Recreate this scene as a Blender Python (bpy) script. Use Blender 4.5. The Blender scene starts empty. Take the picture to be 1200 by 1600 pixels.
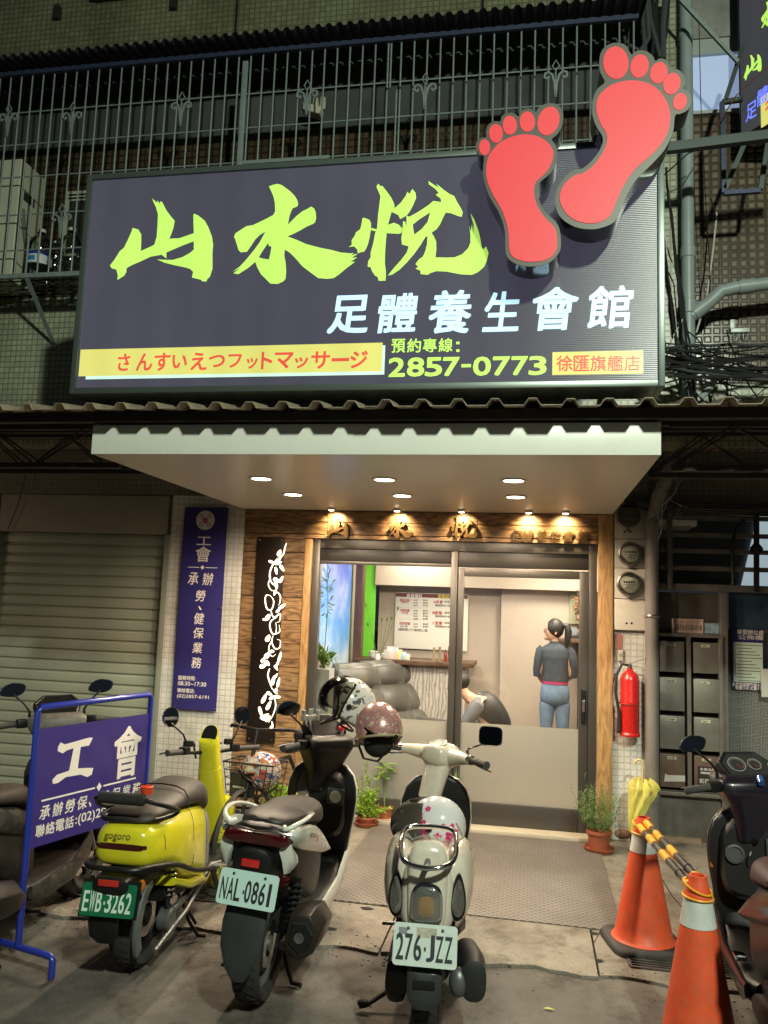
import bpy, bmesh, math, random
import numpy as np
from mathutils import Vector, Matrix
from mathutils.geometry import tessellate_polygon
random.seed(7)
R = math.radians
S = bpy.context.scene
COL = S.collection
# ------------------------------------------------------------------ camera, world, exposure
F, EYE = 1269.2, 1.7
YAW, PITCH, ROLL = .18294, .117575, .0366127
_f = Vector((-math.sin(YAW)*math.cos(PITCH), math.cos(YAW)*math.cos(PITCH), math.sin(PITCH)))
_r = Vector((math.cos(YAW), math.sin(YAW), 0)); _u = _r.cross(_f)
_r2 = _r*math.cos(ROLL)+_u*math.sin(ROLL); _u2 = -_r*math.sin(ROLL)+_u*math.cos(ROLL)
cam = bpy.data.cameras.new('camera'); co = bpy.data.objects.new('camera', cam); COL.objects.link(co)
cam.sensor_fit = 'VERTICAL'; cam.sensor_height = 36; cam.lens = 36*F/1600; cam.clip_start = .05; cam.clip_end = 400
co.matrix_world = Matrix(((_r2.x, _u2.x, -_f.x, 0), (_r2.y, _u2.y, -_f.y, 0), (_r2.z, _u2.z, -_f.z, EYE), (0, 0, 0, 1)))
S.camera = co
S.view_settings.view_transform = 'Standard'; S.view_settings.look = 'None'
S.view_settings.exposure = 0; S.view_settings.gamma = 1; S.view_settings.use_curve_mapping = False
S.cycles.use_denoising = True; S.cycles.max_bounces = 6; S.cycles.transparent_max_bounces = 12
S.cycles.caustics_reflective = False; S.cycles.caustics_refractive = False; S.cycles.sample_clamp_indirect = 4
W = bpy.data.worlds.new('World'); S.world = W; W.use_nodes = True
W.node_tree.nodes['Background'].inputs[0].default_value = (.5, .6, .75, 1)
W.node_tree.nodes['Background'].inputs[1].default_value = .034      # night sky over the lane
LAMP_POS, LAMP_W, LAMP_C = (1.9, -1.6, 5.6), 560, (.90, 1, .80)       # the street lamp behind the viewer
DOWN_W, SPOT_W, ROOM_W, WARM = 122, 36, 52, (1, .80, .57)

def ray(px, py): return _r2*((px-600)/F)-_u2*((py-800)/F)+_f
def onY(px, py, Y):
    d = ray(px, py); return Vector((0, 0, EYE))+d*(Y/d.y)
def onZ(px, py, z=0):
    d = ray(px, py); return Vector((0, 0, EYE))+d*((z-EYE)/d.z)
def onX(px, py, x):
    d = ray(px, py); return Vector((0, 0, EYE))+d*(x/d.x)
# ------------------------------------------------------------------ materials
MATS = {}
def _nodes(name):
    m = bpy.data.materials.new(name); m.use_nodes = True; nt = m.node_tree
    return m, nt, nt.nodes['Principled BSDF'], nt.nodes['Material Output']
def N(nt, t, **k):
    n = nt.nodes.new(t)
    for a, b in k.items():
        if a.startswith('i_'): n.inputs[int(a[2:]) if a[2:].isdigit() else a[2:].replace('_', ' ')].default_value = b
        else: setattr(n, a, b)
    return n
def c4(c): return (c[0], c[1], c[2], 1)
def mixcol(nt, fac, a, b, mode='MIX'):
    n = nt.nodes.new('ShaderNodeMix'); n.data_type = 'RGBA'; n.blend_type = mode
    L = nt.links
    for i, x in ((0, fac), (6, a), (7, b)):
        if isinstance(x, bpy.types.NodeSocket): L.new(x, n.inputs[i])
        elif i == 0: n.inputs[0].default_value = x
        else: n.inputs[i].default_value = c4(x)
    return n.outputs[2]
def noise(nt, co, scale, detail=4, rough=.6):
    n = N(nt, 'ShaderNodeTexNoise'); n.inputs['Scale'].default_value = scale; n.inputs['Detail'].default_value = detail
    n.inputs['Roughness'].default_value = rough; nt.links.new(co, n.inputs['Vector']); return n.outputs['Fac']
def ramp(nt, fac, stops):
    n = N(nt, 'ShaderNodeValToRGB'); nt.links.new(fac, n.inputs[0]); e = n.color_ramp.elements
    while len(e) < len(stops): e.new(.5)
    for el, (p, c) in zip(e, stops): el.position = p; el.color = c4(c) if len(c) == 3 else c
    return n.outputs[0]
def bumped(nt, p, h, strength=.3, dist=.002):
    b = N(nt, 'ShaderNodeBump'); b.inputs['Strength'].default_value = strength; b.inputs['Distance'].default_value = dist
    nt.links.new(h, b.inputs['Height']); nt.links.new(b.outputs[0], p.inputs['Normal'])
def objco(nt, scale=(1, 1, 1), rot=(0, 0, 0)):
    t = N(nt, 'ShaderNodeTexCoord'); m = N(nt, 'ShaderNodeMapping'); m.inputs['Scale'].default_value = scale
    m.inputs['Rotation'].default_value = rot; nt.links.new(t.outputs['Object'], m.inputs[0]); return m.outputs[0]
def mat(name, col=(.5, .5, .5), rough=.5, metal=0, var=0, vs=6, bump=0, bs=80, emit=None, es=1, coat=0, dust=0, spec=.5):
    if name in MATS: return MATS[name]
    m, nt, p, o = _nodes(name); L = nt.links
    p.inputs['Base Color'].default_value = c4(col); p.inputs['Roughness'].default_value = rough; p.inputs['Metallic'].default_value = metal
    p.inputs['Coat Weight'].default_value = coat; p.inputs['Coat Roughness'].default_value = .08; p.inputs['Specular IOR Level'].default_value = spec
    co = objco(nt)
    if var:
        a = noise(nt, co, vs, 5, .65)
        lo = tuple(x*(1-var) for x in col); hi = tuple(min(1, x*(1+var)) for x in col)
        c = ramp(nt, a, [(.3, lo), (.7, hi)])
        if dust:
            d = ramp(nt, noise(nt, co, vs*5, 6, .7), [(.45, (0, 0, 0)), (.75, (dust, dust, dust))])
            c = mixcol(nt, d, c, (.22, .19, .15))
        L.new(c, p.inputs['Base Color'])
        r = N(nt, 'ShaderNodeMapRange'); r.inputs['To Min'].default_value = max(.03, rough-.12); r.inputs['To Max'].default_value = min(1, rough+.15)
        L.new(noise(nt, co, vs*2.3, 4), r.inputs[0]); L.new(r.outputs[0], p.inputs['Roughness'])
    if bump: bumped(nt, p, noise(nt, co, bs, 4), bump)
    if emit: p.inputs['Emission Color'].default_value = c4(emit); p.inputs['Emission Strength'].default_value = es
    MATS[name] = m; return m
def tile(name, col, grout, size, rough=.35, var=.15, vert='xz', dark=None, joint=.1, bstr=.5, inner=False):
    if name in MATS: return MATS[name]
    m, nt, p, o = _nodes(name); L = nt.links
    t = N(nt, 'ShaderNodeTexCoord'); s = N(nt, 'ShaderNodeSeparateXYZ'); c = N(nt, 'ShaderNodeCombineXYZ'); L.new(t.outputs['Object'], s.inputs[0])
    ix = {'x': 0, 'y': 1, 'z': 2}
    L.new(s.outputs[ix[vert[0]]], c.inputs[0]); L.new(s.outputs[ix[vert[1]]], c.inputs[1])
    b = N(nt, 'ShaderNodeTexBrick', offset=0, squash=1); L.new(c.outputs[0], b.inputs['Vector'])
    b.inputs['Scale'].default_value = 1; b.inputs['Brick Width'].default_value = size; b.inputs['Row Height'].default_value = size
    b.inputs['Mortar Size'].default_value = size*joint; b.inputs['Mortar Smooth'].default_value = .3
    b.inputs['Color1'].default_value = c4(tuple(x*(1-var) for x in col)); b.inputs['Color2'].default_value = c4(tuple(min(1, x*(1+var)) for x in col))
    b.inputs['Mortar'].default_value = c4(grout)
    st = ramp(nt, noise(nt, t.outputs['Object'], 1.6, 6, .7), [(.35, (.55, .53, .5)), (.62, (1, 1, 1))])
    L.new(mixcol(nt, .8, b.outputs['Color'], st, 'MULTIPLY'), p.inputs['Base Color'])
    p.inputs['Roughness'].default_value = rough
    inv = N(nt, 'ShaderNodeMath', operation='SUBTRACT'); inv.inputs[0].default_value = 1; L.new(b.outputs['Fac'], inv.inputs[1]); h = inv.outputs[0]
    if inner:      # a smaller raised square in each tile
        b2 = N(nt, 'ShaderNodeTexBrick', offset=0, squash=1); L.new(c.outputs[0], b2.inputs['Vector']); b2.inputs['Scale'].default_value = 1
        b2.inputs['Brick Width'].default_value = size; b2.inputs['Row Height'].default_value = size; b2.inputs['Mortar Size'].default_value = size*.27; b2.inputs['Mortar Smooth'].default_value = .5
        a = N(nt, 'ShaderNodeMath', operation='SUBTRACT'); L.new(h, a.inputs[0]); L.new(b2.outputs['Fac'], a.inputs[1]); h = a.outputs[0]
    bumped(nt, p, h, bstr, .006); MATS[name] = m; return m
def wood(name, c1, c2, axis='x', rough=.42, scale=1):
    if name in MATS: return MATS[name]
    m, nt, p, o = _nodes(name); L = nt.links
    t = N(nt, 'ShaderNodeTexCoord'); oi = N(nt, 'ShaderNodeObjectInfo'); v = N(nt, 'ShaderNodeVectorMath', operation='MULTIPLY_ADD')
    cb = N(nt, 'ShaderNodeCombineXYZ'); mu = N(nt, 'ShaderNodeMath', operation='MULTIPLY'); mu.inputs[1].default_value = 31
    L.new(oi.outputs['Random'], mu.inputs[0])
    for i in range(3): L.new(mu.outputs[0], cb.inputs[i])
    v.inputs[1].default_value = (1, 1, 1); L.new(t.outputs['Object'], v.inputs[0]); L.new(cb.outputs[0], v.inputs[2])
    mp = N(nt, 'ShaderNodeMapping'); mp.inputs['Scale'].default_value = (1.6*scale, 9*scale, 9*scale) if axis == 'x' else (9*scale, 9*scale, 1.3*scale)
    L.new(v.outputs[0], mp.inputs[0])
    n1 = noise(nt, mp.outputs[0], 1.1, 3, .5)
    w = N(nt, 'ShaderNodeMath', operation='MULTIPLY'); w.inputs[1].default_value = 17; L.new(n1, w.inputs[0])
    fr = N(nt, 'ShaderNodeMath', operation='PINGPONG'); fr.inputs[1].default_value = 1; L.new(w.outputs[0], fr.inputs[0])
    g = noise(nt, mp.outputs[0], 14, 5, .7)
    c = ramp(nt, fr.outputs[0], [(0, c1), (.35, tuple((a+b)/2 for a, b in zip(c1, c2))), (1, c2)])
    c = mixcol(nt, .55, c, ramp(nt, g, [(.3, (.5, .5, .5)), (.65, (1, 1, 1))]), 'MULTIPLY')
    hs = N(nt, 'ShaderNodeHueSaturation'); L.new(c, hs.inputs['Color'])
    mr = N(nt, 'ShaderNodeMapRange'); mr.inputs['To Min'].default_value = .75; mr.inputs['To Max'].default_value = 1.25; L.new(oi.outputs['Random'], mr.inputs[0]); L.new(mr.outputs[0], hs.inputs['Value'])
    L.new(hs.outputs[0], p.inputs['Base Color']); p.inputs['Roughness'].default_value = rough
    bumped(nt, p, g, .25, .001); MATS[name] = m; return m
def pane(name, tint=(.93, .95, .95), refl=1.0, rough=.02):
    if name in MATS: return MATS[name]
    m, nt, p, o = _nodes(name); nt.nodes.remove(p); L = nt.links
    tr = N(nt, 'ShaderNodeBsdfTransparent'); tr.inputs[0].default_value = c4(tint); gl = N(nt, 'ShaderNodeBsdfGlossy'); gl.inputs['Roughness'].default_value = rough
    fr = N(nt, 'ShaderNodeFresnel'); fr.inputs[0].default_value = 1.45; mu = N(nt, 'ShaderNodeMath', operation='MULTIPLY'); mu.inputs[1].default_value = refl; L.new(fr.outputs[0], mu.inputs[0])
    mx = N(nt, 'ShaderNodeMixShader'); L.new(mu.outputs[0], mx.inputs[0]); L.new(tr.outputs[0], mx.inputs[1]); L.new(gl.outputs[0], mx.inputs[2]); L.new(mx.outputs[0], o.inputs[0])
    MATS[name] = m; return m
def frost2(name, col):
    m, nt, p, o = _nodes(name); L = nt.links; p.inputs['Base Color'].default_value = c4(col); p.inputs['Roughness'].default_value = .3
    t = N(nt, 'ShaderNodeBsdfTranslucent'); t.inputs[0].default_value = c4(col); r = N(nt, 'ShaderNodeBsdfRefraction'); r.inputs['Roughness'].default_value = .55; r.inputs['IOR'].default_value = 1.25; r.inputs[0].default_value = (.85, .84, .80, 1)
    a = N(nt, 'ShaderNodeMixShader'); a.inputs[0].default_value = .62; L.new(t.outputs[0], a.inputs[1]); L.new(r.outputs[0], a.inputs[2])
    b = N(nt, 'ShaderNodeMixShader'); b.inputs[0].default_value = .72; L.new(p.outputs[0], b.inputs[1]); L.new(a.outputs[0], b.inputs[2]); L.new(b.outputs[0], o.inputs[0]); MATS[name] = m; return m
def frost(name, col, trans=.6, rough=.35):
    if name in MATS: return MATS[name]
    m, nt, p, o = _nodes(name); L = nt.links
    p.inputs['Base Color'].default_value = c4(col); p.inputs['Roughness'].default_value = rough
    t = N(nt, 'ShaderNodeBsdfTranslucent'); t.inputs[0].default_value = c4(col)
    mx = N(nt, 'ShaderNodeMixShader'); mx.inputs[0].default_value = trans; L.new(p.outputs[0], mx.inputs[1]); L.new(t.outputs[0], mx.inputs[2]); L.new(mx.outputs[0], o.inputs[0])
    MATS[name] = m; return m
# ------------------------------------------------------------------ geometry helpers
def ring(c, w, h, n=24, e=2.5, tilt=0, ax='y', top=None):
    """superellipse ring about c: w half-width on x, h half-height; top narrows (<1) or widens the upper half"""
    out = []
    for i in range(n):
        a = 2*math.pi*i/n; ca, sa = math.cos(a), math.sin(a)
        x = w*math.copysign(abs(ca)**(2/e), ca); z = h*math.copysign(abs(sa)**(2/e), sa)
        if top is not None: x *= 1+(top-1)*(z/h*.5+.5)
        if ax == 'y': p = Vector((x, -z*math.sin(tilt), z*math.cos(tilt)))
        elif ax == 'z': p = Vector((x, z, 0))
        else: p = Vector((0, x, z))
        out.append(Vector(c)+p)
    return out
class MB:
    def __init__(s): s.v = []; s.f = []
    def add(s, vs, fs):
        k = len(s.v); s.v += [tuple(v) for v in vs]; s.f += [tuple(i+k for i in f) for f in fs]; return s
    def box(s, x0, x1, y0, y1, z0, z1):
        return s.add([(x, y, z) for x in (x0, x1) for y in (y0, y1) for z in (z0, z1)], [(0, 1, 3, 2), (4, 6, 7, 5), (0, 4, 5, 1), (2, 3, 7, 6), (0, 2, 6, 4), (1, 5, 7, 3)])
    def obox(s, c, size, M=None):
        M = M or Matrix.Identity(3); k = [Vector(c)+M @ Vector((x*size[0]/2, y*size[1]/2, z*size[2]/2)) for x in (-1, 1) for y in (-1, 1) for z in (-1, 1)]
        return s.add(k, [(0, 1, 3, 2), (4, 6, 7, 5), (0, 4, 5, 1), (2, 3, 7, 6), (0, 2, 6, 4), (1, 5, 7, 3)])
    def bar(s, p, q, w, h=None, up=(0, 0, 1)):
        p, q = Vector(p), Vector(q); d = (q-p); L = d.length; d.normalize(); u = Vector(up)
        if abs(d.dot(u)) > .98: u = Vector((0, 1, 0))
        sd = d.cross(u).normalized(); u = sd.cross(d)
        return s.obox((p+q)/2, (w, L, h or w), Matrix((sd, d, u)).transposed())
    def loft(s, rings, cap=True, closed=True):
        n = len(rings[0]); vs = [p for r in rings for p in r]; fs = []
        m = n if closed else n-1
        for i in range(len(rings)-1):
            for j in range(m):
                a = i*n+j; b = i*n+(j+1) % n; fs.append((a, b, b+n, a+n))
        if cap and closed: fs.append(tuple(reversed(range(n)))); fs.append(tuple(range((len(rings)-1)*n, len(rings)*n)))
        return s.add(vs, fs)
    def tube(s, pts, r, n=8, closed=False, cap=True, flat=1):
        P = [Vector(p) for p in pts]; k = len(P); rings = []; prev = None
        for i in range(k):
            t = (P[(i+1) % k]-P[i-1]) if closed else (P[min(i+1, k-1)]-P[max(i-1, 0)])
            t.normalize()
            if prev is None:
                u = Vector((0, 0, 1)) if abs(t.z) < .9 else Vector((1, 0, 0)); a = t.cross(u).normalized()
            else:
                a = prev-t*prev.dot(t)
                a = a.normalized() if a.length > 1e-6 else t.orthogonal().normalized()
            prev = a; b = t.cross(a); rr = r[i] if isinstance(r, (list, tuple)) else r
            rings.append([P[i]+a*rr*math.cos(2*math.pi*j/n)+b*rr*flat*math.sin(2*math.pi*j/n) for j in range(n)])
        if closed: rings.append(rings[0])
        return s.loft(rings, cap and not closed)
    def lathe(s, prof, n=24, M=None, ang=2*math.pi, cap=True):
        M = M or Matrix.Identity(4); full = abs(ang-2*math.pi) < 1e-6; m = n if full else n+1
        rings = [[M @ Vector((r*math.cos(ang*j/n), r*math.sin(ang*j/n), z)) for j in range(m)] for r, z in prof]
        return s.loft(rings, cap=full and cap, closed=full)
    def sphere(s, c, r, sc=(1, 1, 1), n=16, m=10, M=None):
        M = M or Matrix.Identity(3); rings = []
        for i in range(m+1):
            a = math.pi*i/m; rr = max(math.sin(a), .002)
            rings.append([Vector(c)+M @ Vector((r*sc[0]*rr*math.cos(2*math.pi*j/n), r*sc[1]*rr*math.sin(2*math.pi*j/n), r*sc[2]*-math.cos(a))) for j in range(n)])
        return s.loft(rings)
    def poly(s, loops, fr, d):
        """extruded flat outline: loops of (u,v) (first outer, rest holes) on frame fr=(O,U,V,N); d thickness along N"""
        O, U, V, Nn = fr; L3 = [[Vector((a, b, 0)) for a, b in lp] for lp in loops]
        flat = [p for lp in L3 for p in lp]; tr = tessellate_polygon(L3); k = len(flat)
        w = lambda p, t: O+U*p.x+V*p.y+Nn*t
        vs = [w(p, d) for p in flat]+[w(p, 0) for p in flat]; fs = [t for t in tr]+[tuple(reversed([i+k for i in t])) for t in tr]; st = 0
        for lp in L3:
            m = len(lp)
            for i in range(m): a = st+i; b = st+(i+1) % m; fs.append((a, b, b+k, a+k))
            st += m
        return s.add(vs, fs)
    def build(s, name, m, parent=None, smooth=False, bevel=0, seg=2, sub=0, label=None, kind=None, angle=35, loc=None, rot=None, world=None, fixn=True):
        me = bpy.data.meshes.new(name); me.from_pydata(s.v, [], s.f)
        if fixn:
            bm = bmesh.new(); bm.from_mesh(me)
            if bevel: 
                bmesh.ops.remove_doubles(bm, verts=bm.verts, dist=1e-5)
                bmesh.ops.recalc_face_normals(bm, faces=bm.faces)
                es = [e for e in bm.edges if len(e.link_faces) == 2 and e.calc_face_angle(0) > .5]
                bmesh.ops.bevel(bm, geom=es, offset=bevel, segments=seg, profile=.6, affect='EDGES', clamp_overlap=True)
            else: bmesh.ops.recalc_face_normals(bm, faces=bm.faces)
            bm.to_mesh(me); bm.free()
        me.materials.append(m)
        return place(me, name, parent, smooth or bool(bevel), sub, label, kind, angle, loc, rot, world)
LOCAL = set()
def top_of(o):
    while o.parent: o = o.parent
    return o
def wloc(o):
    v = Vector((0, 0, 0))
    while o: v += o.location; o = o.parent
    return v
def place(me, name, parent=None, smooth=False, sub=0, label=None, kind=None, angle=35, loc=None, rot=None, world=None):
    if smooth:
        me.polygons.foreach_set('use_smooth', [True]*len(me.polygons)); me.set_sharp_from_angle(angle=R(angle))
    o = bpy.data.objects.new(name, me); COL.objects.link(o)
    if parent:
        o.parent = parent
        if top_of(parent).name not in LOCAL and loc is None: o.location = -wloc(parent)
    if loc is not None: o.location = loc
    if rot is not None: o.rotation_euler = rot
    if sub: md = o.modifiers.new('s', 'SUBSURF'); md.levels = sub; md.render_levels = sub
    if label: o['label'] = label
    if kind: o['kind'] = kind
    return o
def thing(name, label, cat, loc=(0, 0, 0), rotz=0, group=None, local=False):
    o = bpy.data.objects.new(name, None); COL.objects.link(o); o.location = loc; o.rotation_euler = (0, 0, rotz); o.empty_display_size = .1
    o['label'] = label; o['category'] = cat
    if group: o['group'] = group
    if local: LOCAL.add(o.name)
    return o
def tag(o, label, cat, group=None):
    o['label'] = label; o['category'] = cat
    if group: o['group'] = group
    return o
def struct(o): o['kind'] = 'structure'; return o
def copy_part(o, parent, loc=None, rot=None, scale=None):
    c = o.copy(); COL.objects.link(c); c.parent = parent
    if loc is not None: c.location = loc
    if rot is not None: c.rotation_euler = rot
    if scale is not None: c.scale = scale
    return c
def frame(O, U=(1, 0, 0), V=(0, 0, 1)):
    U, V = Vector(U).normalized(), Vector(V).normalized(); return (Vector(O), U, V, U.cross(V))
FRONT = lambda y, x=0, z=0: frame((x, y, z))        # plane facing the street
def cr(P, closed=False, n=4):
    P = [Vector(p) for p in P]; k = len(P); out = []
    for i in range(k if closed else k-1):
        g = (lambda j: P[j % k]) if closed else (lambda j: P[max(0, min(k-1, j))])
        p0, p1, p2, p3 = g(i-1), g(i), g(i+1), g(i+2)
        for t in [j/n for j in range(n)]: out.append(.5*((2*p1)+(p2-p0)*t+(2*p0-5*p1+4*p2-p3)*t*t+(3*p1-p0-3*p2+p3)*t**3))
    if not closed: out.append(P[-1])
    return out
_tc = {}
def glyphs(s, off=0.0, shear=0.0, space=1.0):
    key = (s, off, shear, space)
    if key not in _tc:
        c = bpy.data.curves.new('t', 'FONT'); c.body = s; c.offset = off; c.shear = shear; c.space_character = space; c.resolution_u = 3; c.fill_mode = 'FRONT'
        o = bpy.data.objects.new('t', c); me = bpy.data.meshes.new_from_object(o)
        a = np.zeros(len(me.vertices)*3); me.vertices.foreach_get('co', a); a = a.reshape(-1, 3)[:, :2]
        _tc[key] = (a, [tuple(p.vertices) for p in me.polygons]); bpy.data.objects.remove(o); bpy.data.curves.remove(c); bpy.data.meshes.remove(me)
    return _tc[key]
def text(mb, s, fr, u0, v0, u1, v1, d=.002, off=0.0, shear=0.0, keep=False, space=1.0, jit=0):
    """fit a line of characters into the box u0..u1, v0..v1 on the frame"""
    a, fs = glyphs(s, 0.0, shear, space)
    if len(a) == 0: return
    lo, hi = a.min(0), a.max(0); sx, sy = (u1-u0)/max(hi[0]-lo[0], 1e-6), (v1-v0)/max(hi[1]-lo[1], 1e-6)
    if keep: sx = sy = min(sx, sy); u0 += ((u1-u0)-(hi[0]-lo[0])*sx)/2
    O, U, V, Nn = fr; e = off*min(sx, sy)
    st = [(0, 0)] if off <= 0 else [(-e, -e), (e, -e*.6), (-e*.6, e), (e, e), (0, 0)]
    for i, (du, dv) in enumerate(st):
        mb.add([O+U*(u0+du+(p[0]-lo[0])*sx)+V*(v0+dv+(p[1]-lo[1])*sy)+Nn*(d+i*.00008) for p in a], fs)
def lamp(name, kind, loc, power, color, parent=None, size=.1, rot=None, spot=None, blend=.5):
    l = bpy.data.lights.new(name, kind); l.energy = power; l.color = color
    if kind in ('POINT', 'SPOT'): l.shadow_soft_size = size
    else: l.size = size if not isinstance(size, tuple) else size[0]
    if isinstance(size, tuple): l.shape = 'RECTANGLE'; l.size_y = size[1]
    if spot: l.spot_size = R(spot); l.spot_blend = blend
    o = bpy.data.objects.new(name, l); COL.objects.link(o); o.location = loc
    if rot: o.rotation_euler = rot
    if parent: o.parent = parent; o.location = Vector(loc)-wloc(parent)
    return o
# ------------------------------------------------------------------ street lamp (behind the viewer, over the lane)
FY = 6.68          # the shop front's plane
lp = thing('street_lamp', 'grey street lamp on a tall pole across the lane', 'street lamp', (LAMP_POS[0]+.5, LAMP_POS[1]-1.4, 0))
g = mat('lamp_grey', (.25, .26, .26), .5, .3)
MB().tube([(LAMP_POS[0]+.5, LAMP_POS[1]-1.4, 0), (LAMP_POS[0]+.5, LAMP_POS[1]-1.4, 5.5)], [.09, .06], 12).build('pole', g, lp, True)
MB().tube([(LAMP_POS[0]+.5, LAMP_POS[1]-1.4, 5.45), (LAMP_POS[0]+.3, LAMP_POS[1]-.8, 5.8), (LAMP_POS[0], LAMP_POS[1]-.1, 5.82)], .035, 8).build('arm', g, lp, True)
MB().box(LAMP_POS[0]-.14, LAMP_POS[0]+.14, LAMP_POS[1]-.3, LAMP_POS[1]+.3, 5.74, 5.84).build('lamp_head', g, lp, bevel=.02)
lamp('lamp_light', 'AREA', LAMP_POS, LAMP_W, LAMP_C, lp, (.22, .4), rot=(R(36), 0, R(8)))
nl = thing('neighbour_wall_lamp', 'small warm wall lamp of the next shop, left of the photo', 'wall lamp', (-6.6, 5.2, 2.2))
MB().box(-6.68, -6.56, 5.14, 5.26, 2.02, 2.06).build('lamp_base', g, nl); MB().sphere((-6.62, 5.2, 2.12), .06).build('globe', mat('globe_glow', (1, .9, .8), .5, emit=(1, .7, .42), es=6), nl, True)
MB().tube([(-6.62, 5.2, 0), (-6.62, 5.2, 2.02)], .02, 8).build('post', g, nl, True)
lamp('neighbour_light', 'POINT', (-6.40, 5.1, 2.12), 12, (1, .72, .48), nl, .08)
# ------------------------------------------------------------------ ground
def ground_mat(name, base, dark, rough=.85, sc=1.0, bstr=.5):
    m, nt, p, o = _nodes(name); L = nt.links; co_ = objco(nt)
    a = ramp(nt, noise(nt, co_, 1.3*sc, 7, .68), [(.3, dark), (.52, base), (.75, tuple(x*1.35 for x in base))])
    b = ramp(nt, noise(nt, co_, 150, 3, .8), [(.3, (.6, .6, .6)), (.7, (1.2, 1.2, 1.2))])
    st = ramp(nt, noise(nt, objco(nt, (1, 1, 1), (0, 0, .7)), 3.4*sc, 8, .75), [(.36, (.38, .33, .3)), (.5, (1, 1, 1))])
    c = mixcol(nt, 1, a, b, 'MULTIPLY'); c = mixcol(nt, .8, c, st, 'MULTIPLY'); L.new(c, p.inputs['Base Color'])
    rr = ramp(nt, noise(nt, co_, 2.2, 5), [(.35, (rough-.3,)*3), (.65, (rough,)*3)]); L.new(rr, p.inputs['Roughness'])
    mx = N(nt, 'ShaderNodeMath', operation='MULTIPLY_ADD'); mx.inputs[1].default_value = 6; L.new(noise(nt, co_, 7, 6, .7), mx.inputs[0]); L.new(noise(nt, co_, 260, 2, .9), mx.inputs[2])
    bumped(nt, p, mx.outputs[0], bstr, .004); return m
asph = ground_mat('worn_asphalt', (.145, .132, .115), (.070, .063, .055)); conc = ground_mat('old_concrete', (.25, .225, .185), (.135, .115, .09), .8, 1.4)
# uneven sheet
def sheet(x0, x1, y0, y1, z, nx, ny, amp=0):
    m = MB(); vs = []; fs = []
    for j in range(ny+1):
        for i in range(nx+1):
            x = x0+(x1-x0)*i/nx; y = y0+(y1-y0)*j/ny
            vs.append((x, y, z+amp*(math.sin(x*3.1+y*1.7)+math.sin(x*1.3-y*4.3+1))))
    for j in range(ny):
        for i in range(nx): a = j*(nx+1)+i; fs.append((a, a+1, a+nx+2, a+nx+1))
    return m.add(vs, fs)
sheet(-60, 60, -60, 60, -.05, 2, 2).build('ground', asph, kind='structure')
road = sheet(-12, 12, -8, 4.32, -.014, 160, 80, .0012).build('road', asph, smooth=True, kind='structure')
pav = MB().box(-9, 8, 4.86, 7.2, -.045, -.002).build('pavement', conc, kind='structure')
# the row of cast slabs along the gutter, edges uneven
xs = [-6.0, -4.9, -3.75, -2.6, -1.55, -.72, .34, 1.45, 2.6, 3.7, 5]
for i in range(len(xs)-1):
    a, b = xs[i]+.006, xs[i+1]-.006; n = 14; rnd = random.Random(i)
    lo = [(a+(b-a)*k/n, 4.225+rnd.uniform(-.018, .018)+.02*math.sin(k*.9+i)) for k in range(n+1)]
    hi = [(b-(b-a)*k/n, 4.845+rnd.uniform(-.004, .004)) for k in range(n+1)]
    MB().poly([lo+hi], ((Vector((0, 0, -.04))), Vector((1, 0, 0)), Vector((0, 1, 0)), Vector((0, 0, 1))), .041+rnd.uniform(-.003, .003)).build('slab', conc, pav, world=True)
hole = mat('hole_black', (.01, .009, .008), .9)
dr = MB()
for px, py in ((783, 1443), (783, 1483), (573, 1420), (515, 1452), (925, 1459), (933, 1502)):
    p = onZ(px, py, 0); n = 14; dr.poly([[(p.x+.035*math.cos(k*2*math.pi/n)*(1+.3*math.sin(k*2.1+px)), p.y+.022*math.sin(k*2*math.pi/n)) for k in range(n)]], (Vector((0, 0, .0025)), Vector((1, 0, 0)), Vector((0, 1, 0)), Vector((0, 0, 1))), .001)
dr.build('weep_hole', hole, pav)
crk = MB()
for pts in ([(1035, 1375), (1050, 1400), (1072, 1425)], [(940, 1452), (925, 1480), (935, 1520)], [(1180, 1345), (1155, 1375), (1165, 1400)], [(600, 1500), (625, 1470), (640, 1440)]):
    q = [onZ(*p, 0) for p in pts]; q = [Vector((p.x, p.y, .001)) for p in q]; crk.tube(q, .003, 5)
crk.build('crack', hole, pav)
gv = MB(); rg_ = random.Random(11)
for k in range(900):
    x_, y_ = rg_.uniform(-3.2, 2.2), (4.2+rg_.gauss(0, .10) if k % 3 else rg_.uniform(2.6, 6.2)); r_ = rg_.uniform(.0015, .0065)*(1 if rg_.random() > .04 else 1.8); gv.sphere((x_, y_, r_*.3-(.014 if y_ < 4.22 else -.001)), r_, (rg_.uniform(.8, 1.5), 1, .6), 6, 3)
gv.build('grit', mat('grit_grey', (.16, .14, .12), .9, var=.5, vs=8), None, True, kind='stuff')
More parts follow.
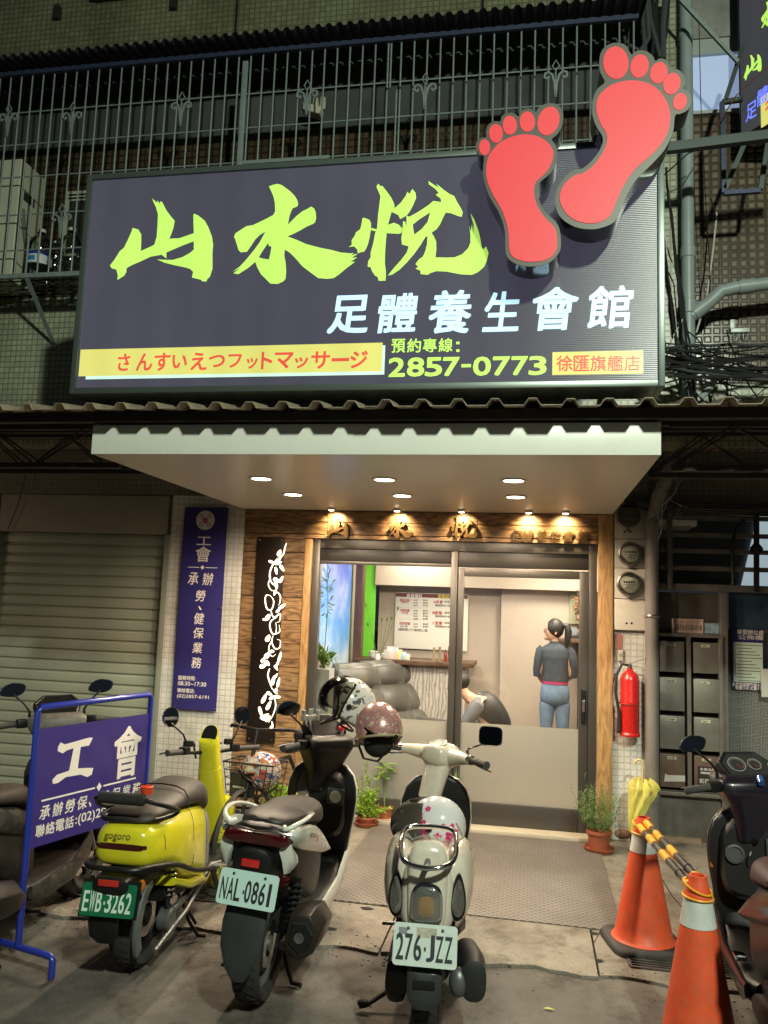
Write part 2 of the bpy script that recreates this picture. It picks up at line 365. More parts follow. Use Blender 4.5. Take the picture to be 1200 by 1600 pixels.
# rubber mat in front of the door
m, nt, p, o = _nodes('ribbed_rubber'); co_ = objco(nt, (1, 1, 1), (0, 0, R(45)))
b = N(nt, 'ShaderNodeTexBrick', offset=0, squash=1); nt.links.new(co_, b.inputs[0]); b.inputs['Scale'].default_value = 1; b.inputs['Brick Width'].default_value = .034; b.inputs['Row Height'].default_value = .034; b.inputs['Mortar Size'].default_value = .006; b.inputs['Mortar Smooth'].default_value = .4
b.inputs['Color1'].default_value = (.120, .106, .098, 1); b.inputs['Color2'].default_value = (.106, .094, .088, 1); b.inputs['Mortar'].default_value = (.22, .195, .175, 1)
st = ramp(nt, noise(nt, objco(nt), 2.5, 6, .7), [(.3, (.7, .68, .66)), (.65, (1, 1, 1))])
nt.links.new(mixcol(nt, 1, b.outputs[0], st, 'MULTIPLY'), p.inputs['Base Color']); p.inputs['Roughness'].default_value = .5; bumped(nt, p, b.outputs['Fac'], .6, .003)
tag(MB().poly([[(-1.2, 4.83), (.47, 4.80), (.50, 4.83), (.52, 6.52), (-1.2, 6.52)]], (Vector((0, 0, 0)), Vector((1, 0, 0)), Vector((0, 1, 0)), Vector((0, 0, 1))), .01).build('door_mat', m), 'large brown diamond patterned rubber mat laid before the sliding door', 'mat')
# drain grates
iron = mat('grate_iron', (.09, .085, .075), .55, .6, var=.3, vs=20)
def grate(x0, x1, y0, y1, label, rz=0):
    c = Vector(((x0+x1)/2, (y0+y1)/2, 0)); t = thing('drain_grate', label, 'grate', c, rz, 'iron drain grates', local=True); w, h = (x1-x0)/2, (y1-y0)/2
    MB().box(-w, w, -h, h, -.002, .0022).build('pit', hole, t)
    f = MB()
    for s in (-1, 1): f.box(-w, w, s*h-.008, s*h+.008, .002, .010); f.box(s*w-.008, s*w+.008, -h+.008, h-.008, .002, .009)
    for k in range(1, int(2*w/.22)): x = -w+k*.22; f.box(x-.005, x+.005, -h+.01, h-.01, .002, .008)
    f.build('rim', iron, t)
    b0 = MB().box(-w+.01, w-.01, -.004, .004, .0025, .010).build('grate_bar', iron, t, loc=(0, -h+.028, 0)); n = int(2*h/.03)
    for k in range(1, n-1): copy_part(b0, t, loc=(0, -h+.028+k*.03, 0))
grate(.50, 1.62, 4.36, 4.72, 'long iron drain grate under the orange cones and the purple scooter')
grate(-1.98, -1.42, 4.62, 4.95, 'short iron drain grate between the yellow scooter and the white scooter', R(4))
# ------------------------------------------------------------------ ground floor front: left bay
white_tile = tile('white_mosaic', (.74, .74, .70), (.60, .60, .56), .048, .35, .04, joint=.12, bstr=.8)
green_tile = tile('pale_green_mosaic', (.40, .42, .30), (.22, .23, .16), .046, .35, .14, joint=.13, bstr=.6)
dark_tile = tile('brown_mosaic', (.19, .155, .115), (.07, .055, .035), .062, .22, .2, joint=.14, bstr=1, inner=True)
amber_tile = tile('amber_mosaic', (.22, .14, .06), (.05, .03, .012), .06, .35, .25, joint=.16, bstr=.7)
dim_tile = tile('dim_mosaic', (.24, .22, .18), (.16, .15, .12), .046, .5, .08)
cement = mat('grey_cement', (.24, .24, .225), .8, var=.25, vs=5, bump=.3, bs=40)
cream = mat('cream_panel', (.33, .31, .25), .6, var=.1, vs=3)
bld = thing('lower_facade', 'tiled ground floor facade around the shutter and the massage shop', 'building', (-3.5, FY, 0))
MB().box(-7.5, -2.45, FY, FY+.14, 2.62, 3.5).build('tile_wall', dim_tile, bld)
MB().box(-4.82, -3.17, FY-.012, FY+.1, 2.275, 2.615).build('lintel_panel', cream, bld, bevel=.006)
MB().box(-7.5, -4.86, FY-.01, FY+.25, 0, 2.62).build('side_wall', white_tile, bld)
MB().box(-3.13, -2.455, FY-.02, FY+.2, 0, 2.62).build('white_pier', white_tile, bld)
MB().box(-7.5, .63, FY+.2, FY+.3, 2.5, 3.6).build('upper_backing', cement, bld)
bv = mat('shutter_rail', (.30, .32, .26), .5, .2)
for x in (-4.85, -3.165): MB().box(x-.02, x+.035, FY-.02, FY+.1, .0, 2.27).build('door_jamb', bv, bld, bevel=.004)
sh = thing('roller_shutter', 'closed beige roller shutter of ribbed steel slats left of the shop', 'shutter', (-4, FY+.06, 0))
sm = mat('shutter_beige', (.36, .39, .31), .42, .15, var=.1, vs=3, bump=.05, bs=20)
pr = [(0, 0), (-.004, .004), (-.015, .012), (-.018, .05), (-.014, .075), (-.002, .084), (-.002, .0935)]
slat = MB().loft([[Vector((x, y, z)) for y, z in pr] for x in (-4.85, -3.145)], closed=False).build('slat', sm, sh, smooth=True, angle=25, fixn=False)
for k in range(1, 24): copy_part(slat, sh, loc=slat.location+Vector((0, 0, k*.0945)))
MB().box(-4.83, -3.145, .0, .012, 2.262, 2.285).build('head_gap', hole, sh, loc=slat.location+Vector((0, 0, 0)))
slat.data.transform(Matrix.Translation((0, FY+.06, 0.0)))
# backing behind shutter so no light leaks
MB().box(-4.9, -3.1, FY+.12, FY+.16, 0, 2.7).build('dark_backing', hole, bld)
# vertical blue banner sign on the pier
WHT = mat('print_white', (.78, .74, .70), .5)
navy = mat('banner_navy', (.035, .03, .17), .35, coat=.3)
bs = thing('vertical_blue_sign', 'tall navy blue acrylic sign with white vertical characters on the white tiled pier', 'sign', (-2.8, FY-.05, .8))
MB().box(-2.998, -2.60, FY-.055, FY-.045, .785, 2.512).build('panel', navy, bs, bevel=.002)
q = FRONT(FY-.056); tx = MB(); cx = -2.80
tx.poly([[(cx+.012*a, 1.99+.012*b_) for a, b_ in ((-1.6, 0), (0, 1.6), (1.6, 0), (0, -1.6))]], q, .001)
for a, b_ in ((-.135, -.03), (.03, .135)): tx.poly([[(cx+a, 1.987), (cx+b_, 1.987), (cx+b_, 1.993), (cx+a, 1.993)]], q, .001)

def one(par, ch, q_, *a_, m=None, **k_):
    m_ = MB(); text(m_, ch, q_, *a_, **k_); return m_.build('character', m or WHT, par)
one(bs, '工', q, -2.865, 2.185, -2.735, 2.255, off=.012); one(bs, '會', q, -2.87, 2.04, -2.73, 2.17, off=.008)
one(bs, '承', q, -2.925, 1.84, -2.83, 1.945, off=.01, shear=.1); one(bs, '辦', q, -2.79, 1.84, -2.695, 1.945, off=.01, shear=.1)
for ch, z, h in (('勞', 1.70, .095), ('、', 1.625, .035), ('健', 1.505, .095), ('保', 1.385, .09), ('業', 1.26, .09), ('務', 1.135, .09)):
    w = .045 if ch != '、' else .014; one(bs, ch, q, cx-w, z, cx+w, z+h, off=.01, shear=.1)
for s_, z, h, x1 in (('服務時間:', 1.03, .036, -2.80), ('08:30~17:30', .985, .034, -2.70), ('聯絡電話:', .925, .036, -2.80), ('(02)2857-6191', .875, .036, -2.67)): text(tx, s_, q, -2.955, z, x1, z+h, off=.012)
tx.build('small_lettering', WHT, bs, kind='stuff')
pk = mat('logo_pink', (.62, .42, .48), .5); lg = MB(); ci = lambda cx, cz, r, n=24: [(cx+r*math.cos(k*2*math.pi/n), cz+r*math.sin(k*2*math.pi/n)) for k in range(n)]
lg.poly([ci(-2.80, 2.40, .085)], q, .001).build('emblem_disc', mat('emblem_cream', (.72, .66, .62), .5), bs)
lg = MB(); lg.poly([ci(-2.80, 2.40, .026)], FRONT(FY-.0575), .001); lg.build('emblem_centre', mat('emblem_red', (.45, .12, .2), .5), bs)
for a in (0, 1, 2, 3):
    lg = MB(); x, z = -2.80+.052*math.cos(R(45+90*a)), 2.40+.052*math.sin(R(45+90*a)); lg.poly([ci(x, z, .019), ci(x, z, .014)], FRONT(FY-.0575), .001)
    lg.poly([[(x-.008, z-.002), (x+.008, z-.002), (x+.008, z+.003), (x-.008, z+.003)]], FRONT(FY-.0575), .001)
    lg.build('emblem_mark', mat('emblem_teal', (.05, .16, .22), .5), bs, kind='stuff')
stl = mat('steel', (.6, .6, .6), .25, 1)
bo = MB().lathe([(0, 0), (.011, 0), (.009, .012), (0, .014)], 12, Matrix.Rotation(R(90), 4, 'X')).build('bolt', stl, bs, smooth=True, loc=Vector((-2.98, FY-.055, 2.49))-wloc(bs))
for x, z in ((-2.62, 2.49), (-2.98, .805), (-2.62, .805), (-2.985, 1.65), (-2.615, 1.65)): copy_part(bo, bs, loc=Vector((x, FY-.055, z))-wloc(bs))
# ------------------------------------------------------------------ shop front
shop = thing('shop_facade', 'wood clad massage shop front with grey aluminium sliding door', 'shop front', (-.9, FY, 0))
wd = wood('walnut_plank', (.105, .056, .028), (.34, .205, .10)); wv = wood('lit_honey_wood', (.28, .155, .06), (.46, .28, .12), 'z')  # second wood is paler: lamp light on the door reveals painted into its colour
zs = [.02, .205, .40, .60, .79, .985, 1.175, 1.37, 1.565, 1.76, 1.95, 2.14]
def planks(x0, x1, zz, j0=0, parent=None, y=FY):
    for i in range(len(zz)-1):
        dy = random.Random(i+j0).uniform(0, .004); MB().box(x0, x1, y-.022-dy, y+.02, zz[i]+.0035, zz[i+1]-.0005).build('plank', wd, parent or shop, bevel=.003, seg=1)
planks(-2.45, -1.905, zs)
planks(-2.45, -1.905, [2.143, 2.255], 30)
for (a, b_) in ((-2.45, -1.72), (-1.717, -.45), (-.447, .51)):
    planks(a, b_, [2.30, 2.405, 2.502], int(a*9)+40)
planks(-2.45, -1.905, [2.255, 2.298], 60)
planks(-1.905, .51, [2.262, 2.298], 70)
MB().box(.513, .628, FY-.03, FY+.02, .02, 2.503).build('corner_post', wv, shop, bevel=.004)
MB().box(-1.902, -1.838, FY-.032, FY+.02, .02, 2.26).build('left_trim', wv, shop, bevel=.004)
MB().box(-2.45, .63, FY+.021, FY+.06, 2.3, 2.51).build('backing_board', hole, shop)
MB().box(-2.45, -1.9, FY+.021, FY+.06, 0, 2.3).build('backing_board', hole, shop)
MB().box(-1.84, .512, FY-.12, FY+.16, -.002, .028).build('sill', mat('sill_stone', (.52, .46, .36), .5, var=.1), shop, bevel=.006)
al = mat('grey_aluminium', (.085, .078, .072), .38, .55); al2 = mat('grey_aluminium_dark', (.03, .027, .026), .4, .4)
door = shop; y0, y1 = FY+.0, FY+.1
f = MB(); f.box(-1.836, -1.775, y0, y1, .028, 2.262); f.box(.445, .508, y0, y1, .028, 2.262); f.box(-1.774, .444, y0, y1, 2.185, 2.262)
f.build('door_frame', al, shop, bevel=.004)
MB().box(-1.774, -.66, y0+.02, y1, 2.083, 2.183).build('transom_panel', al2, shop, bevel=.004)
MB().box(-.602, .444, y0+.02, y1, 2.06, 2.183).build('transom_panel', al2, shop, bevel=.004)
MB().box(-.658, -.604, y0-.006, y1, .028, 2.184).build('mullion', al, shop, bevel=.004)
MB().box(-1.774, -.66, y0+.008, y0+.06, 2.055, 2.08).build('rail', al, shop, bevel=.003)
MB().box(-1.774, -.66, y0+.01, y1, .028, .17).build('rail', al, shop, bevel=.004)
gl = pane('clear_glass'); fr_ = frost2('frosted_film', (.56, .55, .50))
pg = MB().box(-1.774, -.66, y0+.04, y0+.046, .808, 2.055).build('glass_pane', gl, shop)
MB().box(-1.774, -.66, y0+.04, y0+.046, .17, .806).build('frosted_pane', fr_, shop)
lf = thing('sliding_door_leaf', 'right sliding glass door leaf with frosted lower half', 'door', (0, FY, 0)); lf.parent = None
f = MB(); f.box(-.600, -.552, y0+.025, y1-.015, .03, 2.05); f.box(.375, .443, y0+.025, y1-.015, .03, 2.05); f.box(-.55, .373, y0+.025, y1-.015, 1.985, 2.05); f.box(-.55, .373, y0+.025, y1-.015, .03, .195)
f.build('leaf_frame', al, lf, bevel=.004)
MB().box(-.55, .373, y0+.05, y0+.056, .808, 1.984).build('glass_pane', gl, lf)
MB().box(-.55, .373, y0+.05, y0+.056, .196, .806).build('frosted_pane', fr_, lf)
hk = MB().box(.392, .428, y0+.005, y0+.024, .86, 1.12).build('handle_plate', mat('black_gloss', (.012, .012, .013), .2), lf, bevel=.005)
MB().box(.400, .420, y0-.03, y0+.004, .95, 1.04).build('pull', stl, hk, bevel=.003)
# ------------------------------------------------------------------ calligraphy outlines (traced glyph strokes)
CAL = {}
CAL['山'] = (160, 270, 4.0, [[(48,580),(75,545),(110,490),(135,470),(160,420),(182,370),(190,345),(225,355),(243,385),(243,440),(240,490),(300,463),(325,450),(340,400),(345,330),(348,260),(335,215),(310,160),(345,190),(343,172),(360,195),(362,178),(375,185),(400,235),(430,275),(452,300),(445,340),(432,380),(415,420),(425,412),(480,410),(572,378),(570,320),(569,262),(575,256),(600,268),(640,300),(662,340),(685,400),(692,450),(688,500),(688,600),(672,650),(655,665),(650,680),(625,678),(615,668),(560,655),(568,620),(550,602),(520,592),(440,575),(390,562),(342,542),(400,545),(440,545),(500,528),(550,500),(572,480),(572,428),(500,455),(400,498),(400,535),(370,512),(300,525),(235,556),(200,570),(160,590),(150,600),(150,620),(135,645),(125,650),(95,670),(97,640),(88,605),(60,598)]])
CAL['水'] = (350, 270, 5.714, [[(402,122),(440,108),(480,100),(515,110),(550,135),(590,165),(630,205),(655,245),(663,280),(655,300),(612,318),(600,345),(585,385),(570,465),(610,425),(650,385),(700,345),(740,325),(780,303),(805,320),(818,350),(823,400),(815,440),(795,457),(740,480),(680,515),(610,550),(565,568),(650,600),(730,635),(800,655),(880,675),(960,690),(1040,712),(1130,720),(1160,716),(1130,738),(1195,722),(1140,760),(1190,755),(1130,795),(1170,795),(1090,855),(1030,905),(980,940),(920,947),(840,940),(780,895),(700,835),(640,765),(590,715),(543,685),(538,740),(550,800),(555,880),(550,945),(530,970),(480,992),(415,990),(375,950),(330,905),(300,850),(280,795),(215,850),(130,905),(85,898),(150,850),(80,882),(140,840),(200,775),(270,690),(320,620),(372,525),(320,555),(280,595),(240,655),(205,705),(150,710),(130,690),(110,620),(90,570),(105,540),(200,478),(260,468),(330,435),(390,405),(440,378),(458,345),(455,270),(445,220),(425,170)], [(395,625),(400,652),(425,660),(415,720),(402,775),(350,768),(310,755),(350,690)]])
CAL['悅'] = (540, 270, 5.217, [[(25,605),(50,590),(50,550),(70,520),(78,508),(85,485),(95,480),(120,460),(130,420),(138,370),(155,368),(195,385),(207,410),(207,450),(255,462),(258,440),(265,350),(275,270),(285,190),(252,115),(265,90),(285,110),(300,108),(330,145),(370,200),(395,250),(400,290),(450,245),(490,190),(505,155),(520,175),(545,133),(570,165),(575,205),(550,265),(520,320),(495,350),(445,378),(430,345),(375,318),(360,370),(345,425),(395,408),(435,425),(460,455),(455,490),(430,498),(335,492),(328,560),(322,650),(320,740),(328,800),(328,850),(325,880),(270,880),(262,850),(240,838),(215,800),(205,770),(180,765),(185,720),(205,690),(205,650),(225,580),(240,500),(248,476),(205,468),(195,530),(180,590),(155,640),(100,655),(95,625),(70,600)],
  [(675,68),(760,125),(740,90),(800,140),(850,175),(885,190),(910,240),(940,290),(955,325),(945,360),(910,350),(860,330),(815,325),(795,365),(770,420),(740,462),(700,488),(720,520),(738,560),(740,620),(732,690),(830,692),(890,690),(950,665),(1000,615),(1018,570),(1018,500),(1008,430),(1020,480),(1030,420),(1040,500),(1045,430),(1018,330),(1050,385),(1085,480),(1100,550),(1110,610),(1125,625),(1145,600),(1165,655),(1150,720),(1130,765),(1080,810),(1030,832),(940,828),(820,805),(740,802),(690,818),(670,832),(610,825),(612,800),(570,780),(595,768),(570,745),(600,705),(630,685),(650,640),(665,580),(668,515),(650,525),(610,590),(560,660),(500,730),(440,790),(380,830),(345,838),(400,770),(450,715),(500,650),(515,600),(480,590),(460,585),(455,540),(462,480),(470,395),(485,400),(497,440),(497,350),(520,360),(600,315),(680,262),(715,230),(780,240),(775,210),(735,180),(760,165),(730,130),(680,95)]], [[(548,422),(600,380),(690,322),(670,400),(620,460),(560,505),(552,460)]])
def cal_loops(ch):
    """list of [outer, holes...] in photo-plane coordinates of the lightbox face (metres)"""
    e = CAL[ch]; out = []
    def cv(lp): return [((lambda w: (w.x, w.z))(onY(e[0]+x/e[2], e[1]+y/e[2], 4.1))) for x, y in lp]
    if ch == '悅': return [[cv(e[3][0])], [cv(e[3][1]), cv(e[4][0])]]
    return [[cv(l) for l in e[3]]]
def cal_norm(ch):
    g_ = cal_loops(ch); p = [q_ for s_ in g_ for l in s_ for q_ in l]; x0 = min(a for a, _ in p); x1 = max(a for a, _ in p); z0 = min(b for _, b in p); z1 = max(b for _, b in p)
    return [[[((a-x0)/(x1-x0), (b-z0)/(z1-z0)) for a, b in l] for l in s_] for s_ in g_]
# gold raised letters over the door, lit by five small spots
gold = mat('brushed_gold', (.06, .035, .011), .42, .35, spec=.4)
gs = thing('gold_lettering', 'raised gold characters standing off the wood fascia over the door', 'lettering', (-.9, FY-.03, 2.3))
for ch, x0, x1 in (('山', 510, 545), ('水', 607, 647), ('悅', 703, 747)):
    a, b_ = onY(x0, 842, FY-.06), onY(x1, 808, FY-.06); m_ = MB()
    for s_ in cal_norm(ch): m_.poly([[(a.x+(b_.x-a.x)*u, a.z+.004+(b_.z-a.z)*v) for u, v in l] for l in s_], FRONT(FY-.042), .022)
    m_.build('character', gold, gs)
for ch, px in zip('足體養生會館', (807, 824, 846, 868, 889, 911)):
    a, b_ = onY(px-9, 846, FY-.05), onY(px+9, 829, FY-.05); m_ = MB()
    for d_ in (.0, .004, .008, .012): text(m_, ch, FRONT(FY-.036), a.x, a.z, b_.x, b_.z, d=d_, off=.015, shear=.15)
    m_.build('character', gold, gs)
# flower scroll light panel
lpn = thing('flower_light_panel', 'tall dark panel with glowing white flower scroll cutout on the wood cladding', 'light panel', (-2.2, FY-.03, 1.4))
tl, br = onY(412, 841, FY-.05), onY(446, 1160, FY-.05)
MB().box(-2.318, -2.075, FY-.058, FY-.036, .555, 2.268).build('panel', mat('dark_bronze', (.018, .012, .010), .35, .3), lpn, bevel=.003)
glow = mat('scroll_glow', (.9, .85, .75), .5, emit=(1, .86, .62), es=1.6)
def scroll_geo():
    """curls, stems and petals: units are zoomed panel pixels (339 x 1600), x 0..339, y 0..1600"""
    k = 4.848; cv = lambda x, y: (lambda w: Vector((w.x, FY-.062, w.z)))(onY(400+x/k, 830+y/k, FY-.06)); m_ = MB(); q = FRONT(FY-.0595)
    def stem(pts, w):
        w *= .00080
        P = [cv(*p) for p in pts]; P2 = []
        for i in range(len(P)-1):
            p0, p1, p2, p3 = P[max(i-1, 0)], P[i], P[i+1], P[min(i+2, len(P)-1)]
            for t in (0, .33, .66): P2.append(.5*((2*p1)+(p2-p0)*t+(2*p0-5*p1+4*p2-p3)*t*t+(3*p1-p0-3*p2+p3)*t**3))
        P2.append(P[-1]); n_ = len(P2); m_.tube(P2, [w*(.35+.65*math.sin(math.pi*min(1, (i+1)/n_*1.15))**.6)/2 if 0 < i < n_-1 else w*.2 for i in range(n_)], 6)
    def petal(x, y, L, w, a):
        pts = []
        for t in range(14):
            th = 2*math.pi*t/14; u = L/2*math.cos(th); v = w/2*math.sin(th)*(1-.35*math.cos(th)); pts.append(cv(x+u*math.cos(a)-v*math.sin(a), y+u*math.sin(a)+v*math.cos(a)))
        m_.poly([[(p.x, p.z) for p in pts]], q, .002)
    stem([(232,90),(218,130),(210,170),(185,200),(165,205)], 16); stem([(165,205),(125,260),(105,320),(112,380),(150,420),(155,470)], 18)
    stem([(100,370),(95,410),(120,450),(160,440)], 12); stem([(160,460),(185,490),(182,540),(170,560)], 14)
    stem([(95,485),(75,490),(70,530),(85,590),(120,590),(135,530),(110,490),(80,480)], 15); stem([(110,590),(130,650),(160,640),(185,625),(180,680),(160,690)], 14)
    stem([(160,650),(115,680),(105,720),(120,770),(145,780),(155,740),(150,690)], 15); stem([(130,790),(120,840),(145,890),(180,880),(185,830),(160,820)], 14)
    stem([(150,780),(180,760),(175,710)], 12); stem([(120,830),(100,870),(100,920),(125,950),(150,930)], 12)
    stem([(105,1040),(90,1090),(110,1160),(125,1200)], 16); stem([(140,1260),(150,1320),(130,1390),(95,1450)], 13); stem([(120,1440),(128,1480),(110,1515)], 14)
    for x, y, L, w, a in ((172,165,55,38,-1.2),(118,232,45,26,.3),(165,240,60,30,-.3),(150,300,60,26,1.4),(190,280,60,30,1.0),(170,215,40,22,-.6),(150,370,50,40,.6),(185,365,60,28,-1.1),(150,410,50,34,1.2),(140,470,40,20,1.8),(190,570,70,30,-.6),(95,650,55,40,-1.0),(75,670,40,22,.2),(165,600,50,24,-.8),(95,810,60,42,-1.1),(125,910,30,30,0),(90,940,60,44,-.9),(62,1020,60,40,-.4),(90,1000,50,40,.8),(62,975,46,30,-.9),(175,950,80,26,-1.3),(160,1000,60,22,-1.2),(150,1035,50,24,1.0),(130,1130,80,34,-1.3),(165,1145,80,26,-1.35),(150,1095,46,20,-1),(70,1265,90,34,-1.1),(105,1230,50,30,.5),(125,1260,60,30,-.5),(160,1255,46,34,.2),(100,1320,80,34,-1.1),(145,1215,46,24,.9),(45,1370,90,30,1.3),(75,1400,70,34,-.5),(95,1420,60,30,-.9),(60,1420,50,26,.6),(115,1490,50,22,-1.3),(155,1200,30,16,1)):
        petal(130+(x-130)*1.12, y, L*.98, w*.80, a)
    return m_
scroll_geo().build('flower_scroll', glow, lpn)
for z in (2.24, 1.41, .585):
    for x in (-2.295, -2.1): copy_part(bo, lpn, loc=Vector((x, FY-.058, z))-wloc(lpn), scale=(.7, .7, .7))
# ------------------------------------------------------------------ canopy over the door
can = thing('door_canopy', 'white boxed canopy with recessed downlights over the shop door', 'canopy', (-.92, 5.4, 2.507))
wp = mat('canopy_white', (.76, .78, .71), .3, var=.03); wq = mat('soffit_white', (.80, .75, .66), .30)
MB().box(-2.467, .622, 4.155, 4.175, 2.505, 2.672).build('fascia', wp, can, bevel=.003)
MB().box(-2.467, .622, 4.178, 6.655, 2.5075, 2.53).build('soffit', wq, can)
for x in (-2.465, .604): MB().box(x, x+.016, 4.178, 6.65, 2.532, 2.70).build('side_board', wp, can)
em = mat('lamp_emit_warm', (1, .9, .75), .5, emit=(1, .80, .55), es=14); tr_ = mat('trim_white', (.8, .78, .72), .35)
sp_l = None
for y in (4.98, 5.70):
    for x in (-1.738, -.926, -.122):
        d_ = MB().lathe([(.062, .004), (.078, .0), (.084, -.004), (.078, -.008), (.062, -.006), (.062, .004)], 28, cap=False).build('downlight', tr_, can, smooth=True, loc=Vector((x, y, 2.5065))-wloc(can))
        MB().lathe([(.0, -.003), (.062, -.003), (.062, .003), (0, .003)], 28).build('diffuser', em, d_, smooth=False, loc=(0, 0, -.002))
        lamp('downlight_lamp', 'SPOT', (x, y, 2.49), DOWN_W, WARM, can, .06, spot=172, blend=.5)
for px in (520, 620, 720, 826, 885):
    p = onZ(px, 795, 2.507); p.y = FY-.18
    d_ = MB().lathe([(.0, -.001), (.03, -.001), (.036, -.004), (.036, -.012), (.026, -.018), (0, -.018)], 20).build('spotlight', tr_, can, smooth=True, loc=Vector((p.x, p.y, 2.507))-wloc(can))
    MB().lathe([(0, -.021), (.022, -.021), (.022, -.0185), (0, -.0185)], 16).build('bulb', em, d_, loc=(0, 0, 0))
    lamp('spotlight_lamp', 'SPOT', (p.x, p.y+.02, 2.48), SPOT_W, (1, .72, .36), can, .02, rot=(R(44), 0, 0), spot=110, blend=1)
# ------------------------------------------------------------------ corrugated awning over the pavement
aw = thing('corrugated_awning', 'rusty corrugated metal awning on dark steel trusses above the white canopy', 'awning', (-1, 5.2, 2.8))
rust = mat('awning_sheet', (.36, .30, .22), .55, .2, var=.35, vs=4, dust=.5); dk = mat('dark_steel', (.035, .030, .025), .6, .2, var=.3, vs=8)
def corr(x0, x1, ya, za, yb, zb, pitch, rw, h, ph=0, ny=1):
    """sheet whose ridges run front to back"""
    pf = []; k = math.floor((x0-ph)/pitch)-1
    while ph+k*pitch < x1+pitch:
        c = ph+k*pitch
        for dx, z in ((-rw, 0), (-rw*.45, h), (rw*.45, h), (rw, 0)): pf.append((c+dx, z))
        k += 1
    pf = [(x, z) for x, z in pf if x0 < x < x1]; pf = [(x0, pf[0][1] if pf[0][1] else 0)]+pf+[(x1, 0)]
    m_ = MB(); rows = []
    for j in range(ny+1):
        t = j/ny; rows.append([Vector((x, ya+(yb-ya)*t, za+(zb-za)*t+z)) for x, z in pf])
    m_.loft(rows, closed=False); t_ = .0025
    m_.loft([[p+Vector((0, 0, t_)) for p in r_] for r_ in rows], closed=False)
    m_.loft([rows[0], [p+Vector((0, 0, t_)) for p in rows[0]]], closed=False)
    return m_
AW = lambda y: 2.712+(y-3.96)*.17
x = -5.6; i = 0
while x < 2.9:
    w_ = .95; y_ = 3.96+.010*math.sin(i*2.3)
    corr(x, x+w_+.03, y_, AW(y_)+.003*(i % 2), 6.66, AW(6.66)+.003*(i % 2), .183, .042, .034, ph=-2.39).build('roof_sheet', rust, aw, fixn=False); x += w_; i += 1
for y, h in ((4.14, .025), (4.62, .03), (5.2, .03), (5.8, .03), (6.4, .03)):
    MB().box(-5.6, 2.9, y-.03, y+.03, AW(y)-.005-h-.03, AW(y)-.006).build('purlin', dk, aw)
def truss(y, zt, zb, x0, x1, st=.32):
    m_ = MB(); m_.box(x0, x1, y-.02, y+.02, zt-.03, zt); m_.box(x0, x1, y-.02, y+.02, zb-.02, zb+.012); c = MB().build
    m_.build('truss_chord', dk, aw); w = MB(); x_ = x0; up = True
    while x_ < x1-st:
        for dy in (-.014, .014): w.bar((x_, y+dy, zb if up else zt-.02), (x_+st+(.05 if dy > 0 else 0), y+dy, zt-.02 if up else zb), .009)
        x_ += st; up = not up
    w.build('truss_web', dk, aw, kind='stuff')
truss(4.5, AW(4.5)-.05, AW(4.5)-.30, -5.6, -2.47); truss(5.35, AW(5.35)-.06, AW(5.35)-.34, -5.6, -2.47)
truss(4.5, AW(4.5)-.05, AW(4.5)-.30, .72, 2.9); truss(5.35, AW(5.35)-.06, AW(5.35)-.34, .72, 2.9)
MB().box(-5.6, -2.5, 6.0, 6.04, 2.74, 2.79).build('purlin', dk, aw)
ft = thing('fluorescent_batten', 'unlit white fluorescent tube fitting hanging under the awning at far left', 'light fitting', (-3.6, 6.2, 2.75))
wpl = mat('aged_white', (.50, .46, .38), .5, var=.12)
a, b_ = onY(-60, 722, 6.2), onY(140, 731, 6.2)
MB().box(a.x, b_.x, 6.17, 6.23, b_.z+.015, b_.z+.05).build('batten', wpl, ft, bevel=.004)
MB().tube([(a.x, 6.2, b_.z-.015), (b_.x-.02, 6.2, b_.z-.015)], .014, 10).build('tube', frost('tube_white', (.6, .56, .48), .2), ft, True)
MB().box(b_.x-.03, b_.x+.012, 6.175, 6.225, b_.z-.035, b_.z+.07).build('end_cap', wpl, ft, bevel=.004)
cb = mat('cable_black', (.012, .012, .013), .5); cg = mat('cable_grey', (.30, .30, .29), .5); cw = mat('cable_white', (.52, .52, .48), .5)
tag(MB().tube([onY(40, 742, 6.62), onY(28, 790, 6.63), onY(12, 828, 6.64)], .004, 6).build('hanging_cable', cb, smooth=True), 'thin black cable drooping down the tiled wall left of the lintel', 'cable')
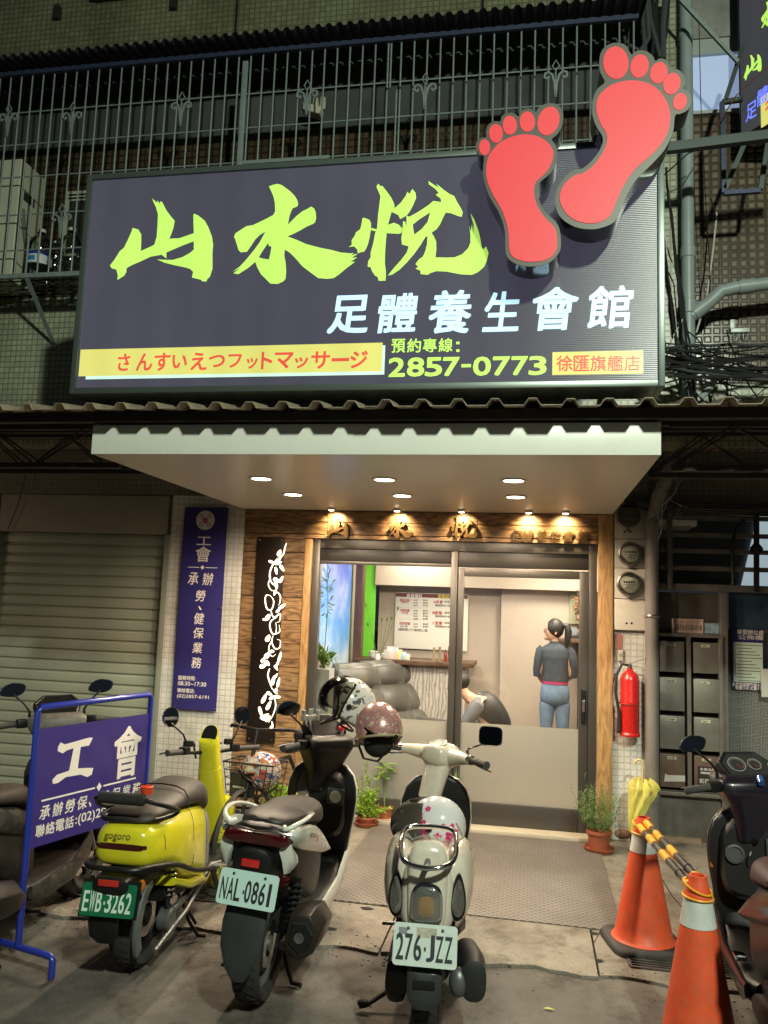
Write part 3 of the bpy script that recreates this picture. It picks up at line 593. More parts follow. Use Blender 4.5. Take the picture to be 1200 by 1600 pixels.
# ------------------------------------------------------------------ main lightbox sign
sg = thing('shop_lightbox_sign', 'large dark lightbox with lime brush characters and a phone number above the canopy', 'sign', (-1, 4.2, 3.5))
fr = mat('sign_frame', (.14, .17, .155), .35, .6)
f = MB(); f.box(-2.59, -2.558, 4.085, 4.33, 2.838, 4.150); f.box(.600, .632, 4.085, 4.33, 2.838, 4.150); f.box(-2.557, .599, 4.085, 4.33, 2.838, 2.872); f.box(-2.557, .599, 4.085, 4.33, 4.118, 4.150)
f.build('frame', fr, sg, bevel=.003)
MB().box(-2.557, .599, 4.3, 4.325, 2.873, 4.117).build('back_panel', dk, sg)
def litmat(name, col, es, base=(.05, .05, .06), rough=.28):
    m, nt, p, o = _nodes(name); L = nt.links; p.inputs['Base Color'].default_value = c4(base); p.inputs['Roughness'].default_value = rough
    co_ = objco(nt); s = N(nt, 'ShaderNodeSeparateXYZ'); L.new(co_, s.inputs[0])
    w = N(nt, 'ShaderNodeMath', operation='MULTIPLY'); w.inputs[1].default_value = 2*math.pi/.235; L.new(s.outputs[0], w.inputs[0])
    sn = N(nt, 'ShaderNodeMath', operation='SINE'); L.new(w.outputs[0], sn.inputs[0])
    nz = noise(nt, co_, .9, 3); k = N(nt, 'ShaderNodeMath', operation='MULTIPLY_ADD'); k.inputs[1].default_value = .045; k.inputs[2].default_value = .70; L.new(sn.outputs[0], k.inputs[0])
    k2 = N(nt, 'ShaderNodeMath', operation='MULTIPLY_ADD'); k2.inputs[1].default_value = .6; L.new(nz, k2.inputs[0]); L.new(k.outputs[0], k2.inputs[2])
    k3 = N(nt, 'ShaderNodeMath', operation='MULTIPLY'); k3.inputs[1].default_value = es; L.new(k2.outputs[0], k3.inputs[0])
    w2 = N(nt, 'ShaderNodeTexWave', wave_type='BANDS', bands_direction='Z'); w2.inputs['Scale'].default_value = 32; L.new(co_, w2.inputs[0]); bumped(nt, p, w2.outputs[1], .35, .0012)
    p.inputs['Emission Color'].default_value = c4(col); L.new(k3.outputs[0], p.inputs['Emission Strength']); MATS[name] = m; return m
MB().box(-2.557, .599, 4.1, 4.108, 2.873, 4.117).build('face', litmat('sign_slate', (.056, .054, .078), 1.0, (.03, .03, .035)), sg)
lime = litmat('sign_lime', (.47, .80, .125), 1.0, (.3, .5, .1)); blue = litmat('sign_iceblue', (.50, .80, 1.0), 1.15, (.3, .4, .5)); yel = litmat('sign_yellow', (.60, .56, .155), .95, (.4, .4, .1)); redp = litmat('sign_red', (.66, .085, .055), .95, (.4, .05, .03)); pale = litmat('sign_pale', (.50, .80, .66), 1.0, (.4, .5, .4))
q = FRONT(4.0995)
for ch in '山水悅':
    m_ = MB()
    for s_ in cal_loops(ch): m_.poly(s_, q, .001)
    m_.build('character', lime, sg)
def tbox(px0, py0, px1, py1, Y=4.1):
    a = onY(px0, (py0+py1)/2, Y).x; b = onY(px1, (py0+py1)/2, Y).x; c = onY((px0+px1)/2, py1, Y).z; d = onY((px0+px1)/2, py0, Y).z; return a, c, b, d
for ch, bx in zip('足體養生會館', ((513,463,574,520), (592,460,651,519), (671,455,735,520), (755,457,810,517), (833,450,903,515), (919,448,989,512))):
    m_ = MB(); text(m_, ch, q, *tbox(*bx), d=.0015, off=.021, shear=.10); m_.build('character', blue, sg)
def rect(mb, px0, py0, px1, py1, fr_, d, Y=4.1):
    a, b, c, d_ = tbox(px0, py0, px1, py1, Y); mb.poly([[(a, b), (c, b), (c, d_), (a, d_)]], fr_, d)
rect(m_ := MB(), 136, 545, 601, 589, q, .0008); m_.build('white_band', pale, sg)
a = onY(125, 562, 4.1).x; b0, b1 = tbox(128, 541, 597, 584)[1::2]; c_ = onY(597, 562, 4.1).x
MB().poly([[(a, b0), (c_, b0), (c_, b1), (a, b1)]], q, .0016).build('yellow_band', yel, sg)
m_ = MB(); rect(m_, 863, 549, 1005, 585, q, .0016); m_.build('yellow_plate', yel, sg)
jx = [185, 214, 242, 270, 299, 327, 357, 386, 409, 430, 461, 487, 519, 548]; jw = [18, 24, 24, 22, 24, 24, 20, 16, 16, 28, 20, 28, 26, 26]
jh = [26, 26, 27, 20, 26, 18, 20, 16, 26, 24, 16, 26, 4, 26]
for ch, x_, w_, h_ in zip('さんすいえつフットマッサージ', jx, jw, jh):
    m_ = MB(); cy = 564-(x_-370)*.012+(4 if h_ < 18 and ch != 'ー' else 0); text(m_, ch, q, *tbox(x_, cy-h_/2, x_+w_, cy+h_/2), d=.0022, off=.022); m_.build('character', redp, sg)
for i, ch in enumerate('徐匯旗艦店'):
    m_ = MB(); text(m_, ch, q, *tbox(870+i*26.4, 556, 894+i*26.4, 580), d=.0022, off=.016); m_.build('character', redp, sg)
for i, ch in enumerate('預約專線'):
    m_ = MB(); text(m_, ch, q, *tbox(612+i*24.6, 530-i*.4, 633+i*24.6, 551-i*.4), d=.0015, off=.016); m_.build('character', lime, sg)
for y_ in (534, 546): m_ = MB(); rect(m_, 713, y_, 718, y_+4, q, .0015); m_.build('colon_dot', lime, sg)
for ch, x_, w_ in zip('28570773', (608, 637, 665, 693, 740, 771, 800, 827), (24, 25, 25, 24, 26, 25, 24, 26)):
    m_ = MB(); 
    for o_ in (.025,): text(m_, ch, q, *tbox(x_, 560-(x_-608)*.012, x_+w_, 588-(x_-608)*.012), d=.0015, off=o_)
    m_.build('digit', lime, sg)
m_ = MB(); rect(m_, 721, 569, 736, 574, q, .0015); m_.build('hyphen', lime, sg)
for x_ in (-2.2, -1.2, -.2, .5): MB().bar((x_, 4.33, 2.95), (x_, 5.6, 3.3), .03).build('stay', dk, sg)
# ------------------------------------------------------------------ foot shaped lightboxes
red = mat('foot_red', (.12, .006, .006), .5, emit=(.80, .052, .062), es=.92); rim = mat('foot_rim', (.085, .085, .075), .45, .3); side = mat('foot_side', (.012, .012, .014), .15, coat=.5)
def smooth_loop(L_, n=3):
    out = []; k = len(L_)
    for i in range(k):
        p0, p1, p2, p3 = [Vector(L_[(i+j) % k]) for j in (-1, 0, 1, 2)]
        for t in [j/n for j in range(n)]: v = .5*((2*p1)+(p2-p0)*t+(2*p0-5*p1+4*p2-p3)*t*t+(3*p1-p0-3*p2+p3)*t**3); out.append((v.x, v.y))
    return out
FEET = [
 ('smaller left foot shaped red lightbox with five toes on the sign', [(100,700),(112,650),(135,615),(170,580),(230,550),(300,536),(370,548),(420,580),(447,620),(445,665),(420,720),(385,757),(357,785),(348,825),(355,880),(380,935),(415,980),(455,1020),(468,1070),(465,1130),(440,1170),(390,1193),(320,1198),(260,1185),(228,1160),(218,1120),(215,1060),(205,1000),(180,930),(140,860),(112,800),(99,750)],
  [(91,603,29,40,0),(150,531,36,48,-.05),(222,488,37,49,-.05),(313,470,40,52,.0),(423,466,55,76,.35)],
  [(45,600),(50,572),(72,552),(98,548),(98,515),(110,485),(140,466),(172,466),(180,440),(205,424),(240,422),(268,440),(275,415),(300,402),(330,400),(358,418),(372,395),(405,376),(445,372),(480,388),(500,430),(494,490),(468,535),(440,560),(460,590),(470,635),(458,700),(425,745),(378,785),(366,830),(378,885),(402,932),(440,968),(472,1005),(486,1060),(485,1135),(450,1185),(400,1212),(330,1222),(260,1210),(216,1182),(200,1140),(198,1060),(188,1000),(160,930),(120,865),(93,795),(82,720),(88,650),(62,640)]),
 ('larger right foot shaped red lightbox rising past the sign corner', [(672,380),(690,330),(740,285),(800,262),(870,256),(940,270),(1000,310),(1040,370),(1056,430),(1050,500),(1020,570),(960,640),(890,700),(840,760),(800,830),(770,900),(745,955),(700,988),(640,998),(570,985),(515,945),(485,890),(485,840),(510,790),(560,750),(605,737),(655,700),(700,640),(726,580),(724,530),(697,485),(677,430)],
  [(774,163,66,84,-.08),(897,181,47,61,.22),(997,215,45,56,.3),(1065,272,44,57,.32),(1107,365,35,45,.3)],
  [(688,150),(700,100),(735,67),(780,57),(825,70),(855,118),(885,98),(930,100),(968,128),(980,152),(1010,138),(1048,158),(1064,200),(1095,196),(1128,225),(1138,265),(1126,295),(1155,315),(1168,360),(1150,405),(1110,427),(1082,437),(1072,520),(1030,610),(960,690),(880,770),(832,850),(800,925),(765,990),(700,1020),(640,1028),(560,1015),(490,970),(460,910),(462,840),(490,780),(545,725),(600,712),(650,670),(693,610),(706,550),(672,492),(652,430),(655,350),(680,295),(716,262),(692,210)])]
YF = 3.86
for lab, mainl, toes, outl in FEET:
    cv = lambda p: (lambda w: (w.x, w.z))(onY(730+p[0]/3.333, 50+p[1]/3.333, YF))
    t = thing('foot_lightbox', lab, 'sign', (.2, YF+.08, 3.9), group='foot shaped lightboxes on the sign')
    O_ = [cv(p) for p in smooth_loop(outl)]
    MB().poly([O_], FRONT(YF+.15), .148).build('casing', side, t, smooth=True, angle=40)
    MB().poly([O_], FRONT(YF+.001), .003).build('rim_face', rim, t)
    MB().poly([[cv(p) for p in smooth_loop(mainl)]], FRONT(YF-.002), .004).build('sole', red, t)
    for a, b, ra, rb, th in toes:
        MB().poly([[cv((a+ra*math.cos(k)*math.cos(th)-rb*math.sin(k)*math.sin(th)*1, b+ra*math.cos(k)*math.sin(th)+rb*math.sin(k)*math.cos(th))) for k in [i*2*math.pi/28 for i in range(28)]]], FRONT(YF-.002), .004).build('toe', red, t)
    cx_ = sum(p[0] for p in O_)/len(O_); cz_ = sum(p[1] for p in O_)/len(O_)
    for dz in (-.15, .12): MB().bar((min(cx_, .55), YF+.15, min(cz_+dz, 4.1)), (min(cx_, .55), 4.098, min(cz_+dz, 4.1)), .03).build('bracket', dk, t)
# ------------------------------------------------------------------ upper storeys
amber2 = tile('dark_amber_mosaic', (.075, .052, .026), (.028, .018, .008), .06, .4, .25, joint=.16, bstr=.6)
up = thing('upper_building', 'tiled upper storeys of the old apartment building behind the sign', 'building', (-1.5, 5.9, 2.9))
MB().box(-7, .82, 5.80, 6.0, 2.9, 4.14).build('tile_wall', green_tile, up)
MB().box(-7, .82, 5.92, 6.05, 4.14, 5.56).build('window_wall', mat('x',()) if 0 else amber2, up)
MB().box(-7, .82, 5.84, 6.0, 5.46, 6.06).build('slab_edge', mat('slab_grey', (.06, .064, .066), .8, var=.3, vs=2.5, bump=.3, bs=30), up)
MB().box(-7, .82, 5.80, 6.0, 6.06, 11).build('tile_wall', tile('olive_mosaic', (.24, .25, .145), (.145, .15, .082), .046, .35, .14, joint=.13, bstr=.6), up)
MB().box(.822, 1.0, 5.70, 6.05, 2.9, 11).build('pilaster', green_tile, up)
MB().box(1.0, 3.6, 5.93, 6.06, 2.9, 5.42).build('side_wall', dark_tile, up); MB().box(1.003, 3.6, 5.90, 5.928, 2.9, 3.36).build('tile_band', green_tile, up)
MB().box(1.0, 3.6, 5.90, 6.03, 6.0, 6.35).build('concrete_lintel', cement, up); MB().box(1.0, 3.6, 5.93, 6.06, 6.35, 11).build('side_wall', amber_tile, up)
wn = MB().box(1.0, 3.6, 5.915, 5.96, 5.88, 6.0).build('window_frame', mat('window_alum', (.42, .46, .45), .4, .3), up)
MB().box(1.0, 3.6, 5.945, 5.955, 5.42, 5.879).build('window_pane', mat('lit_curtain', (.3, .36, .45), .5, emit=(.26, .34, .52), es=.85), up)
MB().box(1.0, 3.6, 5.90, 5.96, 5.40, 5.425).build('window_sill', mat('window_alum', ()), up)
for px in (368, 752): MB().box(onY(px, 20, 5.8).x, onY(px, 20, 5.8).x+.02, 5.792, 5.799, 6.07, 11).build('expansion_joint', hole, up)
for px, py in ((90, 20), (272, 4)): p = onY(px, py, 5.78); MB().obox(p, (.05, .05, .12)).build('anchor_block', dk, up)
a, b_ = onY(150, 4, 5.79), onY(262, -12, 5.79); MB().box(a.x, b_.x, 5.70, 5.798, a.z, a.z+.08).build('ledge', dk, up)
# window cage of thin bars
bar_m = mat('cage_paint', (.23, .275, .265), .5, .1, var=.15, vs=15)
YC = 5.35; zf = 4.13; ztop = 5.80
cg_ = thing('window_cage', 'pale painted iron window cage of thin bars with scroll ornaments above the sign', 'window cage', (-2, YC, zf))
xr = .62
bh = None
def cbar(x, z0, z1, y=YC, r=.0065):
    return MB().tube([(x, y, z0), (x, y, z1)], r, 6).build('bar', bar_m, cg_)
b0 = cbar(-4.6, zf, ztop); xb = -4.6; k = 1; pit = .0951; hi = cbar(-1.06, 5.42, ztop); lo = cbar(-1.01, 4.1, 5.40)
while xb < xr:
    xb = -4.6+k*pit; k += 1
    if -1.1 < xb < .28: copy_part(hi, cg_, loc=hi.location+Vector((xb+1.06, 0, 0))); copy_part(lo, cg_, loc=lo.location+Vector((xb+1.01+.045-.045, 0, 0)))
    else: copy_part(b0, cg_, loc=b0.location+Vector((xb+4.6, 0, 0)))
for z in (4.33, 4.62, 4.93, 5.20, 5.47):
    MB().tube([(-4.7, YC+.011, z), (xr, YC+.011, z)], .006, 6).build('cross_rod', bar_m, cg_)
MB().box(-4.7, xr, YC-.01, YC+.02, zf-.03, zf+.005).build('floor_rail', bar_m, cg_)
for x in (-4.62, .61):
    for i in range(1, 5): MB().tube([(x, YC+i*.1, zf), (x, YC+i*.1, ztop)], .006, 6).build('side_bar', bar_m, cg_)
a, b_ = onY(386, 96, YC-.02), onY(371, 262, YC-.02)
MB().box(a.x-.03, a.x+.012, YC-.03, YC-.012, b_.z, a.z).build('hatch_post', bar_m, cg_, bevel=.003)
c_ = onY(515, 246, YC-.02); MB().box(a.x+.012, c_.x, YC-.03, YC-.012, c_.z-.012, c_.z+.014).build('hatch_rail', bar_m, cg_)
gr_ = MB()
for i in range(26): gr_.tube([(-4.62+i*.15, YC+.01, zf-.012), (-4.62+i*.15, 5.8, zf-.012)], .006, 5)
gr_.build('floor_grid', mat('grid_dark', (.06, .07, .06), .7), cg_, kind='stuff')
for i in range(1, 6): MB().tube([(-4.65, YC+i*.08, zf-.02), (xr, YC+i*.08, zf-.02)], .007, 5).build('floor_rod', mat('grid_dark', ()), cg_)
sc_ = MB()
def curl(sx):
    P = [(0, 0, 0), (sx*.008, 0, .10), (sx*.022, 0, .155), (sx*.045, 0, .178), (sx*.068, 0, .168), (sx*.072, 0, .142), (sx*.052, 0, .130), (sx*.042, 0, .146)]
    return P
for sx in (-1, 1): sc_.tube(curl(sx), .0055, 5, flat=1.6)
sc_.tube([(0, 0, 0), (0, 0, .18)], .005, 5); sc_.tube([(0, 0, .18), (-.022, 0, .215), (0, 0, .255), (.022, 0, .215)], .005, 5, closed=True)
sc0 = None
for px, py in ((110, 212), (281, 197), (93, 372), (478, 180), (663, 171), (868, 152), (10, 214)):
    p = onY(px, py, YC-.012)
    if sc0 is None: sc0 = sc_.build('scroll_ornament', bar_m, cg_, smooth=True, loc=Vector((p.x, YC-.012, p.z))-wloc(cg_), rot=(0, 0, 0), fixn=False); sc0.scale = (1.08,)*3
    else: copy_part(sc0, cg_, loc=Vector((p.x, YC-.012, p.z))-wloc(cg_))
a, b_ = onY(42, 433, YC), onY(83, 536, 5.78); st = MB().bar((a.x, YC, zf-.03), (b_.x, 5.785, b_.z), .035, .006).build('strut', bar_m, cg_)
cr_ = thing('cage_roof', 'small dark corrugated plastic roof over the window cage', 'roof', (-2, YC, 5.8))
drk = mat('roof_dark', (.035, .035, .042), .5, var=.3)
for i in range(6):
    x_ = -4.8+i*.93; corr(x_, min(x_+.94, .70), YC-.20, 5.79, 5.82, 5.98, .078, .028, .026).build('roof_sheet', drk, cr_, fixn=False)
MB().box(-4.7, .66, YC-.035, YC-.005, 5.765, 5.80).build('edge_beam', mat('edge_blue', (.03, .04, .085), .5), cr_)
# things standing in the cage
ac = thing('air_conditioner', 'cream outdoor air conditioner unit standing in the window cage at far left', 'air conditioner', (-4.2, 5.5, zf))
acm = mat('ac_cream', (.50, .50, .38), .5, var=.06)
p0, p1 = onY(35, 245, 5.46), onY(30, 430, 5.46)
MB().box(p0.x-.8, p0.x, 5.46, 5.78, zf+.01, p0.z-.01).build('case', acm, ac, bevel=.02, seg=3)
for a_, b2 in ((.2, .5), (.35, .1)): MB().tube([(p0.x+.006, 5.52, zf+.5*a_+.45), (p0.x+.03, 5.56, zf+.35), (p0.x+.012, 5.62, zf+.1+b2*.2)], .012, 8).build('hose', mat('hose_grey', (.12, .13, .12), .6), ac, True)
MB().box(p0.x-.001, p0.x+.004, 5.52, 5.66, p0.z-.33, p0.z-.26).build('label', dk, ac)
wv_ = thing('exhaust_vent', 'white framed window vent behind the cage bars left of the sign', 'vent', (-3.5, 5.9, 4.8)); p0, p1 = onY(107, 301, 5.88), onY(140, 400, 5.88)
MB().box(p0.x, p1.x, 5.86, 5.918, p1.z, p0.z).build('vent_frame', acm, wv_, bevel=.004)
MB().box(p0.x+.04, p1.x, 5.853, 5.859, p1.z+.02, p0.z-.09).build('vent_pane', dk, wv_)
for dz in (.03, .06): MB().box(p0.x+.02, p1.x, 5.853, 5.859, p0.z-dz-.012, p0.z-dz).build('slot', hole, wv_)
pet = pane('clear_plastic', (.86, .9, .88), 1.6, .08)
def bottle(px, py, h, r, label, lid=True):
    p = onY(px, py, 5.44); t = thing('water_bottle', label, 'bottle', (p.x, 5.46, zf+.004), local=True, group='water bottles stored in the window cage')
    MB().lathe([(0, 0), (r, .0), (r, h*.2), (r*.94, h*.25), (r, h*.3), (r, h*.45), (r*.94, h*.5), (r, h*.55), (r, h*.66), (r*.75, h*.8), (r*.32, h*.88), (r*.3, h*.94)], 20).build('bottle_body', pet, t, True)
    MB().lathe([(0, h*.94), (r*.36, h*.94), (r*.36, h), (0, h)], 14).build('cap', cw, t, True)
    return t
b1 = bottle(57, 425, .40, .095, 'big clear water bottle with a blue and white label in the window cage'); 
MB().lathe([(.0965, .10), (.0965, .2)], 20, ang=2*math.pi, cap=False).build('paper_label', mat('label_white', (.55, .6, .6), .5), b1, True); MB().lathe([(.0968, .17), (.0968, .2)], 20, cap=False).build('label_stripe', mat('label_blue', (.02, .04, .3), .5), b1, True)
MB().lathe([(.0970, .12), (.0970, .155)], 8, Matrix.Rotation(R(-120), 4, 'Z'), ang=.8).build('label_mark', mat('label_cyan', (.03, .2, .45), .5), b1, True)
bottle(105, 425, .40, .085, 'big clear unlabelled water bottle beside the sign edge in the window cage')
bottle(82, 425, .3, .06, 'smaller clear bottle between the two big water bottles in the window cage')
fl = thing('floodlight', 'small white double floodlight fixed behind the cage bars', 'floodlight', onY(493, 170, 5.7)); p = onY(493, 170, 5.7)
MB().obox(p+Vector((-.02, 0, -.02)), (.16, .10, .06), Matrix.Rotation(R(22), 3, 'Y')).build('lamp_housing', acm, fl, bevel=.01)
for dx in (-.0, .06): MB().tube([p+Vector((dx, 0, 0)), p+Vector((dx+.01, -.05, .06))], [.03, .02], 10).build('lamp_head', acm, fl, True)
# ------------------------------------------------------------------ right hand bay: meters, pipe, mailboxes, gate, notices
rb = thing('side_entrance_wall', 'dim tiled wall with steel framed entrance right of the shop', 'building', (1.5, 6.9, 0))
frm = mat('steel_frame', (.20, .18, .16), .45, .5, var=.2, vs=6); sst = mat('mailbox_steel', (.25, .24, .215), .38, .6, var=.2, vs=4)
MB().box(.632, .90, 6.70, 6.95, 0, 2.62).build('white_pier', white_tile, rb)
MB().box(.9, 4, 7.0, 7.1, 2.58, 3.6).build('tile_wall', dim_tile, rb)
for z, h in ((2.84, .06), (2.55, .05)): MB().box(.9, 4, 6.9, 6.998, z, z+h).build('concrete_ledge', mat('ledge_brown', (.24, .19, .15), .8, var=.2), rb)
MB().box(.63, .9, 6.7, 6.9, 2.62, 3.6).build('pier_top', cement, rb)
# steel frame posts and grille
def fbox(px0, py0, px1, py1, Y, dep, name, m, par, bv=.003):
    a, b = onY((px0+px1)/2, py0, Y).z, onY((px0+px1)/2, py1, Y).z; x0, x1 = onY(px0, (py0+py1)/2, Y).x, onY(px1, (py0+py1)/2, Y).x
    return MB().box(x0, x1, Y, Y+dep, b, a).build(name, m, par, bevel=bv)
gt = thing('entrance_grille', 'dark steel transom grille of horizontal bars over the mailboxes', 'grille', (1.5, 6.88, 2.2))
for py in (810, 837, 862, 889): a = onY(1130, py, 6.86); MB().box(1.02, 2.6, 6.86, 6.885, a.z-.018, a.z+.018).build('grille_bar', frm, gt)
fbox(1043, 792, 1051, 922, 6.83, .028, 'post', frm, gt, .002); fbox(1026, 915, 1320, 926, 6.85, .05, 'lower_rail', frm, gt, .002)
a = onY(1147, 870, 6.86); iron2 = mat('black_iron', (.02, .018, .016), .5)
for px in (1182, 1212):
    p_ = lambda y_: onY(px, y_, 6.84); MB().bar(p_(805), p_(925), .035).build('spear', iron2, gt); MB().lathe([(0, -.06), (.05, -.02), (.05, .01), (0, .07)], 8, Matrix.Translation(p_(858))).build('spear_knot', iron2, gt, True)
MB().tube([onY(1145, 915, 6.85), onY(1144, 850, 6.85), onY(1150, 825, 6.85), onY(1163, 813, 6.85)], .012, 6).build('arch_rod', iron2, gt, True)
fbox(1020, 780, 1320, 925, 7.28, .03, 'inner_wall', mat('stair_wall', (.10, .11, .11), .8), rb, 0)
m_ = MB(); q = FRONT(7.26); c2 = lambda px, py: (lambda w: (w.x, w.z))(onY(px, py, 7.26))
m_.poly([[c2(1187, 790), c2(1330, 780), c2(1330, 918), c2(1157, 918)]], q, .004); m_.build('lit_stair_window', mat('stair_glow', (.5, .55, .6), .5, emit=(.30, .38, .42), es=1.0), rb)
# panels under the grille
fbox(1027, 926, 1130, 990, 6.87, .02, 'metal_panel', mat('panel_brown', (.11, .095, .075), .5, .3, var=.35, vs=5), rb)
fbox(1127, 926, 1139, 1330, 6.80, .07, 'post', frm, rb, .003)
fbox(1027, 1236, 1127, 1322, 6.84, .02, 'kick_panel', mat('stained_steel', (.13, .125, .11), .5, .4, var=.45, vs=3), rb)
fbox(1139, 926, 1330, 985, 6.90, .01, 'blue_glass', mat('blue_glass', (.035, .06, .09), .15, var=.5, vs=4, coat=.3), rb, 0)
# embossed pattern glass of the entrance
m, nt, p, o = _nodes('pattern_glass'); co_ = objco(nt); L = nt.links; sx = N(nt, 'ShaderNodeSeparateXYZ'); L.new(co_, sx.inputs[0]); ws = []
for ax in (0, 2):
    v = N(nt, 'ShaderNodeMath', operation='MULTIPLY'); v.inputs[1].default_value = 1/.074; L.new(sx.outputs[ax], v.inputs[0]); fr1 = N(nt, 'ShaderNodeMath', operation='PINGPONG'); fr1.inputs[1].default_value = .5; L.new(v.outputs[0], fr1.inputs[0]); ws.append(fr1.outputs[0])
mn = N(nt, 'ShaderNodeMath', operation='MINIMUM'); L.new(ws[0], mn.inputs[0]); L.new(ws[1], mn.inputs[1])
k = N(nt, 'ShaderNodeMath', operation='MULTIPLY'); k.inputs[1].default_value = 7; L.new(mn.outputs[0], k.inputs[0]); k2 = N(nt, 'ShaderNodeMath', operation='PINGPONG'); k2.inputs[1].default_value = .5; L.new(k.outputs[0], k2.inputs[0])
L.new(ramp(nt, k2.outputs[0], [(.1, (.28, .29, .27)), (.28, (.07, .078, .078))]), p.inputs['Base Color']); p.inputs['Roughness'].default_value = .25; bumped(nt, p, k2.outputs[0], .5, .004)
dp = thing('patterned_door', 'side entrance door of embossed square patterned glass', 'door', (1.7, 6.92, 0))
fbox(1139, 985, 1330, 1240, 6.92, .01, 'pattern_panel', m, dp, 0); fbox(1139, 1240, 1330, 1335, 6.92, .01, 'lower_panel', mat('stained_steel', ()), dp, 0)
# mailboxes: four rows by two columns
rows = ((1003, 1051), (1060, 1112), (1120, 1172), (1180, 1232)); cols = ((1029, 1071), (1082, 1125))
mbk = thing('mailbox_rack', 'steel rack of eight mailbox compartments beside the drain pipe', 'mailbox rack', (1.2, 6.85, .4))
a, b_ = onY(1060, 992, 6.80), onY(1060, 1240, 6.80); x0, x1 = onY(1026, 1100, 6.8).x, onY(1128, 1100, 6.8).x
MB().box(x0, x1, 6.86, 6.90, b_.z, a.z).build('rack_back', hole, mbk)
for px in (1026, 1076.5, 1127): xx = onY(px, 1100, 6.8).x; MB().box(xx-.016, xx+.016, 6.785, 6.859, b_.z, a.z).build('divider', frm, mbk, bevel=.003)
for z in (a.z, b_.z): MB().box(x0-.016, x1+.016, 6.782, 6.859, z-.014, z+.014).build('rail', frm, mbk, bevel=.003)
lab = mat('paper_label', (.55, .52, .40), .6); blk = mat('black_print', (.02, .02, .02), .5)
names = ['upper left', 'upper right', 'second left', 'second right', 'third left', 'third right', 'lowest left', 'lowest right']; i = 0
X0 = [onY(c0, 1100, 6.8).x+.008 for c0, c1 in cols]; X1 = [onY(c1, 1100, 6.8).x-.006 for c0, c1 in cols]
for r0, r1 in rows:
    for j in (0, 1):
        z1, z0 = onY(1076, r0, 6.8).z, onY(1076, r1, 6.8).z
        t = MB().box(X0[j], X1[j], 6.795, 6.858, z0, z1).build('mailbox', sst if i < 6 else mat('mailbox_brown', (.15, .10, .075), .4, .4, var=.3, vs=5), mbk, bevel=.004)
        cx = (X0[j]+X1[j])/2-.005; MB().box(cx-.033, cx+.033, 6.791, 6.7945, z1-.038, z1-.016).build('name_label', lab, t)
        m_ = MB(); text(m_, '五樓之一' if i % 2 else '四樓', FRONT(6.7905), cx-.024, z1-.034, cx+.024, z1-.02, off=.01, d=.0004); m_.build('name_print', blk, t)
        i += 1
bx, bz = X0[1]+.025, onY(1076, 1226, 6.8).z
t = thing('black_advert_sticker', 'black advertising sticker with white characters on the lowest right mailbox', 'sticker', (bx, 6.79, bz)); MB().box(bx, bx+.175, 6.790, 6.7935, bz, bz+.145).build('sheet', blk, t)
m_ = MB(); q = FRONT(6.7895); text(m_, '永安北路', q, bx+.015, bz+.115, bx+.13, bz+.135, off=.015); text(m_, '989828', q, bx+.02, bz+.09, bx+.12, bz+.105, off=.03); text(m_, '凱莉', q, bx+.012, bz+.02, bx+.08, bz+.055, off=.0); m_.build('lettering', WHT, t, kind='stuff')
m_ = MB(); cc = lambda cx, cz, r, a0=0, a1=360, n=20: [(cx+r*math.cos(R(a0+(a1-a0)*k/n)), cz+r*math.sin(R(a0+(a1-a0)*k/n))) for k in range(n+1)]
m_.poly([cc(bx+.125, bz+.045, .028)[:-1]], q, .001); m_.poly([cc(bx+.145, bz+.04, .026, -110, 110)+list(reversed(cc(bx+.14, bz+.04, .018, -110, 110)))], q, .001); m_.build('emblem', WHT, t)
m_ = MB(); zb = onY(1050, 1222, 6.79); tag(MB().poly([[(X0[0]+.03, zb.z), (X0[0]+.185, zb.z+.01), (X0[0]+.185, zb.z+.055), (X0[0]+.05, zb.z+.05), (X0[0]+.04, zb.z+.065)]], FRONT(6.7945), .002).build('torn_paper', cw), 'torn white paper slip stuck on the lowest left mailbox', 'paper')
# address plate and notice board
ap = thing('address_plate', 'pink address plate with black characters above the mailboxes', 'sign', (1.15, 6.85, 1.68)); fbox(1050, 967, 1099, 989, 6.85, .006, 'plate', mat('plate_pink', (.75, .56, .48), .6), ap, .001)
m_ = MB(); a = onY(1053, 984, 6.849); b_ = onY(1097, 976, 6.849); text(m_, '三重市永安北路1段5巷', FRONT(6.8490), a.x, a.z, b_.x, b_.z, off=.012, d=.0006); m_.build('lettering', blk, ap, kind='stuff')
m_ = MB(); a = onY(1053, 974, 6.849); b_ = onY(1097, 969, 6.849); text(m_, '安全第一請隨手關門', FRONT(6.8490), a.x, a.z, b_.x, b_.z, d=.0006); m_.build('faded_print', mat('faded_brown', (.35, .22, .17), .6), ap)
tag(fbox(1101, 974, 1126, 990, 6.852, .004, 'plastic_film', mat('film_blue', (.30, .42, .50), .2, var=.4, vs=25), None, .0), 'crumpled pale blue plastic film beside the address plate', 'plastic film')
nb = thing('notice_poster', 'blue bordered community notice poster with pale green sheet on the entrance door', 'poster', (1.6, 6.88, 1.3)); bl = mat('poster_blue', (.02, .02, .16), .4)
fbox(1143, 984, 1194, 1077, 6.890, .006, 'poster_sheet', bl, nb, 0); fbox(1146, 1004, 1192, 1066, 6.8875, .002, 'notice_paper', mat('paper_mint', (.62, .78, .68), .6), nb, 0)
m_ = MB(); q = FRONT(6.8865)
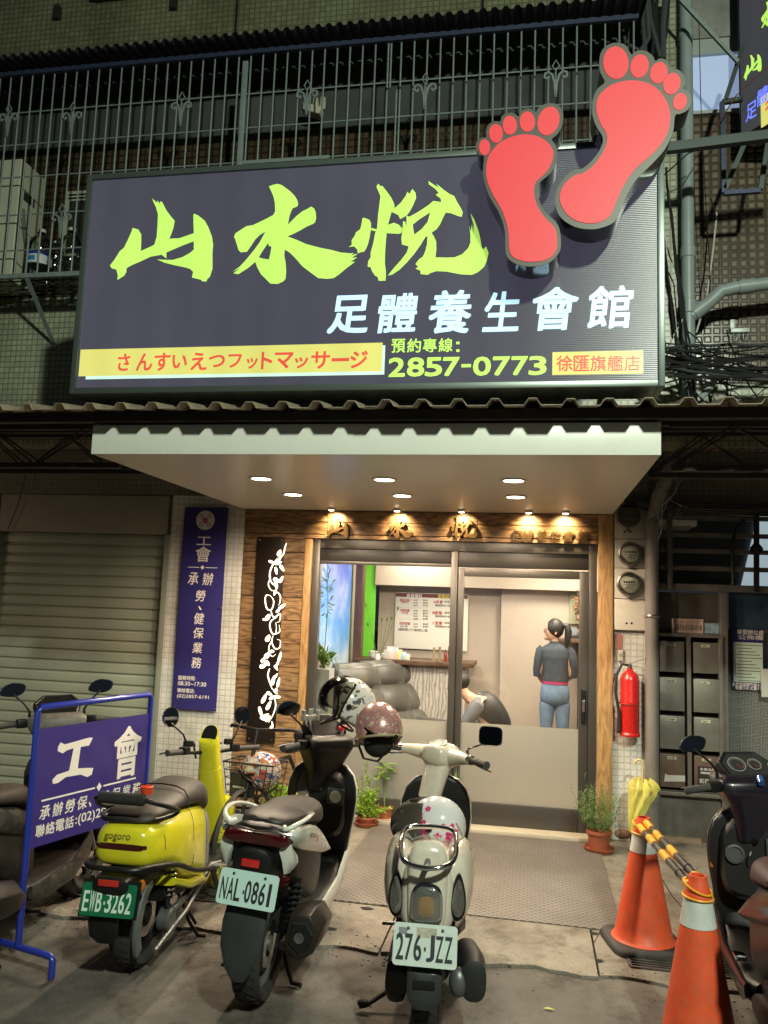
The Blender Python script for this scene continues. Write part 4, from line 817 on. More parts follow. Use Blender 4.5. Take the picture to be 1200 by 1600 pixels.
for s_, px0, py0, px1, py1 in (('華里辦公處', 1152, 985, 1193, 991), ('公佈欄', 1153, 993, 1192, 999), ('水肥清運專門:張小姐', 1144, 1068, 1193, 1072), ('報警:110 火警:119', 1149, 1073, 1192, 1077)):
    a, b_ = onY(px0, py1, 6.888), onY(px1, py0, 6.888); text(m_, s_, q, a.x, a.z, b_.x, b_.z, off=.015, d=.0006)
m_.build('lettering', WHT, nb, kind='stuff')
m_ = MB(); a = onY(1149, 1008, 6.887)
for i in range(13): m_.poly([[(a.x+.01*(i % 3), a.z-.025*i), (a.x+.21-.03*((i*7) % 4), a.z-.025*i), (a.x+.21-.03*((i*7) % 4), a.z-.025*i+.006), (a.x+.01*(i % 3), a.z-.025*i+.006)]], FRONT(6.8872), .0004)
m_.build('printed_line', mat('print_grey', (.13, .17, .15), .6), nb, kind='stuff')
tag(fbox(1190, 1046, 1230, 1090, 6.83, .02, 'white_notice_card', mat('card_white', (.5, .52, .5), .5), None, .002), 'blank white card hung at the right photo edge below the poster', 'card')
# electric meters on their board
mb_ = thing('meter_board', 'pale painted board with steps holding three round electric meters', 'meter board', (.75, 6.68, 2)); bdm = mat('board_paint', (.56, .52, .45), .5, var=.1, vs=10)
zz = [onY(983, y_, 6.66).z for y_ in (797, 842, 888, 936, 985)]
for i in range(4): MB().box(.640, .888, 6.655, 6.70, zz[i+1]+.002, zz[i]-.002).build('board', bdm, mb_, bevel=.003)
m_ = MB()
for px, py in ((976, 831), (985, 831), (979, 974), (987, 974)): a = onY(px, py, 6.654); m_.poly([ci(a.x, a.z, .009, 10)], FRONT(6.6545), .001)
m_.build('knockout_hole', hole, mb_, kind='stuff')
glz = pane('meter_glass', (.9, .92, .88), 1.8, .03); ring_m = mat('meter_ring', (.22, .21, .18), .35, .6); dial = mat('meter_dial', (.62, .60, .52), .5)
for i, (px, py, lab_) in enumerate(((982, 808, 'uppermost round glass electric meter just under the canopy corner'), (985, 865, 'middle round glass electric meter on the pale board'), (983, 912, 'lowest round glass electric meter above the blank board'))):
    c = onY(px, py, 6.60); t = thing('electric_meter', lab_, 'electric meter', (c.x, 6.654, c.z), group='round electric meters on the board', local=True); Mx = Matrix.Rotation(R(90), 4, 'X')
    MB().lathe([(0, 0), (.090, 0), (.094, .02), (.094, .045), (.082, .05), (.082, .04), (0, .04)], 32, Mx).build('meter_body', ring_m, t, True)
    MB().lathe([(.0, .0405), (.070, .0405), (.070, .043), (0, .043)], 28, Mx).build('dial', dial if i else mat('dial_brown', (.15, .12, .07), .5), t, True)
    MB().lathe([(.080, .045), (.077, .085), (.068, .097), (0, .10)], 32, Mx, cap=False).build('glass_cover', glz, t, True)
    m_ = MB(); q = FRONT(-.0435); m_.poly([[(-.045, -.012), (.045, -.012), (.045, -.008), (-.045, -.008)]], q, .001)
    for k in range(5): m_.poly([[(-.04+.018*k, .006), (-.028+.018*k, .006), (-.028+.018*k, .02), (-.04+.018*k, .02)]], q, .001)
    text(m_, '0773.5', q, -.03, -.04, .03, -.026, off=.01); m_.build('dial_print', blk, t)
    MB().box(-.012, .012, -.05, -.0, -.112, -.092).build('seal_lug', ring_m, t, bevel=.003)
# fire extinguisher
ex = thing('fire_extinguisher', 'red fire extinguisher with black hose hanging on the white tiled pier', 'fire extinguisher', (0, 0, 0), local=True); c = onY(984, 1150, 6.60); ex.location = (c.x, 6.60, c.z)
rd = mat('extinguisher_red', (.50, .012, .010), .28, coat=.6, var=.12, vs=14); hgt = onY(984, 1048, 6.60).z-c.z
MB().lathe([(0, .0), (.075, .0), (.078, .015), (.070, .03), (.070, .03), (.0705, .035), (.0705, hgt*.5), (.072, hgt*.5+.004), (.072, hgt*.5+.014), (.0705, hgt*.5+.018), (.0705, hgt*.86), (.06, hgt*.94), (.035, hgt*.99), (.022, hgt+.005), (.022, hgt+.02), (0, hgt+.02)], 32).build('cylinder', rd, ex, True)
MB().lathe([(0, hgt+.02), (.018, hgt+.02), (.018, hgt+.05), (0, hgt+.05)], 14).build('valve', stl, ex, True)
MB().bar((-.01, 0, hgt+.05), (.12, -.02, hgt+.10), .018, .005).build('handle', stl, ex, bevel=.001); MB().bar((.01, 0, hgt+.04), (.13, -.02, hgt+.02), .018, .005).build('lever', stl, ex, bevel=.001)
MB().tube([(-.01, 0, hgt+.04), (-.06, -.02, hgt+.05), (-.10, -.03, hgt-.03), (-.11, -.03, hgt-.16), (-.085, -.03, hgt-.30), (-.08, -.03, hgt-.38)], .011, 10).build('hose', cb, ex, True)
MB().tube([(-.08, -.03, hgt-.30), (-.08, -.03, hgt-.47)], [.013, .018], 10).build('nozzle', cb, ex, True)
for z in (hgt*.5-.002,): MB().tube([(-.01+.076*math.cos(a), .076*math.sin(a), z) for a in [i*2*math.pi/24 for i in range(24)]], .004, 6, closed=True).build('strap', mat('strap_red', (.35, .02, .015), .5), ex, True)
fbox(964, 991, 972, 1014, 6.695, .004, 'paper_seal', mat('seal_pink', (.40, .14, .13), .6), None, 0).name = 'paper_seal'
tag(bpy.data.objects['paper_seal'], 'small faded red paper strip stuck on the tiled pier above the switch', 'paper strip')
db = thing('door_bell', 'small grey door bell button on the tiled pier above the extinguisher', 'door bell', onY(969, 1024, 6.69)); fbox(965, 1015, 974, 1033, 6.68, .018, 'bell_case', wpl, db, .004); fbox(967, 1020, 972, 1026, 6.676, .0035, 'button', cg, db, .001)
# hanging umbrella
um = thing('umbrella', 'folded yellow umbrella hanging by its hook from the pipe bracket', 'umbrella', (0, 0, 0), local=True); tp = onY(1003, 1190, 6.40); um.location = (tp.x, 6.42, 0)
yl = mat('umbrella_yellow', (.62, .56, .13), .45, var=.12, vs=12); zt = tp.z; rings = []
for i in range(15):
    t = i/14; z = zt-.16-t*(zt-.16-.14); r_ = (.082*(1-t)**.75+.012)*(.72 if i == 0 else 1); off = -.075*t; rg = []
    for k in range(40):
        a = 2*math.pi*k/40; rr = r_*(1+.34*math.cos(7*a+t*4)*(1-t*.5))*(1+.22*math.cos(a-.5)); rg.append(Vector((off+rr*math.cos(a), rr*.6*math.sin(a), z+(.045*math.cos(7*a+2)*(1-i/3) if i < 3 else 0))))
    rings.append(rg)
MB().loft(rings).build('canopy_cloth', yl, um, True, angle=60)
MB().tube([(-.0, 0, zt-.20), (.012, 0, zt-.03), (.008, 0, zt), (-.02, 0, zt+.012), (-.045, 0, zt-.005), (-.052, 0, zt-.03)], [.006, .007, .009, .010, .010, .008], 8).build('handle', mat('handle_cream', (.60, .50, .22), .4), um, True)
MB().tube([(-.077, 0, .13), (-.079, 0, .05)], [.006, .003], 6).build('tip', cb, um, True)
# drain pipe from the awning to the ground
dpn = thing('drain_pipe', 'grey painted vertical drain pipe with metal strap beside the meter board', 'pipe', (.95, 6.6, 0)); pg_ = mat('pipe_grey', (.20, .18, .165), .42, var=.2, vs=3)
a = onY(1019, 1000, 6.58)
MB().tube([(a.x, 6.6, 0), (a.x, 6.6, 2.45), (a.x+.03, 6.55, 2.6), (a.x+.12, 6.45, 2.86), (a.x+.12, 6.45, 3.1)], .052, 18).build('pipe', pg_, dpn, True)
z = onY(1019, 963, 6.58).z; MB().tube([(a.x+.056*math.cos(t), 6.6+.056*math.sin(t), z) for t in [i*2*math.pi/20 for i in range(20)]], .008, 6, closed=True, flat=1.5).build('strap', stl, dpn, True)
for z in (2.43, .35): MB().lathe([(.0535, -.03), (.059, -.025), (.059, .025), (.0535, .03)], 20, Matrix.Translation((a.x, 6.6, z)), cap=False).build('collar', pg_, dpn, True)
# pipes on the upper wall
pv = mat('pvc_grey', (.25, .30, .30), .4, var=.12, vs=3)
vp = thing('upper_drain_pipe', 'grey plastic stack pipe running up the tiled pilaster right of the sign', 'pipe', (1.03, 5.6, 3)); a = onY(1071, 100, 5.62); b_ = onY(1078, 600, 5.62); xm = (a.x+b_.x)/2
MB().tube([(xm, 5.62, 2.95), (xm, 5.62, 11)], .043, 18).build('pipe', pv, vp, True)
for py, hh in ((165/3+0, .03), (395, .04), (480, .05), (570, .04)): z = onY(1075, py, 5.62).z; MB().lathe([(.044, -hh), (.050, -hh+.006), (.050, hh-.006), (.044, hh)], 18, Matrix.Translation((xm, 5.62, z)), cap=False).build('collar', pv, vp, True)
ep = thing('branch_pipe', 'grey plastic branch pipe bending from the right into the stack pipe', 'pipe', (1.4, 5.6, 3.8)); Pp = [onY(1260, 434, 5.6), onY(1150, 448, 5.6), onY(1128, 453, 5.6), onY(1110, 470, 5.6), onY(1080, 493, 5.6)]
MB().tube([(v.x, 5.62, v.z) for v in Pp], .044, 18).build('pipe', pv, ep, True)
for i, (u, w) in enumerate(((0, 1), (3, 4))):
    v = Vector((Pp[w].x, 5.62, Pp[w].z)); d_ = (Vector((Pp[u].x, 5.62, Pp[u].z))-v).normalized(); MB().tube([v+d_*.02, v+d_*.11], .050, 18).build('collar', pv, ep, True)
# projecting sign on its bracket at the right edge
E0 = onY(1157, 211, 5.70); US = Vector((.55, -.835, 0)); NS = US.cross(Vector((0, 0, 1)))
def sx_(px, py):
    d = ray(px, py); o_ = Vector((0, 0, EYE)); t_ = (E0-o_).dot(NS)/d.dot(NS); w_ = o_+d*t_-E0; return (w_.dot(US), w_.z)
ps = thing('projecting_lightbox_sign', 'dark projecting lightbox with lime and blue characters cut by the right photo edge', 'sign', (E0.x, E0.y, E0.z)); fcm = litmat('side_slate', (.035, .035, .042), 1.0)
qs = (E0, US, Vector((0, 0, 1)), NS)
MB().obox(E0+US*.65+Vector((0, 0, 1.45))-NS*.105, (1.34, .2, 3.0), Matrix((US, -NS, Vector((0, 0, 1)))).transposed()).build('casing', side, ps, bevel=.02)
MB().poly([[(.01, -.02), (1.29, -.02), (1.29, 2.92), (.01, 2.92)]], qs, .003).build('face', fcm, ps)
for ch, p0_, p1_ in (('山', (1163, 130), (1191, 45)), ('水', (1191, 70), (1222, -25))):
    a, b_ = sx_(*p0_), sx_(p1_[0], p0_[1]); h_ = (b_[0]-a[0])*1.15; m_ = MB()
    for s_ in cal_norm(ch): m_.poly([[(a[0]+(b_[0]-a[0])*u, a[1]+h_*v+(.10 if ch == '水' else 0)) for u, v in l] for l in s_], qs, .006)
    m_.build('character', lime, ps)
vio = litmat('sign_violet', (.16, .22, 1.0), 1.1, (.1, .1, .4))
for ch, px, py in zip('足體養', (1166, 1184, 1204), (192, 168, 140)):
    a, b_ = sx_(px, py), sx_(px+17, py); w_ = b_[0]-a[0]; m_ = MB(); text(m_, ch, qs, a[0], a[1], a[0]+w_, a[1]+w_*1.3, d=.005, off=.012, shear=.1); m_.build('character', vio, ps)
a = sx_(1190, 200); m_ = MB(); m_.poly([[(a[0], a[1]), (a[0]+.7, a[1]), (a[0]+.7, a[1]+.22), (a[0], a[1]+.22)]], qs, .005); m_.build('yellow_plate', yel, ps)
for k_, ch in enumerate('徐匯'): m_ = MB(); text(m_, ch, qs, a[0]+.04+.2*k_, a[1]+.04, a[0]+.2+.2*k_, a[1]+.18, d=.007, off=.012); m_.build('character', redp, ps)
sbm = mat('bracket_steel', (.06, .075, .07), .4, .6)
br_ = thing('sign_bracket', 'dark steel bracket frame carrying the projecting sign', 'bracket', (1.5, 5.2, 4.4)); p1, p2 = onY(1042, 232, 5.1), onY(1260, 205, 5.1)
MB().bar(p1, p2, .05, .06).build('beam', sbm, br_)
for pts in ([(1131, 302), (1128, 160)], [(1131, 302), (1188, 298)], [(1133, 296), (1163, 225)], [(1188, 296), (1199, 225)], [(1128, 160), (1160, 155)], [(1133, 158), (1160, 75)]):
    MB().bar(*[onY(*p_, 5.45) for p_ in pts], .03, .03).build('brace', sbm if pts[0][1] != 302 else mat('brace_blue', (.03, .04, .09), .4, .3), br_)
MB().bar(onY(1063, 0, 5.4), onY(1153, 97, 5.4), .022).build('stay', bar_m, br_)
# ------------------------------------------------------------------ cables
rn = random.Random(5)
def hang(p, q, sag, n=14, wob=.01):
    out = []
    for i in range(n+1):
        t = i/n; v = Vector(p).lerp(Vector(q), t); v.z -= sag*4*t*(1-t); v += Vector((rn.uniform(-wob, wob)*.6, rn.uniform(-wob, wob), rn.uniform(-wob, wob))); out.append(v)
    return out
ct = thing('utility_cable_bundle', 'tangled bundle of black utility cables crossing the wall right of the sign', 'cables', (1.4, 5.5, 3.2))
for i in range(26):
    y_ = 5.35+rn.uniform(-.1, .2); z0 = onY(1045, 545+rn.uniform(-12, 60), y_).z; z1 = onY(1250, 545+rn.uniform(-25, 70), y_).z
    MB().tube(hang((.78+rn.uniform(-.03, .1), y_, z0), (2.0, y_+rn.uniform(-.1, .1), z1), rn.uniform(-.03, .06), wob=.006), rn.choice((.003, .005, .006, .010)), 6).build('cable', cb if rn.random() < .85 else mat('cable_dark', (.05, .055, .06), .5), ct, True)
for i in range(16):
    y_ = 5.3+rn.uniform(0, .25); a = onY(1040+rn.uniform(0, 120), 500+rn.uniform(0, 130), y_); b_ = onY(1060+rn.uniform(0, 150), 560+rn.uniform(0, 85), y_+.05)
    MB().tube(hang(a, b_, rn.uniform(.02, .18), 10, .01), rn.choice((.003, .005, .007)), 5).build('cable', cb, ct, True)
for x0_, y0_, x1_, y1_, r_ in ((1045, 300, 1065, 500, .010), (1040, 260, 1075, 560, .008), (1038, 380, 1060, 560, .006), (1062, 430, 1090, 640, .008)):
    MB().tube(hang(onY(x0_, y0_, 5.5), onY(x1_, y1_, 5.5), 0, 10, .008), r_, 7).build('cable', cb, ct, True)
for pts in ([(1000, -20), (1005, 40), (1010, 110)], [(1012, -20), (1016, 30), (1032, 90)], [(1020, -20), (1022, 50), (1018, 95)], [(1030, -20), (1024, 20), (1030, 90)], [(1042, -20), (1036, 40), (1036, 92)], [(1046, -20), (1041, 50), (1034, 92)], [(1008, -20), (1014, 60), (1000, 80)], [(978, 38), (974, 50), (978, 68), (998, 78)]):
    MB().tube([onY(*p_, 5.5) for p_ in pts], rn.choice((.012, .016, .022)), 8).build('cable', rn.choice((cb, mat('cable_dark', ()))), ct, True)
MB().tube([onY(1110, 310, 5.7), onY(1120, 335, 5.72), onY(1113, 400, 5.75), onY(1105, 460, 5.7), onY(1088, 520, 5.6)], .006, 6).build('white_cable', cw, ct, True)
MB().tube([onY(1038, 365, 5.6), onY(1046, 400, 5.6), onY(1060, 430, 5.6), onY(1066, 500, 5.6), onY(1045, 538, 5.55)], .005, 6).build('white_cable', cw, ct, True)
MB().tube([onY(1092, 30, 5.7), onY(1095, 160, 5.7), onY(1102, 300, 5.7), onY(1110, 440, 5.7), onY(1095, 560, 5.6)], .003, 5).build('cable', cb, ct, True)
MB().tube([onY(1085, 250, 5.3), onY(1150, 150, 5.3), onY(1210, 95, 5.3)], .004, 5).build('red_wire', mat('wire_red', (.12, .03, .02), .5), ct, True)
MB().tube([onY(1036, 275, 5.3), onY(1075, 240, 5.3), onY(1093, 232, 5.3)], .005, 5).build('cable', cb, ct, True)
MB().tube([(v.x, 5.45, v.z) for v in (onY(1120, 588, 5.45), onY(1110, 605, 5.45), onY(1095, 622, 5.45))], .022, 10).build('conduit', pv, ct, True)
sj = thing('cable_splitter', 'small silver cable splitter box with connectors hanging in the black cables', 'splitter box', onY(1157, 515, 5.25)); fbox(1142, 512, 1172, 519, 5.25, .04, 'box', mat('silver_dull', (.28, .30, .29), .45, .3), sj, .003); fbox(1141, 499, 1149, 514, 5.26, .01, 'mounting_tab', mat('silver_dull', ()), sj, .002)
for px in (1147, 1155, 1162, 1169): a = onY(px, 519, 5.27); MB().tube([a, a-Vector((0, 0, .05))], .009, 8).build('connector', stl, sj, True)
wr = thing('pipe_wire_tangle', 'thin pale wires tangled round the top of the drain pipe under the awning', 'wires', (1, 6.4, 2.6))
for i in range(7):
    P_ = [onY(1015+rn.uniform(0, 60), 700+j*22+rn.uniform(-10, 10), 6.3) for j in range(6)]; MB().tube(P_, .003, 5).build('wire', rn.choice((cg, cb, cg)), wr, True)
MB().tube([onY(1062, 670, 6.2), onY(1075, 725, 6.2), onY(1055, 770, 6.2), onY(1035, 790, 6.3), onY(1033, 830, 6.4), onY(1028, 845, 6.45)], .004, 5).build('wire', cg, wr, True)
for i in range(6):
    x0_ = 962+rn.uniform(0, 20); MB().tube([onY(x0_, 783+i*2, 6.6), onY(x0_+22, 777+i*3, 6.6), onY(x0_+50, 785+i*3, 6.62), onY(1200, 790+i*4, 6.7)], .006, 5).build('wire', cb, wr, True)
# ------------------------------------------------------------------ the room behind the glass
ZF = .03
rm = thing('shop_interior', 'bright massage room with taupe papered walls behind the glass door', 'room', (-.7, 8, 0))
tp_ = mat('taupe_paper', (.36, .30, .245), .6, var=.10, vs=60, bump=.3, bs=90); flr = mat('wood_floor', (.30, .22, .15), .35, var=.2)
MB().box(-2.0, 1.3, 6.79, 9.3, -.02, ZF).build('floor', flr, rm); MB().box(-2.0, 1.3, 6.86, 9.3, 2.45, 2.5).build('ceiling', mat('ceiling_white', (.7, .68, .62), .6), rm)
MB().box(-1.72, 1.3, 9.2, 9.3, ZF, 2.45).build('back_wall', tp_, rm); MB().box(-1.72, 1.3, 8.92, 9.198, 1.955, 2.448).build('bulkhead', tp_, rm)
MB().box(.83, .9, 6.96, 9.2, ZF, 2.45).build('side_wall', tp_, rm); MB().box(-2.0, -1.93, 6.86, 9.3, ZF, 2.45).build('side_wall', tp_, rm)
MB().box(-2.0, -1.85, 6.79, 6.86, ZF, 2.5).build('front_return', tp_, rm); MB().box(.53, .9, 6.79, 6.86, ZF, 2.5).build('front_return', tp_, rm); MB().box(-1.85, .53, 6.79, 6.83, 2.2, 2.5).build('front_header', tp_, rm)
# sliding closet door panel and joints on the back wall
fbox(781, 920, 903, 1200, 9.12, .03, 'closet_door', mat('closet_taupe', (.40, .335, .28), .55, var=.06, vs=60), rm, .003)
fbox(893, 1035, 897, 1055, 9.10, .015, 'door_pull', stl, rm, .002)
fbox(903, 900, 906, 1200, 9.05, .07, 'door_edge', dk, rm, 0); fbox(906, 895, 930, 1200, 9.14, .03, 'pale_panel', mat('pale_wall', (.62, .64, .66), .5), rm, 0)
fbox(890, 905, 904, 975, 9.08, .03, 'hanging_cloth', mat('cloth_olive', (.30, .31, .20), .7), rm, 0)
gw = thing('green_wall_panel', 'bright green painted wall strip beside the brown column inside', 'wall', (-1.8, 8.9, 1)); fbox(563, 870, 584.5, 1100, 8.95, .03, 'panel', mat('leaf_green', (.13, .50, .03), .5), gw, 0)
bc = thing('brown_column', 'dark brown timber column between the sea mural and the green wall', 'column', (-1.85, 8.6, 0)); fbox(550.5, 860, 563, 1200, 8.60, .12, 'shaft', mat('column_brown', (.085, .04, .028), .35), bc, .004)
# mural
m, nt, p, o = _nodes('sea_mural'); co_ = objco(nt); L = nt.links; s = N(nt, 'ShaderNodeSeparateXYZ'); L.new(co_, s.inputs[0])
mr = N(nt, 'ShaderNodeMapRange'); mr.inputs[1].default_value = .9; mr.inputs[2].default_value = 2.1; L.new(s.outputs[2], mr.inputs[0])
sky_ = ramp(nt, mr.outputs[0], [(0, (.01, .07, .20)), (.17, (.03, .17, .42)), (.18, (.42, .55, .72)), (.30, (.16, .38, .72)), (.55, (.10, .30, .78)), (1, (.12, .20, .75))])
cl = ramp(nt, noise(nt, objco(nt, (1, 1.0, 1.2)), 1.6, 5, .55), [(.48, (0, 0, 0)), (.85, (.8, .8, .8))]); L.new(mixcol(nt, cl, sky_, (.75, .76, .80)), p.inputs['Base Color']); p.inputs['Roughness'].default_value = .2
mu = thing('sea_mural', 'glossy printed mural of blue sea and cloudy sky on the left inside wall', 'mural', (-1.92, 7.8, 1.2)); MB().box(-1.928, -1.915, 6.87, 8.58, .35, 2.4).build('print', m, mu)
fo = MB()
for i in range(26): 
    y_ = 7.0+rn.random()*.7; z_ = .8+rn.random()*.35*(1.8-(y_-6.9)); fo.sphere((-1.9, y_, z_), .07+.05*rn.random(), (.2, 1, .8), 7, 5)
fo.build('rocks_print', mat('mural_rock', (.30, .22, .16), .6, var=.5, vs=20), mu, kind='stuff')
# price board
bd = thing('price_board', 'white price board with dark red header and red and black lettering on the back wall', 'sign', (-1.1, 9.1, 1.6)); YB = 9.17
fbox(617, 927, 731, 1015, YB, .012, 'board', mat('board_cream', (.68, .66, .58), .35), bd, .002); fbox(618, 928, 731, 934, YB-.003, .0028, 'header_band', mat('board_maroon', (.14, .02, .015), .4), bd, 0)
def ptx(items, name, m, par, Y):
    m_ = MB()
    for s_, x0_, y0_, x1_, y1_ in items: a, b_ = onY(x0_, y1_, Y), onY(x1_, y0_, Y); text(m_, s_, FRONT(Y), a.x, a.z, b_.x, b_.z, off=.012, d=.0008)
    m_.build(name, m, par)
ptx([('會員價目', 635, 928.5, 659, 933.5)], 'header_lettering', WHT, bd, YB-.004); ptx([('套餐組合價', 684, 929.5, 714, 934.5)], 'header_lettering', mat('print_yellow', (.7, .6, .05), .5), bd, YB-.004)
rp = mat('print_red', (.45, .04, .04), .5); kp = mat('print_dark', (.10, .08, .07), .5)
ptx([('腳底按摩', 625, 936, 640, 939.5), ('足療加浴足', 627, 940, 638, 942), ('身體指壓', 625, 952, 640, 955.5), ('全身油壓', 627, 956.5, 638, 958.5), ('刮痧拔罐', 624, 972, 641, 976), ('A套餐', 677, 938, 692, 943), ('B套餐', 676, 955, 691, 960), ('C套餐', 676, 971, 691, 976)], 'red_lettering', rp, bd, YB-.002)
L_ = []
for i, (a, b_) in enumerate((('40分', '$600'), ('60分', '$800'), ('90分', '$1200'), ('', ''), ('30分', '$500'), ('60分', '$900'), ('90分', '$1200'), ('120分', '$1600'), ('', ''), ('30分', '$600'), ('20分', '$400'))):
    y_ = 936.5+i*4.15
    if a: L_ += [(a, 646, y_, 653, y_+2.6), (b_, 661, y_+.2, 669, y_+2.8)]
for y_ in (945, 962, 978): L_ += [('腳底按摩40分+肩頸20分', 680, y_, 712, y_+2.4)]
for y_, v in ((939.5, 1200), (956.5, 1600), (972.5, 1800)): L_ += [('(原價 %d)' % v, 694, y_, 712, y_+2.6)]
L_ += [('刮 痧', 626, 977.5, 637, 980), ('※營業時間:上午10點至晚上12點', 622, 983, 668, 985.3)]
ptx(L_, 'black_lettering', kp, bd, YB-.002)
m_ = MB()
for y_ in (950, 967.5):
    for k in range(16): a = onY(625+k*2.7, y_, YB-.002); m_.poly([[(a.x, a.z), (a.x+.008, a.z), (a.x+.008, a.z+.003), (a.x, a.z+.003)]], FRONT(YB-.002), .0006)
m_.build('dashed_rule', kp, bd, kind='stuff')
# counter and what stands on it
YK = 8.55; a, b_ = onY(557, 1031, YK), onY(737, 1031, YK); zc = a.z+.02
ctn = thing('reception_counter', 'reception counter with dark timber top and wavy grey stone front', 'counter', ((a.x+b_.x)/2, YK, 0))
m, nt, p, o = _nodes('wavy_stone'); co_ = objco(nt, (1, 1, .28)); ww = N(nt, 'ShaderNodeTexWave', bands_direction='X'); ww.inputs['Scale'].default_value = 9; ww.inputs['Distortion'].default_value = 9; ww.inputs['Detail'].default_value = 4; ww.inputs['Detail Scale'].default_value = 1.6
nt.links.new(co_, ww.inputs[0]); nt.links.new(ramp(nt, ww.outputs[1], [(.15, (.27, .24, .21)), (.75, (.47, .43, .39))]), p.inputs['Base Color']); p.inputs['Roughness'].default_value = .5; bumped(nt, p, ww.outputs[1], .6, .006)
MB().box(a.x+.03, b_.x-.06, YK+.05, YK+.5, ZF, zc-.05).build('counter_front', m, ctn); MB().box(a.x-.02, b_.x+.02, YK-.03, YK+.55, zc-.045, zc).build('counter_top', wood('dark_top', (.03, .015, .008), (.10, .05, .028)), ctn, bevel=.004)
def on_counter(px, Yo=.12): v = onY(px, 1025, YK+Yo); return Vector((v.x, YK+Yo, zc+.0005))
for i, px in enumerate((583, 598)):
    t = thing('bowl_stack', ('stack of white bowls on a black tray at the counter left end', 'small white bowl stack between tray and tissue box')[i], 'bowls', on_counter(px), local=True)
    for k in range(3 if i == 0 else 2): MB().lathe([(0, 0), (.03, 0), (.05, .025), (.052, .03), (.047, .028), (0, .008)], 16).build('bowl', mat('china_white', (.7, .68, .62), .25), t, True, loc=(0, 0, k*.022))
t = thing('tissue_box', 'pale tissue box on the counter', 'tissue box', on_counter(609), local=True); MB().box(-.055, .055, -.04, .04, 0, .09).build('carton', mat('carton_beige', (.55, .50, .44), .5), t, bevel=.003); MB().loft([ring((0, 0, .09), .03, .01, 10, ax='z'), ring((.005, 0, .13), .045, .012, 10, ax='z')]).build('tissue', WHT, t, True)
for i, (px, c) in enumerate(((618, (.55, .35, .35)), (624, (.6, .5, .15)), (630, (.25, .4, .55)), (636, (.6, .55, .4)))):
    t = thing('sweet_packet', ('pink striped sweet packet nearest the tissue box', 'yellow sweet packet on the counter', 'blue sweet packet on the counter', 'cream sweet packet on the right of the row')[i], 'packet', on_counter(px), local=True, group='sweet packets on the counter'); h_ = .12-.02*i
    MB().loft([ring((0, 0, 0), .032, .02, 10, 4, ax='z'), ring((0, 0, h_*.6), .036, .022, 10, 4, ax='z'), ring((0, 0, h_), .03, .003, 10, 4, ax='z')]).build('wrapper', mat('packet%s' % 'abcd'[i], c, .3, var=.5, vs=60), t, True)
for i, (px, r_, h_, c, lb) in enumerate(((704, .028, .24, (.05, .06, .02), 'tall dark green glass bottle on the counter'), (696, .018, .12, (.25, .03, .02), 'small red sauce bottle on the counter'), (687, .014, .15, (.25, .18, .10), 'slim wooden incense tube on the counter'), (678, .012, .14, (.3, .22, .12), 'thin brown stick holder on the counter'))):
    t = thing('bottle' if i < 2 else 'stick_holder', lb, 'bottle' if i < 2 else 'holder', on_counter(px), local=True); MB().lathe([(0, 0), (r_, 0), (r_, h_*.55), (r_*.9, h_*.65), (r_*.4, h_*.78), (r_*.4, h_*.95), (0, h_*.95)] if i < 2 else [(0, 0), (r_*1.8, 0), (r_*1.8, .01), (r_, .012), (r_, h_), (0, h_)], 16).build('body', mat('bt%s' % 'abcd'[i], c, .12), t, True)
    if i < 2: MB().lathe([(0, h_*.95), (r_*.45, h_*.95), (r_*.45, h_*1.03), (0, h_*1.03)], 12).build('cap', blk, t, True)
# recliners
lea = mat('grey_leather', (.075, .070, .062), .38, var=.2, vs=9, bump=.25, bs=30)
def recliner(x, y, lab):
    t = thing('recliner_chair', lab, 'recliner', (x, y, ZF), R(-34), 'grey leather recliner chairs along the mural', local=True)
    Mb = Matrix.Rotation(R(-24), 3, 'Y')
    rg = []
    for i_ in range(31):
        u = i_/30; z = u*.84; bul = abs(math.sin(u*math.pi*3))**.45; th = (.055+.05*bul)*(1 if u < .93 else .6 if u < 1 else .3)*(1.25 if u > .66 else 1); w = .285*(1 if u < .93 else .9)*(.965+.035*bul); c = Vector((-.26, 0, .36))+Mb @ Vector((0, 0, z))
        rg.append([c+Mb @ Vector((th*math.copysign(abs(math.cos(a))**.75, math.cos(a))*(1+.10*math.cos(5*math.asin(max(-1, min(1, math.sin(a)))))), w*math.copysign(abs(math.sin(a))**.7, math.sin(a)), 0)) for a in [q_*2*math.pi/32 for q_ in range(32)]])
    MB().loft(rg).build('backrest', lea, t, True, angle=80)
    MB().box(-.28, .34, -.27, .27, .30, .46).build('seat', lea, t, bevel=.06, seg=3); MB().box(.36, .72, -.25, .25, .30, .42).build('footrest', lea, t, bevel=.05, seg=3)
    for s_ in (-1, 1): MB().box(-.34, .32, s_*.34-.065, s_*.34+.065, .12, .58).build('armrest', lea, t, bevel=.05, seg=3)
    MB().box(-.3, .3, -.3, .3, .02, .29).build('base', lea, t, bevel=.02)
for y_, lab in ((7.50, 'grey leather recliner nearest the glass, left behind the helmets'), (8.05, 'middle grey leather recliner with ribbed back'), (8.38, 'grey leather recliner farthest back, against the stone counter')):
    v = onY({7.5: 548, 8.05: 590, 8.38: 622}[y_], 1090, y_); recliner(v.x+.42, y_, lab)
tb = thing('treatment_stool', 'low padded foot stool with a rolled tan towel in front of the recliners', 'stool', onZ(640, 1160, .4), local=True); tb.location = (onY(640, 1112, 7.2).x, 7.3, ZF)
MB().box(-.22, .22, -.16, .16, .45, .56).build('cushion', lea, tb, bevel=.03, seg=3)
for sx in (-1, 1):
    for sy in (-1, 1): MB().tube([(sx*.17, sy*.11, 0), (sx*.17, sy*.11, .46)], .015, 8).build('leg', stl, tb)
